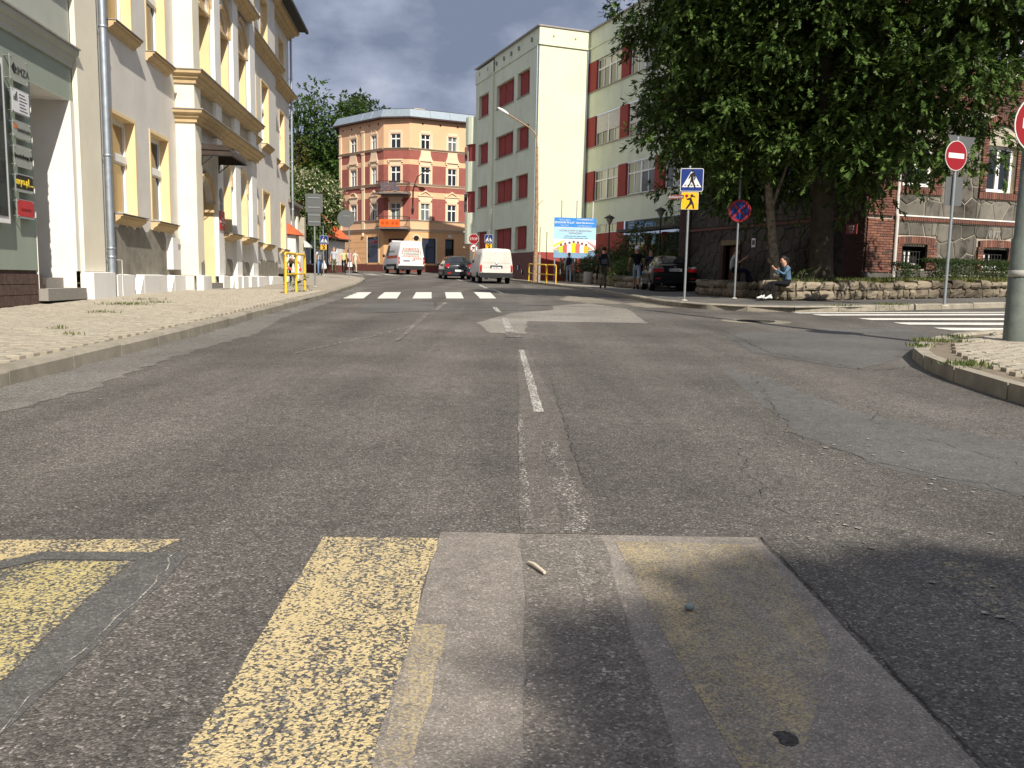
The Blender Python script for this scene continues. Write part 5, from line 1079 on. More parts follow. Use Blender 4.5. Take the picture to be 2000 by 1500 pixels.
# boughs: flattened drooping clumps set over the crown with hollows between them, and a thinner inner fill
BC, bu = in_lobes(lobes, 165, .9); boughs = [(tuple(c+u*.15-np.array([0, 0, .1])), (.60+.38*rng.random(), .60+.38*rng.random(), .26+.16*rng.random())) for c, u in zip(BC, bu)]
P1, D1, S1, B, d, Ls = sprays(boughs, 4800, 15, .5, .175, .32, .1); P2, D2, S2, *_ = sprays([(c, tuple(q*.76 for q in a)) for c, a in lobes], 6600, 12, .7, .21, .3, .2)
P, D, S = np.concatenate([P1, P2]), np.concatenate([D1, D2]), np.concatenate([S1, S2])
leaves('crown', P, D, S, 'oak', m_oak, oak)
b = MB(); limb_tree(b, (8.3, 23.2, zt-.1), .31, lobes, [(8.25, 23.1, zt+1.6), (8.1, 22.7, zt+3.2), (7.8, 22.2, zt+5.2), (7.5, 21.6, zt+8)], 4)
for i in range(0, 4800, 7): b.tube([B[i], B[i]+d[i]*Ls[i]*.8-np.array([0, 0, .2*Ls[i]])], [.012, .005], 4, cap=False)
b.build('trunk', m_bark, oak)
# slim pale trunk leaning beside it
z2 = gz(7.0, 23)+.5
sl_ = thing('young_tree', 'slim leaning tree with pale peeling bark beside the seated woman', 'tree', (7.25, 23.6, z2)); b = MB(); b.tube([(7.25, 23.6, z2-.1), (7.2, 23.6, z2+.6), (7.02, 23.5, z2+1.6), (6.85, 23.4, z2+2.6), (6.7, 23.2, z2+3.8)], [.15, .12, .115, .105, .08], 9)
b.tube([(6.95, 23.45, z2+2.0), (7.2, 23.3, z2+2.9), (7.4, 23.1, z2+3.8)], [.06, .045, .03], 6)
for k in range(24): a = random.uniform(0, 6.28); z = random.uniform(.1, 2.4); b.ball((7.22-.17*z+.11*math.cos(a), 23.6-.07*z+.11*math.sin(a), z2+z), (.035, .035, .06), 0, 6, 4)
b.build('trunk', m_barkp, sl_)
P, D, S, *_ = sprays([((6.5, 23.2, z2+4.2), (1.4, 1.2, 1.0)), ((7.4, 23.0, z2+4.1), (1.0, 1.0, .8))], 150, 12, .6, .13, .3); leaves('crown', P, D, S, 'oval', m_oak, sl_)
# tree behind the camera whose shade falls on the near road
sh = thing('street_tree', 'leafy street tree standing behind the viewpoint that shades the near asphalt', 'tree', (6.2, -10.85, 0)); sl2 = [((6.3, -11.9, 9.0), (1.8, 2.2, 2.0)), ((5.25, -10.55, 9.2), (.75, .8, .9)), ((5.6, -10.4, 8.9), (1.1, 1.0, 1.1)), ((6.9, -10.6, 9.0), (1.3, 1.3, 1.2)), ((5.45, -12.2, 9.0), (.75, 1.6, 1.4)), ((8.3, -11.4, 9), (1.6, 2, 1.8))]
sl2 = [((c[0], c[1]+1.15, c[2]), a) for c, a in sl2]; P, D, S, *_ = sprays(sl2, 10000, 14, .4, .24, .1, .1); leaves('crown', P, D, S, 'oval', m_oak, sh); b = MB(); limb_tree(b, (6.2, -10.85, 0), .26, sl2, [(6.2, -10.85, 2.6), (6.1, -10.85, 5.2), (6.0, -10.75, 8)], 2); b.build('trunk', m_bark, sh)

# background trees
m_far1 = leaf('leaf_far_green', (.035, .075, .018), (.075, .135, .03), .2, 1.); m_far2 = leaf('leaf_far_dark', (.022, .045, .018), (.042, .075, .026), .15, 1.); m_far3 = leaf('leaf_far_yellowish', (.10, .12, .025), (.16, .13, .03), .2, 1.)
def bgtree(name, label, x, y, z0, h, wd, n, size, m, style='round', seed=0, trunk=.3):
    global rng
    rng = np.random.default_rng(seed); random.seed(seed); t_ = thing(name, label, 'tree', (x, y, z0), 'trees on the slope behind the street'); lb = []
    k = {'round': 11, 'tall': 13, 'pine': 7}[style]
    for i in range(k):
        f = (i+.5)/k
        if style == 'tall': c = (x+random.uniform(-.3, .3)*wd, y+random.uniform(-.3, .3)*wd, z0+h*(.2+.78*f)); a = wd*random.uniform(.3, .48)*(1.15-.75*f); lb.append((c, (a, a, h*.09)))
        elif style == 'pine': c = (x+random.uniform(-.4, .4)*wd, y+random.uniform(-.4, .4)*wd, z0+h*(.55+.42*f)); a = wd*random.uniform(.28, .42); lb.append((c, (a, a, a*.6)))
        else: an = random.uniform(0, 6.28); q = random.uniform(.1, .62)*wd*math.sin(math.pi*(.12+.8*f)); c = (x+q*math.cos(an), y+q*math.sin(an), z0+h*(.2+.72*f)); a = wd*random.uniform(.3, .46)*math.sin(math.pi*(.2+.68*f)); lb.append((c, (a, a, a*.85)))
    P, D, S, *_ = sprays(lb, n, 8, size*2.6, size, .15, .55); leaves('crown', P, D, S, 'oval', m, t_)
    b = MB(); b.tube([(x, y, z0-.3), (x+.1, y, z0+h*.4), (x-.1, y, z0+h*.7), (x, y, z0+h*.95)], [trunk, trunk*.75, trunk*.4, trunk*.1], 8)
    for c, a in lb: b.tube([(x, y, max(z0, c[2]-h*.12)), c], [trunk*.3, trunk*.08], 5)
    b.build('trunk', m_bark, t_)
bgtree('poplar', 'tall slim broken crowned poplar at the far left of the tree group', -23.2, 92, 2, 18.4, 3.2, 900, .42, m_far1, 'tall', 3, .28)
bgtree('poplar', 'thin poplar spire second from the left above the flowering creeper', -20.9, 90, 2, 18.6, 2.3, 620, .4, m_far1, 'tall', 4, .24)
bgtree('broad_tree', 'broad dark green tree behind the red roofed cottage', -18.6, 92, 2, 18.9, 5.2, 2300, .45, m_far1, 'round', 5, .5)
bgtree('broad_tree', 'dark tree filling the gap between the poplars and the cottage roof', -22.8, 96, 2, 15, 5.5, 1700, .45, m_far2, 'round', 6, .5)
bgtree('broad_tree', 'yellowing tree low against the left edge of the orange tenement', -17.3, 100, 2, 17.5, 3.2, 700, .4, m_far3, 'round', 7, .3)
bgtree('yellow_tree', 'small yellowing tree between the two poplars', -22.3, 88, 2, 13, 1.6, 420, .34, m_far3, 'tall', 17, .2)
bgtree('pine_tree', 'lone dark pine crown above the tenement roof', -18.9, 104, 2, 21.2, 2.4, 420, .5, m_far2, 'pine', 8, .3)
bgtree('pine_tree', 'wide dark pine crown peeping over the tenement roof', -18.2, 108, 2, 20.6, 4.0, 520, .5, m_far2, 'pine', 9, .3)
rng = np.random.default_rng(21); random.seed(21)
# creeper with cream flowers over the garden wall
m_crp = leaf('leaf_creeper', (.05, .09, .022), (.09, .13, .04), .2, 1.5); m_flw = leaf('flower_cream', (.48, .48, .30), (.60, .58, .40), .3, 1.)
cp = thing('flowering_creeper', 'big mound of creeper with cream flowers hanging over the garden wall', 'creeper', (-15, 61.5, 3))
lb = [((-15.6, 61.5, 6.6), (2.2, 2, 1.7)), ((-14.1, 61.3, 6.2), (1.6, 1.6, 1.9)), ((-17, 61.5, 6.8), (1.6, 1.6, 1.8)), ((-13.6, 61.0, 5.2), (.7, .9, 1.3)), ((-14.2, 61, 4.2), (.45, .6, 1.0)), ((-16.4, 60.8, 5.2), (2.0, 1.5, 1.5)), ((-18.6, 61.5, 6.2), (1.5, 1.5, 1.6)), ((-14.6, 60.9, 5.0), (1.3, 1.0, 1.2))]
P, D, S, *_ = sprays(lb, 2300, 8, .6, .22, .45, .7); leaves('foliage', P, D, S, 'oval', m_crp, cp); lb2 = [(c, (a[0]*1.05, a[1]*1.08, a[2]*1.05)) for c, a in lb if c[2] > 4.5]; P, D, S, *_ = sprays(lb2, 1500, 5, .4, .17, .2, .92); k = P[:, 2] > 4.6; leaves('flowers', P[k], D[k], S[k], 'oval', m_flw, cp); b = MB()
for c, a in lb: b.tube([(-15.5, 62, 2.2), c], [.09, .02], 5)
b.build('stem', m_bark, cp)
# shrubs at the school, hedges, wall plants
m_shr = leaf('leaf_shrub', (.028, .05, .018), (.05, .08, .028), .15, 2.); m_shr2 = leaf('leaf_shrub_light', (.06, .10, .03), (.10, .14, .05), .2, 2.); m_con = leaf('leaf_conifer', (.014, .03, .016), (.028, .05, .024), .1, 2.)
def shrub(name, label, lb, n, size, m, group, kind='oval', ns=7):
    n = int(n*(2.6 if group else 1)); c = lb[0][0]; zb = gz(c[0], c[1])+.5; t_ = thing(name, label, 'shrub', (c[0], c[1], zb), group); P, D, S, *_ = sprays(lb, n, ns, size*3, size, .0, .5); leaves('foliage', P, D, S, kind, m, t_); b = MB()
    for q, a in lb:
        for _ in range(3): b.tube([(q[0]+random.uniform(-.1, .1), q[1]+random.uniform(-.1, .1), zb-.1), (q[0]+random.uniform(-.5, .5)*a[0], q[1]+random.uniform(-.5, .5)*a[1], q[2]+.3*a[2])], [.03, .01], 5)
    b.build('stem', m_bark, t_)
gsh = 'shrubs in the school planter'
shrub('shrub', 'dark rounded shrub under the left half of the blue billboard', [((3.6, 49.6, 1.75), (.9, .6, .7)), ((4.3, 48.6, 1.6), (.6, .6, .55))], 260, .12, m_shr, gsh)
shrub('shrub', 'dark rounded shrub under the right half of the billboard', [((4.9, 47.2, 1.85), (.8, .8, .8)), ((5.3, 46, 1.6), (.8, .8, .65))], 320, .12, m_shr, gsh)
shrub('shrub', 'tall dark bush left of the school entrance glazing', [((6.3, 43.6, 2.5), (1.0, 1.0, 1.3)), ((5.7, 43.8, 1.8), (.8, .8, .9)), ((6.9, 43, 1.8), (.8, .8, .9))], 520, .12, m_shr, gsh)
shrub('shrub', 'low olive green bush behind the man with the backpack', [((5.5, 41.4, 1.35), (.8, .8, .55)), ((6.3, 40.8, 1.3), (.7, .7, .5)), ((6.0, 42.3, 1.4), (.9, .8, .6))], 420, .11, m_shr2, gsh)
shrub('shrub', 'feathery dark bush at the step of the entrance', [((7.3, 41.6, 2.0), (.6, .6, 1.0)), ((7.9, 41, 1.6), (.6, .6, .7))], 260, .12, m_shr, gsh)
shrub('conifer', 'dark conifer in front of the entrance behind the black car', [((8.1, 39.6, 2.3), (.9, .9, 1.2)), ((8.3, 39.5, 3.6), (.65, .65, 1.1)), ((9.0, 39.6, 2.0), (.9, .8, 1.0))], 640, .13, m_con, gsh, 'slim', 9)
shrub('shrub', 'light green drooping bush beside the black car roof', [((7.3, 39.3, 1.75), (.75, .6, .4)), ((7.9, 38.8, 1.65), (.6, .5, .4))], 260, .13, m_shr2, gsh)
def hedge(label, x0, y0, x1, y1, h, dpt, n):
    t_ = thing('hedge', label, 'hedge', ((x0+x1)/2, (y0+y1)/2, gz(x0, y0)+.5), 'clipped hedges at the stone building'); k = 6000 if n is None else n; z0 = gz(x0, y0)+.52; t = rng.random(k); s_ = rng.random(k)
    f = rng.integers(0, 3, k); u = rng.random(k); L_ = math.hypot(x1-x0, y1-y0); nx, ny = -(y1-y0)/L_, (x1-x0)/L_
    off = np.where(f == 0, -dpt/2, np.where(f == 1, dpt*(u-.5), dpt*(u-.5))); zz = np.where(f == 0, s_*h, np.where(f == 1, h, s_*h)); wob = .05*np.sin(t*L_*9)+.04*np.sin(t*L_*23)
    P = np.stack([x0+(x1-x0)*t+nx*(off+wob), y0+(y1-y0)*t+ny*(off+wob), z0+zz+wob*.8], 1)+rng.normal(0, .025, (k, 3)); D = unit(k)+np.stack([-nx*.6*np.ones(k)*(f == 0), -ny*.6*(f == 0), .6*(f == 1)], 1); leaves('foliage', P, D, .055*(.7+.6*rng.random(k)), 'oval', m_shr, t_)
    b = MB(); 
    for i in range(int(L_/.35)+1): q = min(1, i*.35/L_); b.tube([(x0+(x1-x0)*q, y0+(y1-y0)*q, z0-.1), (x0+(x1-x0)*q+random.uniform(-.1, .1), y0+(y1-y0)*q, z0+h*.8)], [.02, .008], 5)
    b.build('stem', m_bark, t_)
hedge('clipped hedge piece under the second basement window', 12.1, 24.9, 13.2, 25.35, .62, .55, 5200); hedge('clipped hedge running out of the right edge of the picture', 13.3, 25.4, 16.2, 26.6, .60, .55, 9000); hedge('small round hedge plant beside the drain sign post', 11.0, 24.6, 11.6, 24.8, .5, .5, 2200)
def grass(name, pts, h, m, stuff=True):
    P = np.array(pts); n = len(P); D = np.tile(np.array([0, 0, 1.]), (n, 1))+rng.normal(0, .38, (n, 3)); D[:, 2] = np.abs(D[:, 2])+.3
    return leaves(name, P, D, h*(.5+.9*rng.random(n)), 'slim', m, None, stuff)
m_grs = leaf('grass_green', (.07, .11, .025), (.16, .17, .06), .25, 3.); m_dry = leaf('grass_dry', (.20, .17, .08), (.13, .14, .05), .25, 3.)
pts = []
for _ in range(9000):
    t = random.random(); x = 7.2+t*10; y = 22.15+.39*(x-7.2)+.15+random.random()**1.3*2.4; pts.append((x, y, gz(x, y)+.5))
grass('grass', pts, .16, m_grs)
pts = [(lambda t: (7.3+9*t+random.gauss(0, .1), 22.2+.39*9*t+.2+random.gauss(0, .08), gz(7.3+9*t, 22.2+3.5*t)+.5))(random.random()) for _ in range(1600)]
grass('grass', pts, .14, m_dry)
def tuft(x, y, r, n, h, m=m_grs, z=PAVE_OFF): return [(x+random.gauss(0, r), y+random.gauss(0, r*.7), gz(x, y)+z) for _ in range(n)]
pts = []
for x, y, r, n in ((-6.55, 14.3, .22, 200), (-6.3, 15.0, .12, 90), (-5.9, 12.2, .12, 60), (3.98, 7.35, .12, 150), (4.3, 6.75, .1, 110), (5.05, 9.9, .14, 130), (4.9, 10.0, .1, 80), (4.45, 9.2, .08, 50), (8.35, 18.75, .25, 200), (7.1, 18.3, .16, 100), (-5.55, 22.1, .08, 60), (-6.9, 15.9, .15, 80), (-5.0, 9.3, .06, 30), (-4.5, 8.6, .05, 22), (5.6, 10.6, .1, 60)): pts += tuft(x, y, r, n, .07)
grass('weeds', pts, .055, m_grs)
shrub('wall_plant', 'spindly leafy weed on the wall behind the seated woman', [((7.65, 22.6, 1.15), (.28, .25, .25)), ((7.9, 22.7, 1.05), (.2, .2, .2))], 26, .09, m_shr2, None, 'slim', 8)
shrub('pavement_plant', 'small leafy weed at the foot of the yellow barrier', [((-5.6, 22.0, .62), (.16, .16, .12))], 12, .09, m_shr2, None, 'oval', 6)
# ------------------------------------------------------------------ cottage and garden wall on the left
m_tile = mat('roof_tile_orange', (.55, .13, .05), .8, .15, 6, .1, 40); m_blu = mat('plaster_blue_grey', (.33, .38, .45), .9, .08, 2, .1, 100); m_lgt = mat('plaster_light_grey', (.60, .60, .58), .9, .06, 2, .1, 100)
oH = (-14.1, 64.0); TH = frame(oH, 15); zg = gz(*oH)
cot = thing('cottage', 'small blue grey cottage with an orange tiled roof beside the tenement', 'house', (*oH, zg))
b = MB(TH); b.wall(0, 3.1, zg-.2, 3.75, [(1.15, 1.75, 1.75, 3.0)]); b.build('front_wall', m_lgt, cot)
b = MB(TH); b.add([(0, 0, zg-.2), (0, 6, zg-.2), (0, 6, 3.75), (0, 3, 6.3), (0, 0, 3.75)], [(0, 1, 2, 3, 4)]); o = b.build('gable_wall', m_blu, cot)
b = MB(TH); b.box(-.012, .0, .8, 1.35, 1.7, 3.0); b.build('gable_window', m_frame, o); b = MB(TH); b.box(-.02, -.013, .88, 1.27, 1.78, 2.92); b.build('pane', m_dark, o)
b = MB(TH); b.box(-.03, 3.1, -.04, .0, zg-.2, zg+.62); b.box(-.04, -.01, .0, 6, zg-.2, zg+.62); b.build('plinth', m_plr, cot)
win(TH, cot, 1.15, 1.75, 1.75, 3.0, .1, m_frame, None, 0, .7, 0, fw=.06)
b = MB(TH); b.box(-.1, 3.2, -.3, .1, 3.55, 3.78); b.build('eaves_board', mat('wood_dark', (.05, .04, .035), .7), cot)
k = 0
for r_ in range(11):
    y0, z0 = -.42+r_*.315, 3.70+r_*.268; b = MB(TH)
    b.add([(-.25, y0, z0+.05), (3.25, y0, z0+.05), (3.25, y0+.36, z0+.325), (-.25, y0+.36, z0+.325), (-.25, y0, z0), (3.25, y0, z0)], [(0, 1, 2, 3), (4, 5, 1, 0)])
    for c in range(12): x = -.25+.29*c; b.tube([(x+.14, y0-.005, z0+.055), (x+.14, y0+.35, z0+.325)], .045, 5)
    b.build('tile_course', m_tile, cot)
b = MB(TH); b.quad((-.25, 3.05, 6.62), (3.25, 3.05, 6.62), (3.25, 6.4, 3.7), (-.25, 6.4, 3.7)); b.build('roof_back', m_tile, cot)
b = MB(TH); b.tube([(.12, -.2, 3.6), (.12, -.06, 3.4), (.12, -.06, zg)], .05, 6); b.tube([(-.1, -.42, 3.68), (3.2, -.42, 3.68)], .06, 6); b.build('rain_pipe', mat('pipe_brown', (.09, .05, .04), .6), cot)
oG = (-10.85, 40.6); TG = frame(oG, -6.5); zg = gz(*oG)+.1
gw = thing('garden_wall', 'cream rendered wall and gate house with a dark flat coping after the town house', 'wall', (*oG, zg))
b = MB(TG); b.box(0, 4.3, .0, .5, zg-.3, 3.85); b.build('wall', m_cream, gw); b = MB(TG); b.box(-.1, 4.4, -.25, .7, 4.3, 4.45); b.box(0, 4.3, -.06, .5, 3.86, 4.29); b.build('coping', mat('coping_brown_grey', (.20, .17, .15), .9, .1, 4), gw)
for x, h_ in ((.2, 3.5), (1.6, 3.5), (2.9, 3.84)): b = MB(TG); b.box(x, x+.5, -.14, .0, zg-.3, h_); b.build('pilaster', m_cream, gw)
b = MB(TG); b.prismx([(-.75, 2.75), (-.72, 2.82), (.0, 3.4), (.0, 2.8)], -.6, .9); b.build('porch_roof', m_tile, gw); b = MB(TG); b.box(-.4, .75, -.5, 0, 1.0, 2.75); b.build('porch', m_lgt, gw)
gp = thing('gate_pier', 'weathered grey gate pier with a small sloping cap at the end of the cream wall', 'gate pier', TG @ Vector((4.7, 0, zg))); b = MB(TG); b.box(4.35, 4.95, -.3, .4, zg-.3, 3.9); b.build('shaft', mat('render_weathered', (.36, .33, .27), .95, .15, 3, .3, 60), gp); b = MB(TG); b.prismx([(-.62, 2.35), (-.6, 2.45), (-.3, 2.7), (-.3, 2.35)], 4.1, 5.0); b.build('cap', m_lgt, gp)

# ------------------------------------------------------------------ signs, barriers, lamps
m_pole = mat('galvanised_grey', (.27, .30, .315), .5, .1, 12, 0, 0, .5, .5); m_back = mat('sign_back_grey', (.12, .125, .125), .55, .06, 6, 0, 0, .4, .3); m_signblue = mat('sign_blue', (.006, .026, .17), .4, .05, 5, 0, 0, .4); m_signwhite = mat('sign_white', (.66, .66, .64), .4, .03, 5, 0, 0, .4); m_signred = mat('sign_red', (.26, .009, .014), .4, .05, 5, 0, 0, .4); m_signyel = mat('sign_yellow', (.80, .42, .01), .4, .08, 7, 0, 0, .4); m_blk = mat('sign_black', (.01, .01, .01), .5)
def rrect(x0, x1, z0, z1, r, n=4):
    P = []
    for cx, cz, a0 in ((x1-r, z1-r, 0), (x0+r, z1-r, 90), (x0+r, z0+r, 180), (x1-r, z0+r, 270)): P += [(cx+r*math.cos(R(a0+90*i/n)), cz+r*math.sin(R(a0+90*i/n))) for i in range(n+1)]
    return P
def circ(cx, cz, r, n=28): return [(cx+r*math.cos(2*math.pi*i/n), cz+r*math.sin(2*math.pi*i/n)) for i in range(n)]
WALKER = [[(0, .27), (.05, .29), (.09, .25), (.12, .10), (.08, .02), (.06, .03), (.07, .12), (.05, .16), (.05, .02), (.10, -.12), (.14, -.22), (.10, -.24), (.02, -.08), (-.02, -.02), (-.06, -.12), (-.13, -.24), (-.17, -.23), (-.09, -.08), (-.05, .05), (-.05, .15), (-.10, .06), (-.13, .08), (-.07, .22)]]
def pole(t, x, y, z0, z1, r=.03, m=None, flange=True):
    b = MB(); b.tube([(x, y, z0), (x, y, z1)], r, 10); b.lathe([(r*1.02, z1-.01), (r*1.1, z1+.005), (.004, z1+.02)], (x, y, 0), 10); o = b.build('pole', m or m_pole, t)
    if flange: b = MB(); b.lathe([(r*2.8, z0+.0), (r*2.8, z0+.012), (r*1.3, z0+.03)], (x, y, 0), 12); b.build('base_plate', mat('concrete_pale', (.40, .37, .31), .9, .1, 8), o)
    return o
def plate(t, T, poly, name='sign_plate', rim=True, back=True):
    b = MB(T); b.prism(poly, -.006, .006); o = b.build(name, m_signwhite if rim else m_back, t)
    if back: b = MB(T); b.prism([(x*.99, z*.99+.0) for x, z in poly], .0065, .009); b.build('sign_back', m_back, o); b = MB(T); zs = [z for _, z in poly]; b.box(-.2, .2, .009, .03, max(zs)*.55+min(zs)*.45, max(zs)*.55+min(zs)*.45+.03); b.build('bracket', m_pole, o)
    return o
def layer(o, T, poly, m, d, name='print'): b = MB(T); b.prism(poly, -.006-d, -.0061-d+.0012); b.build(name, m, o)
def ped_sign(t, T, s=.6):
    o = plate(t, T, rrect(-s/2, s/2, -s/2, s/2, .04)); k = s/.6
    layer(o, T, rrect(-.285*k, .285*k, -.285*k, .285*k, .03), m_signblue, .002); layer(o, T, [(-.255*k, -.19*k), (.255*k, -.19*k), (0, .26*k)], m_signwhite, .004)
    W = lambda q: [(x*.78*k+.005, (z-.04)*.82*k-.0) for x, z in q]
    layer(o, T, W(WALKER[0]), m_blk, .006); layer(o, T, circ(0.01*k, .235*k, .032*k, 12), m_blk, .006)
    for i in range(-2, 3): layer(o, T, [(i*.085*k-.03*k, -.155*k), (i*.085*k+.02*k, -.155*k), (i*.075*k+.018*k, -.125*k), (i*.075*k-.026*k, -.125*k)], m_blk, .0055)
def child_sign(t, T, w_=.42, h_=.42):
    o = plate(t, T, rrect(-w_/2, w_/2, -h_/2, h_/2, .015)); layer(o, T, rrect(-w_/2+.006, w_/2-.006, -h_/2+.006, h_/2-.006, .012), m_signyel, .002, 'yellow_face')
    layer(o, T, [(.03, .09), (.10, -.08), (.12, -.19), (.08, -.19), (.06, -.09), (.03, -.09), (-.06, -.2), (-.1, -.19), (-.01, -.05), (.0, .02), (-.07, .05), (-.085, .02), (.0, .08)], m_blk, .004); layer(o, T, circ(.045, .125, .038, 12), m_blk, .004); layer(o, T, [(.07, .14), (.14, .1), (.12, .08), (.07, .1)], m_blk, .004)
    layer(o, T, circ(-.08, .12, .04, 12), m_signred, .004); layer(o, T, [(-.085, .085), (-.075, .085), (-.062, .03), (-.075, .03)], m_blk, .0045)
def face_cam(x, y, z, rz): return at((x, y, z), rz)
# crossing sign in front of the oak
x, y = 4.3, 21.4; z = gz(x, y)+PAVE_OFF
t = thing('crossing_sign', 'blue crossing sign over a yellow child sign on a grey pole by the oak', 'road sign', (x, y, z)); pole(t, x, y, z, z+3.3)
zs = .85+(557-361)/1650*21.4; T = face_cam(x+.05, y-.04, zs, -6); ped_sign(t, T, .56); T2 = face_cam(x+.02, y-.04, zs-.51, -6); child_sign(t, T2, .42, .42)
T = face_cam(x-.32, y-.02, zs-.42, -30); b = MB(T); b.prism(rrect(-.18, .2, -.05, .05, .02), -.006, .006); o = b.build('street_name_plate', mat('sign_faded_red', (.22, .08, .08), .6), t); text('Bohaterow', .08, T @ Matrix.Translation((0, -.008, 0)), m_signwhite, o)
# no stopping sign in the shade
x, y = 6.05, 23.3; z = gz(x, y)+PAVE_OFF
t = thing('no_stopping_sign', 'round blue and red no stopping sign on a thin pole under the oak', 'road sign', (x, y, z)); pole(t, x, y, z, z+3.3, .028)
T = face_cam(x+.02, y-.04, .85+(557-417)/1650*23.3, -8); o = plate(t, T, circ(0, 0, .3)); layer(o, T, circ(0, 0, .3), m_signred, .002); layer(o, T, circ(0, 0, .235), m_signblue, .004)
for a in (45, -45): c, s = math.cos(R(a)), math.sin(R(a)); layer(o, T, [(c*u-s*v, s*u+c*v) for u, v in ((-.24, -.025), (.24, -.025), (.24, .025), (-.24, .025))], m_signred, .006+.0015*(a > 0))
# no entry post with the backs of two more signs
x, y = 9.33, 18.4; z = gz(x, y)+PAVE_OFF
t = thing('no_entry_sign', 'red and white no entry sign with grey sign backs, beyond the side street crossing', 'road sign', (x, y, z)); pole(t, x, y, z, z+3.55, .032)
def noentry(t, T, r): o = plate(t, T, circ(0, 0, r)); layer(o, T, circ(0, 0, r*.96), m_signred, .002); layer(o, T, rrect(-r*.72, r*.72, -r*.17, r*.17, .01), m_signwhite, .004)
ze = .85+(563-313)/1650*18.4; noentry(t, face_cam(x-.03, y-.05, ze, 22), .31)
T = face_cam(x+.1, y+.03, ze+.12, 180+24); b = MB(T); b.prism([(-.42, .3), (.42, .3), (.03, -.4), (-.03, -.4)], -.005, .005); b.build('triangle_sign', m_back, t)
T = face_cam(x+.03, y+.05, .85+(563-378)/1650*18.4, 180+16); b = MB(T); b.prism(rrect(-.225, .225, -.3, .3, .03), -.005, .005); b.build('rectangle_sign', m_back, t)
# big lamp post on the near corner with a sign
x, y = 6.05, 10.2; z = gz(x, y)+PAVE_OFF
t = thing('lamp_post', 'thick grey green steel lamp post on the near right corner', 'lamp post', (x, y, z)); m_lp = mat('paint_grey_green', (.115, .135, .12), .6, .2, 7, .25, 20, .35)
b = MB(); b.tube([(x, y, z), (x, y, z+1.22), (x, y, z+1.25), (x+.02, y, z+7.5)], [.125, .125, .105, .07], 18); b.tube([(x, y, z+7.5), (x-.3, y, z+8.2), (x-1.4, y, z+8.5)], .05, 8); b.build('shaft', m_lp, t); b = MB(); b.lathe([(.126, 0), (.134, .0), (.134, .06), (.126, .08)], (x, y, z+.78), 18); b.build('band', mat('tape_pale', (.4, .4, .36), .7), t); b = MB(); b.prism([(-.12, .1), (.12, .1), (.12, .14), (-.12, .14)], -.14, -.12); b.T = None; b = MB(); b.tube([(x-1.3, y, z+8.47), (x-2.0, y, z+8.55)], [.1, .14], 8); b.build('luminaire', m_lp, t)
zc = .85+(566-253)/1650*10.2; t2 = thing('corner_no_entry_sign', 'no entry sign on the near lamp post cut by the right picture edge', 'road sign', (x+.1, y-.2, zc)); noentry(t2, face_cam(x-.01, y-.2, zc-.04, 4), .35); b = MB(); b.lathe([(.112, -.03), (.112, .03)], (x, y, zc), 14); b.box(x-.02, x+.2, y-.19, y-.1, zc-.02, zc+.02); b.build('bracket', m_pole, t2)
# far side: stop sign group on the right, backs of signs on the left
x, y = -2.35, 52.4; x = (921-1000)/1650*51.5; y = 51.5; z = gz(x, y)+.1
t = thing('stop_sign', 'red octagonal STOP sign above a round no turn sign beside the white van', 'road sign', (x, y, z)); pole(t, x, y, z, z+3.0)
zc = .85+(546-469)/1650*51.5; T = face_cam(x, y-.05, zc, -6); oc = [(r_*math.cos(R(22.5+45*i)), r_*math.sin(R(22.5+45*i))) for r_ in (.33,) for i in range(8)]; o = plate(t, T, oc); layer(o, T, [(a*.94, c*.94) for a, c in oc], m_signred, .002); text('STOP', .21, T @ Matrix.Translation((0, -.012, 0)), m_signwhite, o, wide=.92)
T = face_cam(x+.02, y-.05, zc-.55, -6); o = plate(t, T, circ(0, 0, .27)); layer(o, T, circ(0, 0, .265), m_signred, .002); layer(o, T, circ(0, 0, .21), m_signwhite, .004); layer(o, T, [(.05, -.14), (.1, -.14), (.1, .06), (-.03, .06), (-.03, .11), (-.14, .035), (-.03, -.04), (-.03, .01), (.05, .01)], m_blk, .006); c, s = .707, .707; layer(o, T, [(c*u-s*v, s*u+c*v) for u, v in ((-.22, -.02), (.22, -.02), (.22, .02), (-.22, .02))], m_signred, .008)
x, y = (950-1000)/1650*52, 52.; z = gz(x, y)+.1
t = thing('far_crossing_sign', 'blue crossing sign above a yellow child sign behind the white panel van', 'road sign', (x, y, z)); pole(t, x, y, z, z+3.0); zc = .85+(546-468)/1650*52; ped_sign(t, face_cam(x, y-.05, zc, -6), .5); child_sign(t, face_cam(x, y-.05, zc-.45, -6), .38, .3)
x, y = -6.85, 29.3; z = gz(x, y)+PAVE_OFF
t = thing('sign_post_backs', 'grey post with the backs of two stacked square signs, left pavement', 'road sign', (x, y, z)); pole(t, x, y, z, z+3.3)
for zz, w_, h_ in ((.85+(539-400)/1650*29.3, .58, .63), (.85+(539-430)/1650*29.3, .43, .46)): T = face_cam(x, y-.05, zz, 4); b = MB(T); b.prism(rrect(-w_/2, w_/2, -h_/2, h_/2, .03), .005, .02); o = b.build('sign_plate', m_back, t); b = MB(T); b.box(-.2, .2, -.012, .004, h_*.25, h_*.25+.035); b.box(-.2, .2, -.012, .004, -h_*.25, -h_*.25+.035); b.build('bracket', m_pole, o)
x, y = -9.0, 46.5; z = gz(x, y)+PAVE_OFF
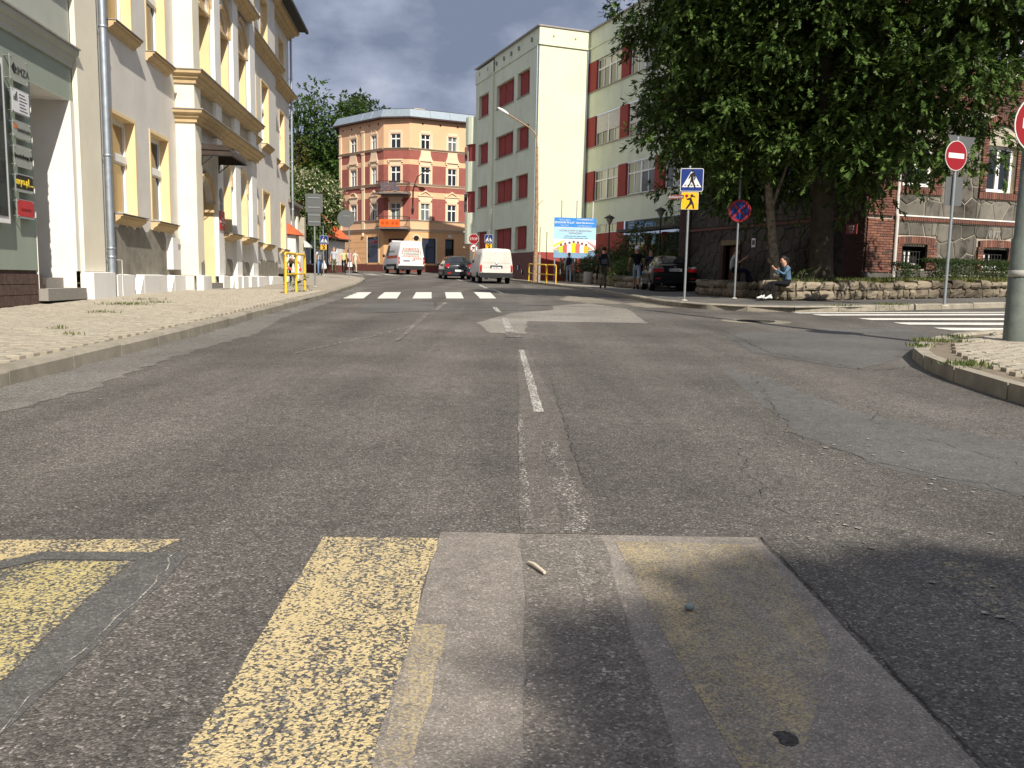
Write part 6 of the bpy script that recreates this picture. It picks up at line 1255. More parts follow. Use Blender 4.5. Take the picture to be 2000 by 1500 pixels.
t = thing('round_sign_post', 'grey post with the back of one round sign near the far left kerb', 'road sign', (x, y, z)); pole(t, x, y, z, z+3.6); T = face_cam(x-.35, y-.05, .85+(541-430)/1650*46.5, 4); T = face_cam(x, y-.05, .85+(541-430)/1650*46.5, 4); b = MB(T); b.prism(circ(-.15, 0, .47), .005, .02); o = b.build('sign_plate', m_back, t); b = MB(T); b.box(-.3, .1, -.01, .004, .12, .16); b.build('bracket', m_pole, o)
x, y = -11.75, 52.5; z = gz(x, y)+PAVE_OFF
t = thing('left_crossing_sign', 'small blue crossing sign over a yellow child sign above the man in white', 'road sign', (x, y, z)); pole(t, x, y, z, z+3.0); zc = .85+(540-470)/1650*52.5; ped_sign(t, face_cam(x+.06, y-.05, zc, 4), .5); child_sign(t, face_cam(x+.03, y-.05, zc-.44, 4), .36, .32)
# yellow pedestrian barriers
m_ry = mat('paint_yellow_rail', (.80, .50, .03), .45, .1, 9, .05, 30, .4)
def barrier(label, P, h):
    t = thing('pedestrian_barrier', label, 'barrier', (*P[0], gz(*P[0])+PAVE_OFF))
    Z = [gz(*p)+PAVE_OFF for p in P]; r = .032; V = [Vector((*p, z)) for p, z in zip(P, Z)]
    for a, c, first in zip(V, V[1:], [True]+[False]*9):
        u = (c-a).normalized(); up = Vector((0, 0, 1)); k = .09; pts = [a, a+up*(h-k), a+up*(h-k*.3)+u*k*.3, a+up*h+u*k, c+up*h-u*k, c+up*(h-k*.3)-u*k*.3, c+up*(h-k), c]
        if not first: pts = [p+u*.07 if i < 4 else p for i, p in enumerate(pts)]
        b = MB(); b.tube(pts, r, 8); b.build('hoop', m_ry, t); b = MB(); b.tube([a+up*h*.48, c+up*h*.48], r*.75, 7); b.build('rail', m_ry, t)
barrier('yellow tubular barrier on the left pavement beside the bent worker', [(-5.45, 20.3), (-5.62, 21.95), (-5.75, 23.4)], .98)
barrier('yellow tubular barrier at the rusty street lamp on the far right pavement', [(.85, 48.8), (1.2, 47.1), (1.72, 45.7), (2.17, 44.2)], .98)
# rusty street lamp
x, y = 1.16, 46.9; z = gz(x, y)+PAVE_OFF; m_rst = mat('steel_rusty', (.30, .20, .12), .8, .45, 9, .2, 30, .2)
t = thing('street_lamp', 'tall rusty street lamp with a curved arm in front of the school corner', 'street lamp', (x, y, z)); ztop = .85+(548-275)/1650*46.9
b = MB(); b.tube([(x, y, z), (x, y, z+1.4), (x, y, z+3.8), (x-.05, y, ztop-.6)], [.16, .12, .105, .07], 12); b.build('post', m_rst, t)
b = MB(); b.tube([(x-.05, y, ztop-.6), (x-.08, y, ztop-.1), (x-.25, y, ztop+.22), (x-.55, y, ztop+.45), (x-1.65, y, ztop+1.1)], .045, 8); b.build('arm', m_rst, t)
b = MB(at((x-1.65, y, ztop+1.1)) @ Matrix.Rotation(R(30), 4, 'Y')); b.ball((-.3, 0, .0), (.38, .13, .09), 0, 12, 6); b.build('luminaire', mat('lamp_white', (.75, .75, .72), .4), t)
b = MB(); b.box(x+.16, x+.28, y-.05, y+.05, z, z+1.5); b.tube([(x+.22, y, z+1.5), (x+.22, y, z+3.0)], .03, 6); b.build('cable_guard', m_tin, t)
b = MB()
for a in (-.35, .35): b.tube([(x, y, z+4.1), (x+a, y, z+4.45)], .018, 5)
b.build('spike', m_rst, t)
# lamp on the tenement
p = O3 @ Vector((.25, -.1, 6.6)); t = thing('wall_lamp', 'dark bracket street lamp with a curved arm in front of the orange tenement', 'street lamp', p); b = MB(O3); b.lathe([(.03, 6.3), (.09, 6.35), (.09, 6.75), (.03, 6.8)], (.25, -.2, 0), 8); b.build('base', m_iron, t); b = MB(O3); b.tube([(.25, -.2, 6.8), (.25, -.3, 8.3), (.4, -.8, 9.1), (.9, -1.5, 9.6)], .04, 6); b.build('arm', m_iron, t); b = MB(O3); b.ball((1.0, -1.6, 9.58), (.3, .2, .08)); b.build('luminaire', m_iron, t)
# park lamps
def parklamp(label, x, y, ztop):
    z = gz(x, y)+.5; t = thing('park_lamp', label, 'park lamp', (x, y, z), 'park lamps at the school entrance'); b = MB(); b.tube([(x, y, z), (x, y, ztop-.35)], [.045, .035], 8); b.build('post', m_iron, t)
    b = MB(); b.lathe([(.05, ztop-.36), (.2, ztop-.06), (.21, ztop-.05)], (x, y, 0), 14); b.build('shade', mat('lamp_opal', (.30, .29, .26), .4), t); b = MB(); b.lathe([(.28, ztop-.05), (.27, ztop-.02), (.12, ztop+.08), (.03, ztop+.1), (.02, ztop+.15)], (x, y, 0), 14); b.build('cap', m_iron, t)
parklamp('left park lamp, in front of the dark red wall beside the billboard', 4.75, 43.2, .85+(551-428)/1650*43.2); parklamp('right park lamp, before the entrance glazing above the black car', 6.7, 39.6, .85+(553-414)/1650*39.6)
# concrete bin
x, y = 4.0, 46.0; z = gz(x, y)+PAVE_OFF; t = thing('litter_bin', 'pale grey round concrete litter bin by the planter wall', 'litter bin', (x, y, z)); b = MB(); b.lathe([(.24, z), (.25, z+.02), (.25, z+.62), (.24, z+.64), (.2, z+.64), (.2, z+.3)], (x, y, 0), 16); b.build('drum', mat('concrete_bin', (.36, .34, .30), .9, .1, 5, .3, 60), t); b = MB(); b.lathe([(.2, z+.3), (.19, z+.6)], (x, y, 0), 12); b.build('liner', m_dark, t)
# billboard
TB = frame((2.22, 48.55), 80); zb, zt_ = 2.16, 4.42; W_ = 2.45
bb_ = thing('billboard', 'blue and white reunion billboard with colourful students in front of the school end wall', 'billboard', TB @ Vector((W_/2, 0, .9)))
def pm(name, c): return mat(name, c, .5, .05, 4, 0, 0, .3)
b = MB(TB); b.box(0, W_, 0, .04, zb, zt_); bp = b.build('board', pm('board_sky', (.38, .62, .78)), bb_)
for x in (.05, W_/2, W_-.1): b = MB(TB); b.box(x, x+.06, .05, .11, .7, zt_+(.0 if x < .1 else 0)); b.build('support', m_pole, bb_)
b = MB(TB); b.box(0, W_, -.006, -.001, zt_-.52, zt_); hp = b.build('header_print', pm('board_blue', (.04, .24, .66)), bp)
b = MB(TB); b.box(0, W_, -.006, -.001, zb+.45, zb+1.05); b.build('print', pm('board_white', (.80, .80, .80)), bp); b = MB(TB); b.box(.03, W_, -.008, -.0065, zt_-.56, zt_-.53); b.build('print', m_prnw, bp)
TXT = lambda s, x, z, h_, m, bold=.0, wd=1.: text(s, h_, TB @ Matrix.Translation((x, -.012, z)), m, bp, bold=bold, wide=wd)
TXT('70-lecie szkoly', .6, zt_-.13, .11, m_prnw); TXT('EKONOM 70 LAT', .6, zt_-.28, .15, m_prnw, .004); TXT('Zespol Szkol', .6, zt_-.43, .09, m_prnw); TXT('15-16 WRZESNIA 2017', 1.78, zt_-.09, .10, m_prnw, .002); TXT('Zjazd Absolwentow', 1.78, zt_-.27, .13, m_prnw, .003); TXT('www.70lat-ekonom.pl', 1.78, zt_-.44, .09, m_prnw)
TXT('UCZ SIE Z NAMI W EKONOMIKU', 1.25, zt_-.72, .13, pm('print_brown', (.35, .2, .15))); TXT('ZAPRASZAMY', 1.25, zt_-.86, .13, pm('print_brown', (.3, .15, .1))); TXT('technikum ekonomiczne  logistyk  informatyk', 1.25, zt_-1.02, .07, m_prg); TXT('technikum hotelarskie  organizacji reklamy  handel', 1.25, zt_-1.13, .07, m_prg)
cols_ = [(.45, .65, .05), (.75, .12, .10), (.78, .80, .84), (.72, .62, .02), (.80, .16, .12), (.70, .72, .78), (.68, .45, .03)]
rr = random.Random(4)
for i, c in enumerate(cols_):
    cx = .42+.245*i; top = zb+1.0-.1*abs(i-3.2)*.6; Wd = .13
    b = MB(TB); b.prism([(cx-Wd, zb+.3), (cx+Wd, zb+.3), (cx+Wd*1.1, top-.3), (cx+.09, top-.14), (cx-.09, top-.14), (cx-Wd*1.1, top-.3)], -.0095-.0004*i, -.0075); b.build('print', pm('board_shirt', c) if i == 0 else pm('board_shirt_%s' % 'abcdefg'[i], c), bp)
    b = MB(TB); b.prism(circ(cx, top-.07, .075, 12), -.0125-.0004*i, -.0076); b.build('print', pm('board_hair', (.22, .07, .04)), bp)
    s_ = -1 if i < 3 else 1; b = MB(TB); b.prism([(cx+s_*.05, top-.22), (cx+s_*.42, top-.45), (cx+s_*.47, top-.38), (cx+s_*.1, top-.14)], -.0074, -.006); b.build('print', pm('board_skin', (.62, .32, .2)), bp)
b = MB(TB); b.box(0, W_, -.0055, -.001, zb, zb+.42); b.build('print', pm('board_denim', (.20, .33, .48)), bp); b = MB(TB); b.prism([(0, zb+.75), (.6, zb+1.02), (.6, zb+.92), (0, zb+.55)], -.0068, -.006); b.build('print', pm('board_yellow', (.8, .62, .1)), bp); b = MB(TB); b.prism([(1.9, zb+1.0), (W_, zb+.72), (W_, zb+.5), (2.0, zb+.85)], -.0068, -.006); b.build('print', pm('board_rose', (.5, .28, .28)), bp)
for px_, lab in ((1089, 'leftmost of three thin flag poles behind the billboard'), (1118, 'middle of three thin flag poles behind the billboard'), (1149, 'rightmost of three thin flag poles behind the billboard')):
    y = 49.4+(px_-1089)*.012; x = (px_-1000)/1650*y; z = gz(x, y)+.5; t = thing('flag_pole', lab, 'flag pole', (x, y, z), 'flag poles behind the billboard'); b = MB(); b.tube([(x, y, z), (x, y, .85+(549-397)/1650*y)], .028, 7); b.build('shaft', m_pole if px_ < 1140 else m_signwhite, t); b = MB(); b.ball((x, y, .85+(549-397)/1650*y), .04, 0, 8, 5); b.build('finial', m_pole, t)
# litter: twig, stone and paper scrap on the near road
t = tag(MB().tube([(.105, 2.36, .012), (.075, 2.42, .016), (.06, 2.45, .012)], [.005, .006, .004], 6).build('twig', mat('twig_pale', (.6, .52, .4), .8)), 'pale bit of twig lying on the road strip near the old yellow stripe', 'twig')
b = MB(); b.ball((.475, 2.12, .012), (.014, .011, .009), 0, 8, 5); tag(b.build('pebble', mat('pebble_blue_grey', (.2, .26, .27), .7)), 'small blue grey pebble on the faded yellow stripe', 'pebble')
# ------------------------------------------------------------------ vehicles
m_tyre = mat('tyre_rubber', (.018, .018, .018), .85, .2, 20, .2, 60, .2); m_rim = mat('wheel_silver', (.42, .42, .42), .35, .1, 10, 0, 0, .5, .8); m_vwhite = mat('car_paint_white', (.72, .72, .69), .28, .03, 2, 0, 0, .5); m_vdirty = mat('car_paint_white_dusty', (.62, .61, .56), .33, .07, 2.2, 0, 0, .5, 0, .25, (.42, .38, .31)); m_vblk = mat('car_paint_black', (.006, .006, .007), .25, .1, 3, 0, 0, .35); m_vgrey = mat('car_paint_dark_grey', (.022, .026, .030), .22, .1, 3, 0, 0, .6); m_bump = mat('bumper_black', (.022, .022, .024), .6, .1, 10); m_tail = mat('tail_light_red', (.42, .010, .014), .15, .1, 20, 0, 0, .7); m_lit = mat('tail_light_orange', (.75, .25, .12), .2); m_clear = mat('lamp_clear', (.22, .22, .22), .15, .05, 9, 0, 0, .6); m_cgl = glass('car_glass', (.012, .015, .017), .03); m_chr = mat('chrome', (.6, .6, .6), .2, .05, 9, 0, 0, .5, 1.); m_under = mat('underbody', (.012, .012, .012), .9)
def vehicle(name, label, cat_, loc, hdg, st_, paintm, wheel, wheels_y, track, side_win, rear_win=None, front_win=None):
    """st_: stations (y, z_bottom, z_belt, z_roof, half width low, belt, roof); y=0 is the tail, the nose is +y"""
    T = at(loc, -hdg); t = thing(name, label, cat_, loc); prof = []
    for y, zb, zl, zr, wl, wb, wr in st_:
        prof.append([(0, zb), (wl*.86, zb), (wl, zb+.07), (max(wl, wb)+.012, (zb*.55+zl*.45)), (wb, zl), (wb*.45+wr*.55, zl+(zr-zl)*.55), (wr, zr-.085), (wr-.08, zr-.018), (0, zr+.012)])
    def S(y, v):
        i = 0
        while i < len(st_)-2 and y > st_[i+1][0]: i += 1
        k = min(1, max(0, (y-st_[i][0])/(st_[i+1][0]-st_[i][0]))); j = min(7, int(v)); u = v-j
        q = lambda P: (P[j][0]*(1-u)+P[j+1][0]*u, P[j][1]*(1-u)+P[j+1][1]*u); a, c = q(prof[i]), q(prof[i+1]); return (a[0]*(1-k)+c[0]*k, y, a[1]*(1-k)+c[1]*k)
    b = MB(T); ring = lambda P, y: [(x, y, z) for x, z in P]+[(-x, y, z) for x, z in P[-2:0:-1]]
    vs = []; n = 16
    for s_, P in zip(st_, prof): vs += ring(P, s_[0])
    fs = [(i*n+j, i*n+(j+1) % n, (i+1)*n+(j+1) % n, (i+1)*n+j) for i in range(len(st_)-1) for j in range(n)]; b.add(vs, fs, 0, True); b.add(vs[:n], [tuple(range(n))]); b.add(vs[-n:], [tuple(range(n-1, -1, -1))])
    body = b.build('body', paintm, t)
    bm = bmesh.new(); bm.from_mesh(body.data); bmesh.ops.remove_doubles(bm, verts=bm.verts, dist=.0005); bmesh.ops.recalc_face_normals(bm, faces=bm.faces)
    es = [e_ for e_ in bm.edges if len(e_.link_faces) == 2 and e_.calc_face_angle(0) > R(18)]; bmesh.ops.bevel(bm, geom=es, offset=.035, segments=2, affect='EDGES', clamp_overlap=True)
    for f in bm.faces: f.smooth = True
    bm.to_mesh(body.data); bm.free()
    for sd_ in (1, -1):
        for y0, y1, v0, v1 in side_win:
            b = MB(T); N_ = 4; g = [(y0+(y1-y0)*i/N_, v) for i in range(N_+1) for v in (v0, (v0+v1)/2, v1)]; pts = [S(y, v) for y, v in g]; pts = [((p[0]+.012)*sd_, p[1], p[2]) for p in pts]
            b.add(pts, [(3*i+j, 3*i+3+j, 3*i+4+j, 3*i+1+j) for i in range(N_) for j in (0, 1)], 0, True); b.build('side_window', m_cgl, t)
    for nm, w_ in (('rear_window', rear_win), ('windscreen', front_win)):
        if w_:
            y0, y1, k = w_; b = MB(T); N_ = 5; rows_ = []
            for i in range(N_+1):
                y = y0+(y1-y0)*i/N_; p6, p8 = S(y, 7), S(y, 8); dz = .014
                rows_.append([(-p6[0]*k, y, p6[2]+dz), (0, y, p8[2]+dz), (p6[0]*k, y, p6[2]+dz)])
            b.add([p for r_ in rows_ for p in r_], [(3*i+j, 3*i+j+1, 3*i+4+j, 3*i+3+j) for i in range(N_) for j in (0, 1)], 0, True); b.build(nm, m_cgl, t)
    for wy in wheels_y:
        for sd_ in (1, -1):
            cx = sd_*track; b = MB(T); r = wheel
            b.lathe([(r*.62, -.09), (r*.94, -.10), (r, -.07), (r, .07), (r*.94, .10), (r*.62, .09)], (cx, wy, r), 22, 0, 'x'); wh = b.build('wheel', m_tyre, t); b = MB(T); o = cx+sd_*.085
            b.lathe([(r*.12, -.01*sd_), (r*.60, -.012*sd_), (r*.64, .012*sd_)], (o, wy, r), 18, 0, 'x')
            for k in range(5): a = 2*math.pi*k/5; ca, sa = math.cos(a), math.sin(a); b.tube([(o+.012*sd_, wy, r), (o+.014*sd_, wy+ca*r*.58, r+sa*r*.58)], [.03, .035], 4)
            b.build('rim', m_rim, wh)
            b = MB(T); P = [(wy+1.16*r*math.cos(math.pi*i/10), r+1.16*r*math.sin(math.pi*i/10)) for i in range(11)]; xw = S(wy, 3)[0]+.004; b.prismx(P, sd_*(xw-.05), sd_*xw); b.build('wheel_arch', m_under, t)
    return t, T, S
def bx(t, T, name, m, *q): b = MB(T); b.box(*q); return b.build(name, m, t)
def rbox(t, T, name, m, x0, x1, y0, y1, z0, z1, r=.03): b = MB(T); b.prism(rrect(x0, x1, z0, z1, r, 3), y0, y1); return b.build(name, m, t)
def mirrors(t, T, y, x, z, m):
    for s_ in (1, -1): b = MB(T); b.ball((s_*(x+.12), y, z), (.1, .06, .13), 0, 8, 6); o = b.build('mirror', m, t); b = MB(T); b.tube([(s_*(x-.02), y+.03, z-.06), (s_*(x+.08), y, z-.06)], .02, 5); b.build('mirror_arm', m, o)
# white panel van, tail to the viewer
x, y = -.98, 46.6; t, T, S = vehicle('panel_van', 'white panel van with lit brake lamps waiting behind the dark hatchback', 'van', (x, y, gz(x, y)), -10,
    [(0, .46, 1.02, 1.80, .84, .87, .72), (.05, .40, 1.02, 1.88, .895, .91, .77), (.16, .36, 1.04, 1.92, .905, .92, .79), (3.35, .34, 1.06, 1.94, .905, .92, .79), (3.6, .34, 1.08, 1.84, .905, .92, .77), (4.15, .34, 1.06, 1.18, .9, .90, .72), (4.6, .36, .92, .98, .88, .86, .7), (4.72, .42, .72, .78, .8, .78, .6)],
    m_vdirty, .31, (.95, 3.85), .78, [(2.55, 3.35, 4.25, 5.9)], None, (3.64, 4.1, .9))
rbox(t, T, 'tailgate', m_vdirty, -.79, .79, -.022, .02, .60, 1.78, .09); b = MB(T); b.prism([(-.70, 1.16), (.70, 1.16), (.60, 1.70), (-.60, 1.70)], -.028, -.02); b.build('tailgate_panel', m_vdirty, t)
for z in (1.12, .88): bx(t, T, 'crease', m_bump, -.78, .78, -.0245, -.02, z, z+.006)
for s_ in (1, -1): rbox(t, T, 'tail_light', m_tail, s_*.83-.06, s_*.83+.06, -.02, .06, .66, 1.02, .02); rbox(t, T, 'brake_lamp', mat('brake_lamp_lit', (.9, .06, .05), .3), s_*.83-.055, s_*.83+.055, -.03, -.0, .92, 1.01, .015)
rbox(t, T, 'bumper', m_bump, -.92, .92, -.09, .1, .34, .60, .06); rbox(t, T, 'plate_recess', m_bump, -.34, .34, -.034, -.02, .84, 1.0, .02); o = rbox(t, T, 'number_plate', m_prnw, -.26, .26, -.04, -.033, .82, .92, .01); text('DJ 48215', .09, T @ Matrix.Translation((0, -.042, .87)), m_prk, o)
b = MB(T); b.lathe([(.02, -.032), (.055, -.03), (.06, -.02)], (0, 0, 1.09), 14, 0, 'y'); b.build('badge', m_chr, t); mirrors(t, T, 3.75, .92, 1.2, m_bump); bx(t, T, 'exhaust', m_under, -.55, -.45, -.05, .6, .24, .3); bx(t, T, 'side_rail', m_bump, .918, .93, .4, 3.0, 1.08, 1.1)
# dark hatchback
x, y = -3.45, 53.3; t, T, S = vehicle('hatchback', 'dark grey hatchback with a blank white number plate between the two vans', 'car', (x, y, gz(x, y)), -12,
    [(0, .36, .70, .82, .72, .76, .60), (.06, .27, .78, .98, .83, .85, .68), (.22, .24, .88, 1.04, .865, .87, .66), (.62, .22, .92, 1.38, .87, .87, .585), (.95, .22, .93, 1.47, .87, .87, .585), (2.3, .22, .94, 1.5, .87, .87, .6), (2.75, .22, .95, 1.36, .87, .87, .6), (3.35, .22, .93, 1.02, .86, .85, .66), (4.0, .26, .74, .80, .8, .78, .62), (4.2, .36, .58, .64, .7, .66, .5)],
    m_vgrey, .31, (.85, 3.45), .75, [(.75, 1.35, 4.2, 5.85), (1.42, 2.4, 4.15, 5.9)], (.25, .62, .86), (2.8, 3.3, .9))
for s_ in (1, -1): b = MB(T); b.prism([(s_*.60, .78), (s_*.84, .76), (s_*.84, .90), (s_*.68, 1.02), (s_*.60, .9)], -.015, .12); b.build('tail_light', m_tail, t); rbox(t, T, 'reflector', m_tail, s_*.62-.1, s_*.62+.1, -.1, -.02, .36, .44, .02)
rbox(t, T, 'bumper', m_vgrey, -.85, .85, -.09, .15, .28, .58, .08); o = rbox(t, T, 'number_plate', m_prnw, -.26, .26, -.105, -.085, .50, .62, .01); b = MB(T); b.lathe([(.015, -.03), (.07, -.028)], (0, 0, .86), 12, 0, 'y'); b.build('badge', m_chr, t); mirrors(t, T, 2.75, .88, 1.02, m_vgrey); bx(t, T, 'roof_rail', m_chr, -.5, .5, 1.0, 1.02, 1.49, 1.50)
# high roofed road marking service van
x, y = -7.55, 62.6; t, T, S = vehicle('high_roof_van', 'white high roofed service van with red striped rear doors turning at the junction', 'van', (x, y, gz(x, y)), -21,
    [(0, .52, 1.25, 2.36, .91, .93, .72), (.05, .46, 1.25, 2.44, .96, .98, .76), (.2, .42, 1.25, 2.48, .97, .99, .77), (3.9, .40, 1.28, 2.5, .97, .99, .77), (4.3, .40, 1.3, 2.36, .97, .99, .76), (4.95, .40, 1.28, 1.42, .96, .95, .72), (5.4, .42, .98, 1.06, .92, .9, .7), (5.55, .5, .72, .8, .82, .8, .6)],
    m_vwhite, .34, (.95, 4.45), .84, [(3.3, 4.05, 4.25, 5.6)], None, (4.36, 4.9, .9))
for s_ in (1, -1):
    b = MB(T); b.prism([(s_*.012, .68), (s_*.86, .68), (s_*.86, 1.35), (s_*.68, 2.30), (s_*.012, 2.32)], -.02, .02); b.build('rear_door', m_vwhite, t)
    rbox(t, T, 'tail_light', m_tail, s_*.92-.05, s_*.92+.05, -.025, .05, .82, 1.30, .02); rbox(t, T, 'indicator', m_lit, s_*.92-.045, s_*.92+.045, -.032, -.024, 1.0, 1.12, .01)
rbox(t, T, 'bumper', m_bump, -.97, .97, -.1, .1, .40, .66, .05); bx(t, T, 'side_moulding', m_bump, -1.005, -.985, .6, 4.0, .62, .80); mirrors(t, T, 4.2, 1.02, 1.45, m_bump)
m_strp = mat('stripe_red', (.72, .12, .06), .5); o = bx(t, T, 'warning_panel', m_signwhite, -.74, .74, -.026, -.0205, 1.28, 1.98)
for i in range(7):
    x0 = -.70+.2*i; s_ = 1 if i < 3 else -1; k = .12*s_
    b = MB(T); b.prism([(x0, 1.78), (x0+.09, 1.78), (x0+.09+k, 1.97), (x0+k, 1.97)], -.029, -.0262); b.build('stripe', m_strp, o); b = MB(T); b.prism([(x0, 1.30), (x0+.09, 1.30), (x0+.09+k, 1.43), (x0+k, 1.43)], -.029, -.0262); b.build('stripe', m_strp, o)
for s_ in (1, -1):
    for z in (1.52, 1.66): b = MB(T); b.prism([(s_*.73, z-.06), (s_*.73, z+.03), (s_*.64, z+.12), (s_*.64, z+.03)], -.029, -.0262); b.build('stripe', m_strp, o)
for i in range(4): b = MB(T); x0 = .12+.16*i; b.prism([(x0, 1.27), (x0+.08, 1.27), (x0+.18, 1.12), (x0+.1, 1.12)], -.027, -.0205); b.build('stripe', m_strp, t)
text('POGOTOWIE', .19, T @ Matrix.Translation((0, -.031, 1.70)), m_prk, o, bold=.002); text('SYGNALIZACJI', .17, T @ Matrix.Translation((0, -.031, 1.52)), m_prk, o, bold=.002)
rbox(t, T, 'plate_recess', m_bump, -.62, -.12, -.034, -.02, .98, 1.06, .01); o = rbox(t, T, 'number_plate', m_prnw, -.62, -.12, -.03, -.02, .84, .96, .01); rbox(t, T, 'door_handle', m_bump, .06, .26, -.04, -.02, 1.07, 1.12, .01)
TS_ = T @ Matrix.Translation((-.985, 2.4, 0)) @ Matrix.Rotation(R(-90), 4, 'Z'); text('POGOTOWIE SYGNALIZACJI', .2, TS_ @ Matrix.Translation((0, -.012, 1.72)), m_prg, t); b = MB(TS_); b.box(-1.4, 2.2, -.018, -.008, 1.22, 1.42); b.build('side_stripe', m_strp, t)
bx(t, T, 'roof_beacon', m_lit, -.45, -.1, 3.7, 4.0, 2.5, 2.62); bx(t, T, 'roof_bar', m_vwhite, -.7, .7, 3.3, 3.5, 2.52, 2.60); bx(t, T, 'exhaust', m_under, -.6, -.5, -.04, .6, .3, .37)
# black saloon on the pavement
x, y = 6.27, 33.2; t, T, S = vehicle('black_saloon', 'black saloon car parked on the pavement in the shade, seen from behind', 'car', (x, y, gz(x, y)+PAVE_OFF), 2,
    [(0, .34, .78, .90, .76, .78, .66), (.07, .26, .86, .99, .84, .85, .70), (.3, .22, .90, 1.03, .865, .86, .70), (.78, .2, .93, 1.06, .87, .865, .66), (1.1, .2, .93, 1.24, .87, .865, .6), (1.5, .2, .93, 1.385, .87, .865, .55), (2.3, .2, .93, 1.42, .87, .865, .56), (2.7, .2, .93, 1.34, .87, .865, .56), (3.3, .2, .92, 1.02, .86, .85, .64), (4.2, .24, .74, .80, .8, .78, .62), (4.45, .34, .58, .64, .7, .66, .5)],
    m_vblk, .32, (.98, 3.7), .76, [(1.05, 1.75, 4.2, 5.7), (1.8, 2.65, 4.15, 5.85)], (.84, 1.46, .86), (2.75, 3.28, .9))
for s_ in (1, -1):
    b = MB(T); b.prism([(s_*.44, .74), (s_*.84, .72), (s_*.85, .86), (s_*.44, .87)], -.02, .2); b.build('tail_light', m_tail, t); b = MB(T); b.prism([(s_*.46, .872), (s_*.84, .862), (s_*.80, .945), (s_*.50, .94)], -.02, .2); b.build('indicator', m_clear, t); rbox(t, T, 'reflector', m_tail, s_*.66-.1, s_*.66+.1, -.105, -.05, .46, .50, .01)
rbox(t, T, 'bumper', m_vblk, -.86, .86, -.1, .2, .28, .64, .09); rbox(t, T, 'boot_lid', m_vblk, -.70, .70, -.012, .03, .66, .98, .05); o = rbox(t, T, 'number_plate', m_prnw, -.26, .26, -.022, -.012, .76, .87, .01); b = MB(T); b.box(-.26, -.22, -.024, -.0225, .765, .865); b.build('print', m_signblue, o); text('SO 5720C', .10, T @ Matrix.Translation((.02, -.024, .815)), m_prk, o, bold=.002)
b = MB(T); b.lathe([(.01, -.018), (.035, -.016)], (0, 0, .93), 12, 0, 'y'); b.build('badge', m_chr, t); mirrors(t, T, 2.75, .88, 1.0, m_vblk); bx(t, T, 'exhaust', m_chr, -.55, -.47, -.08, .3, .25, .3)
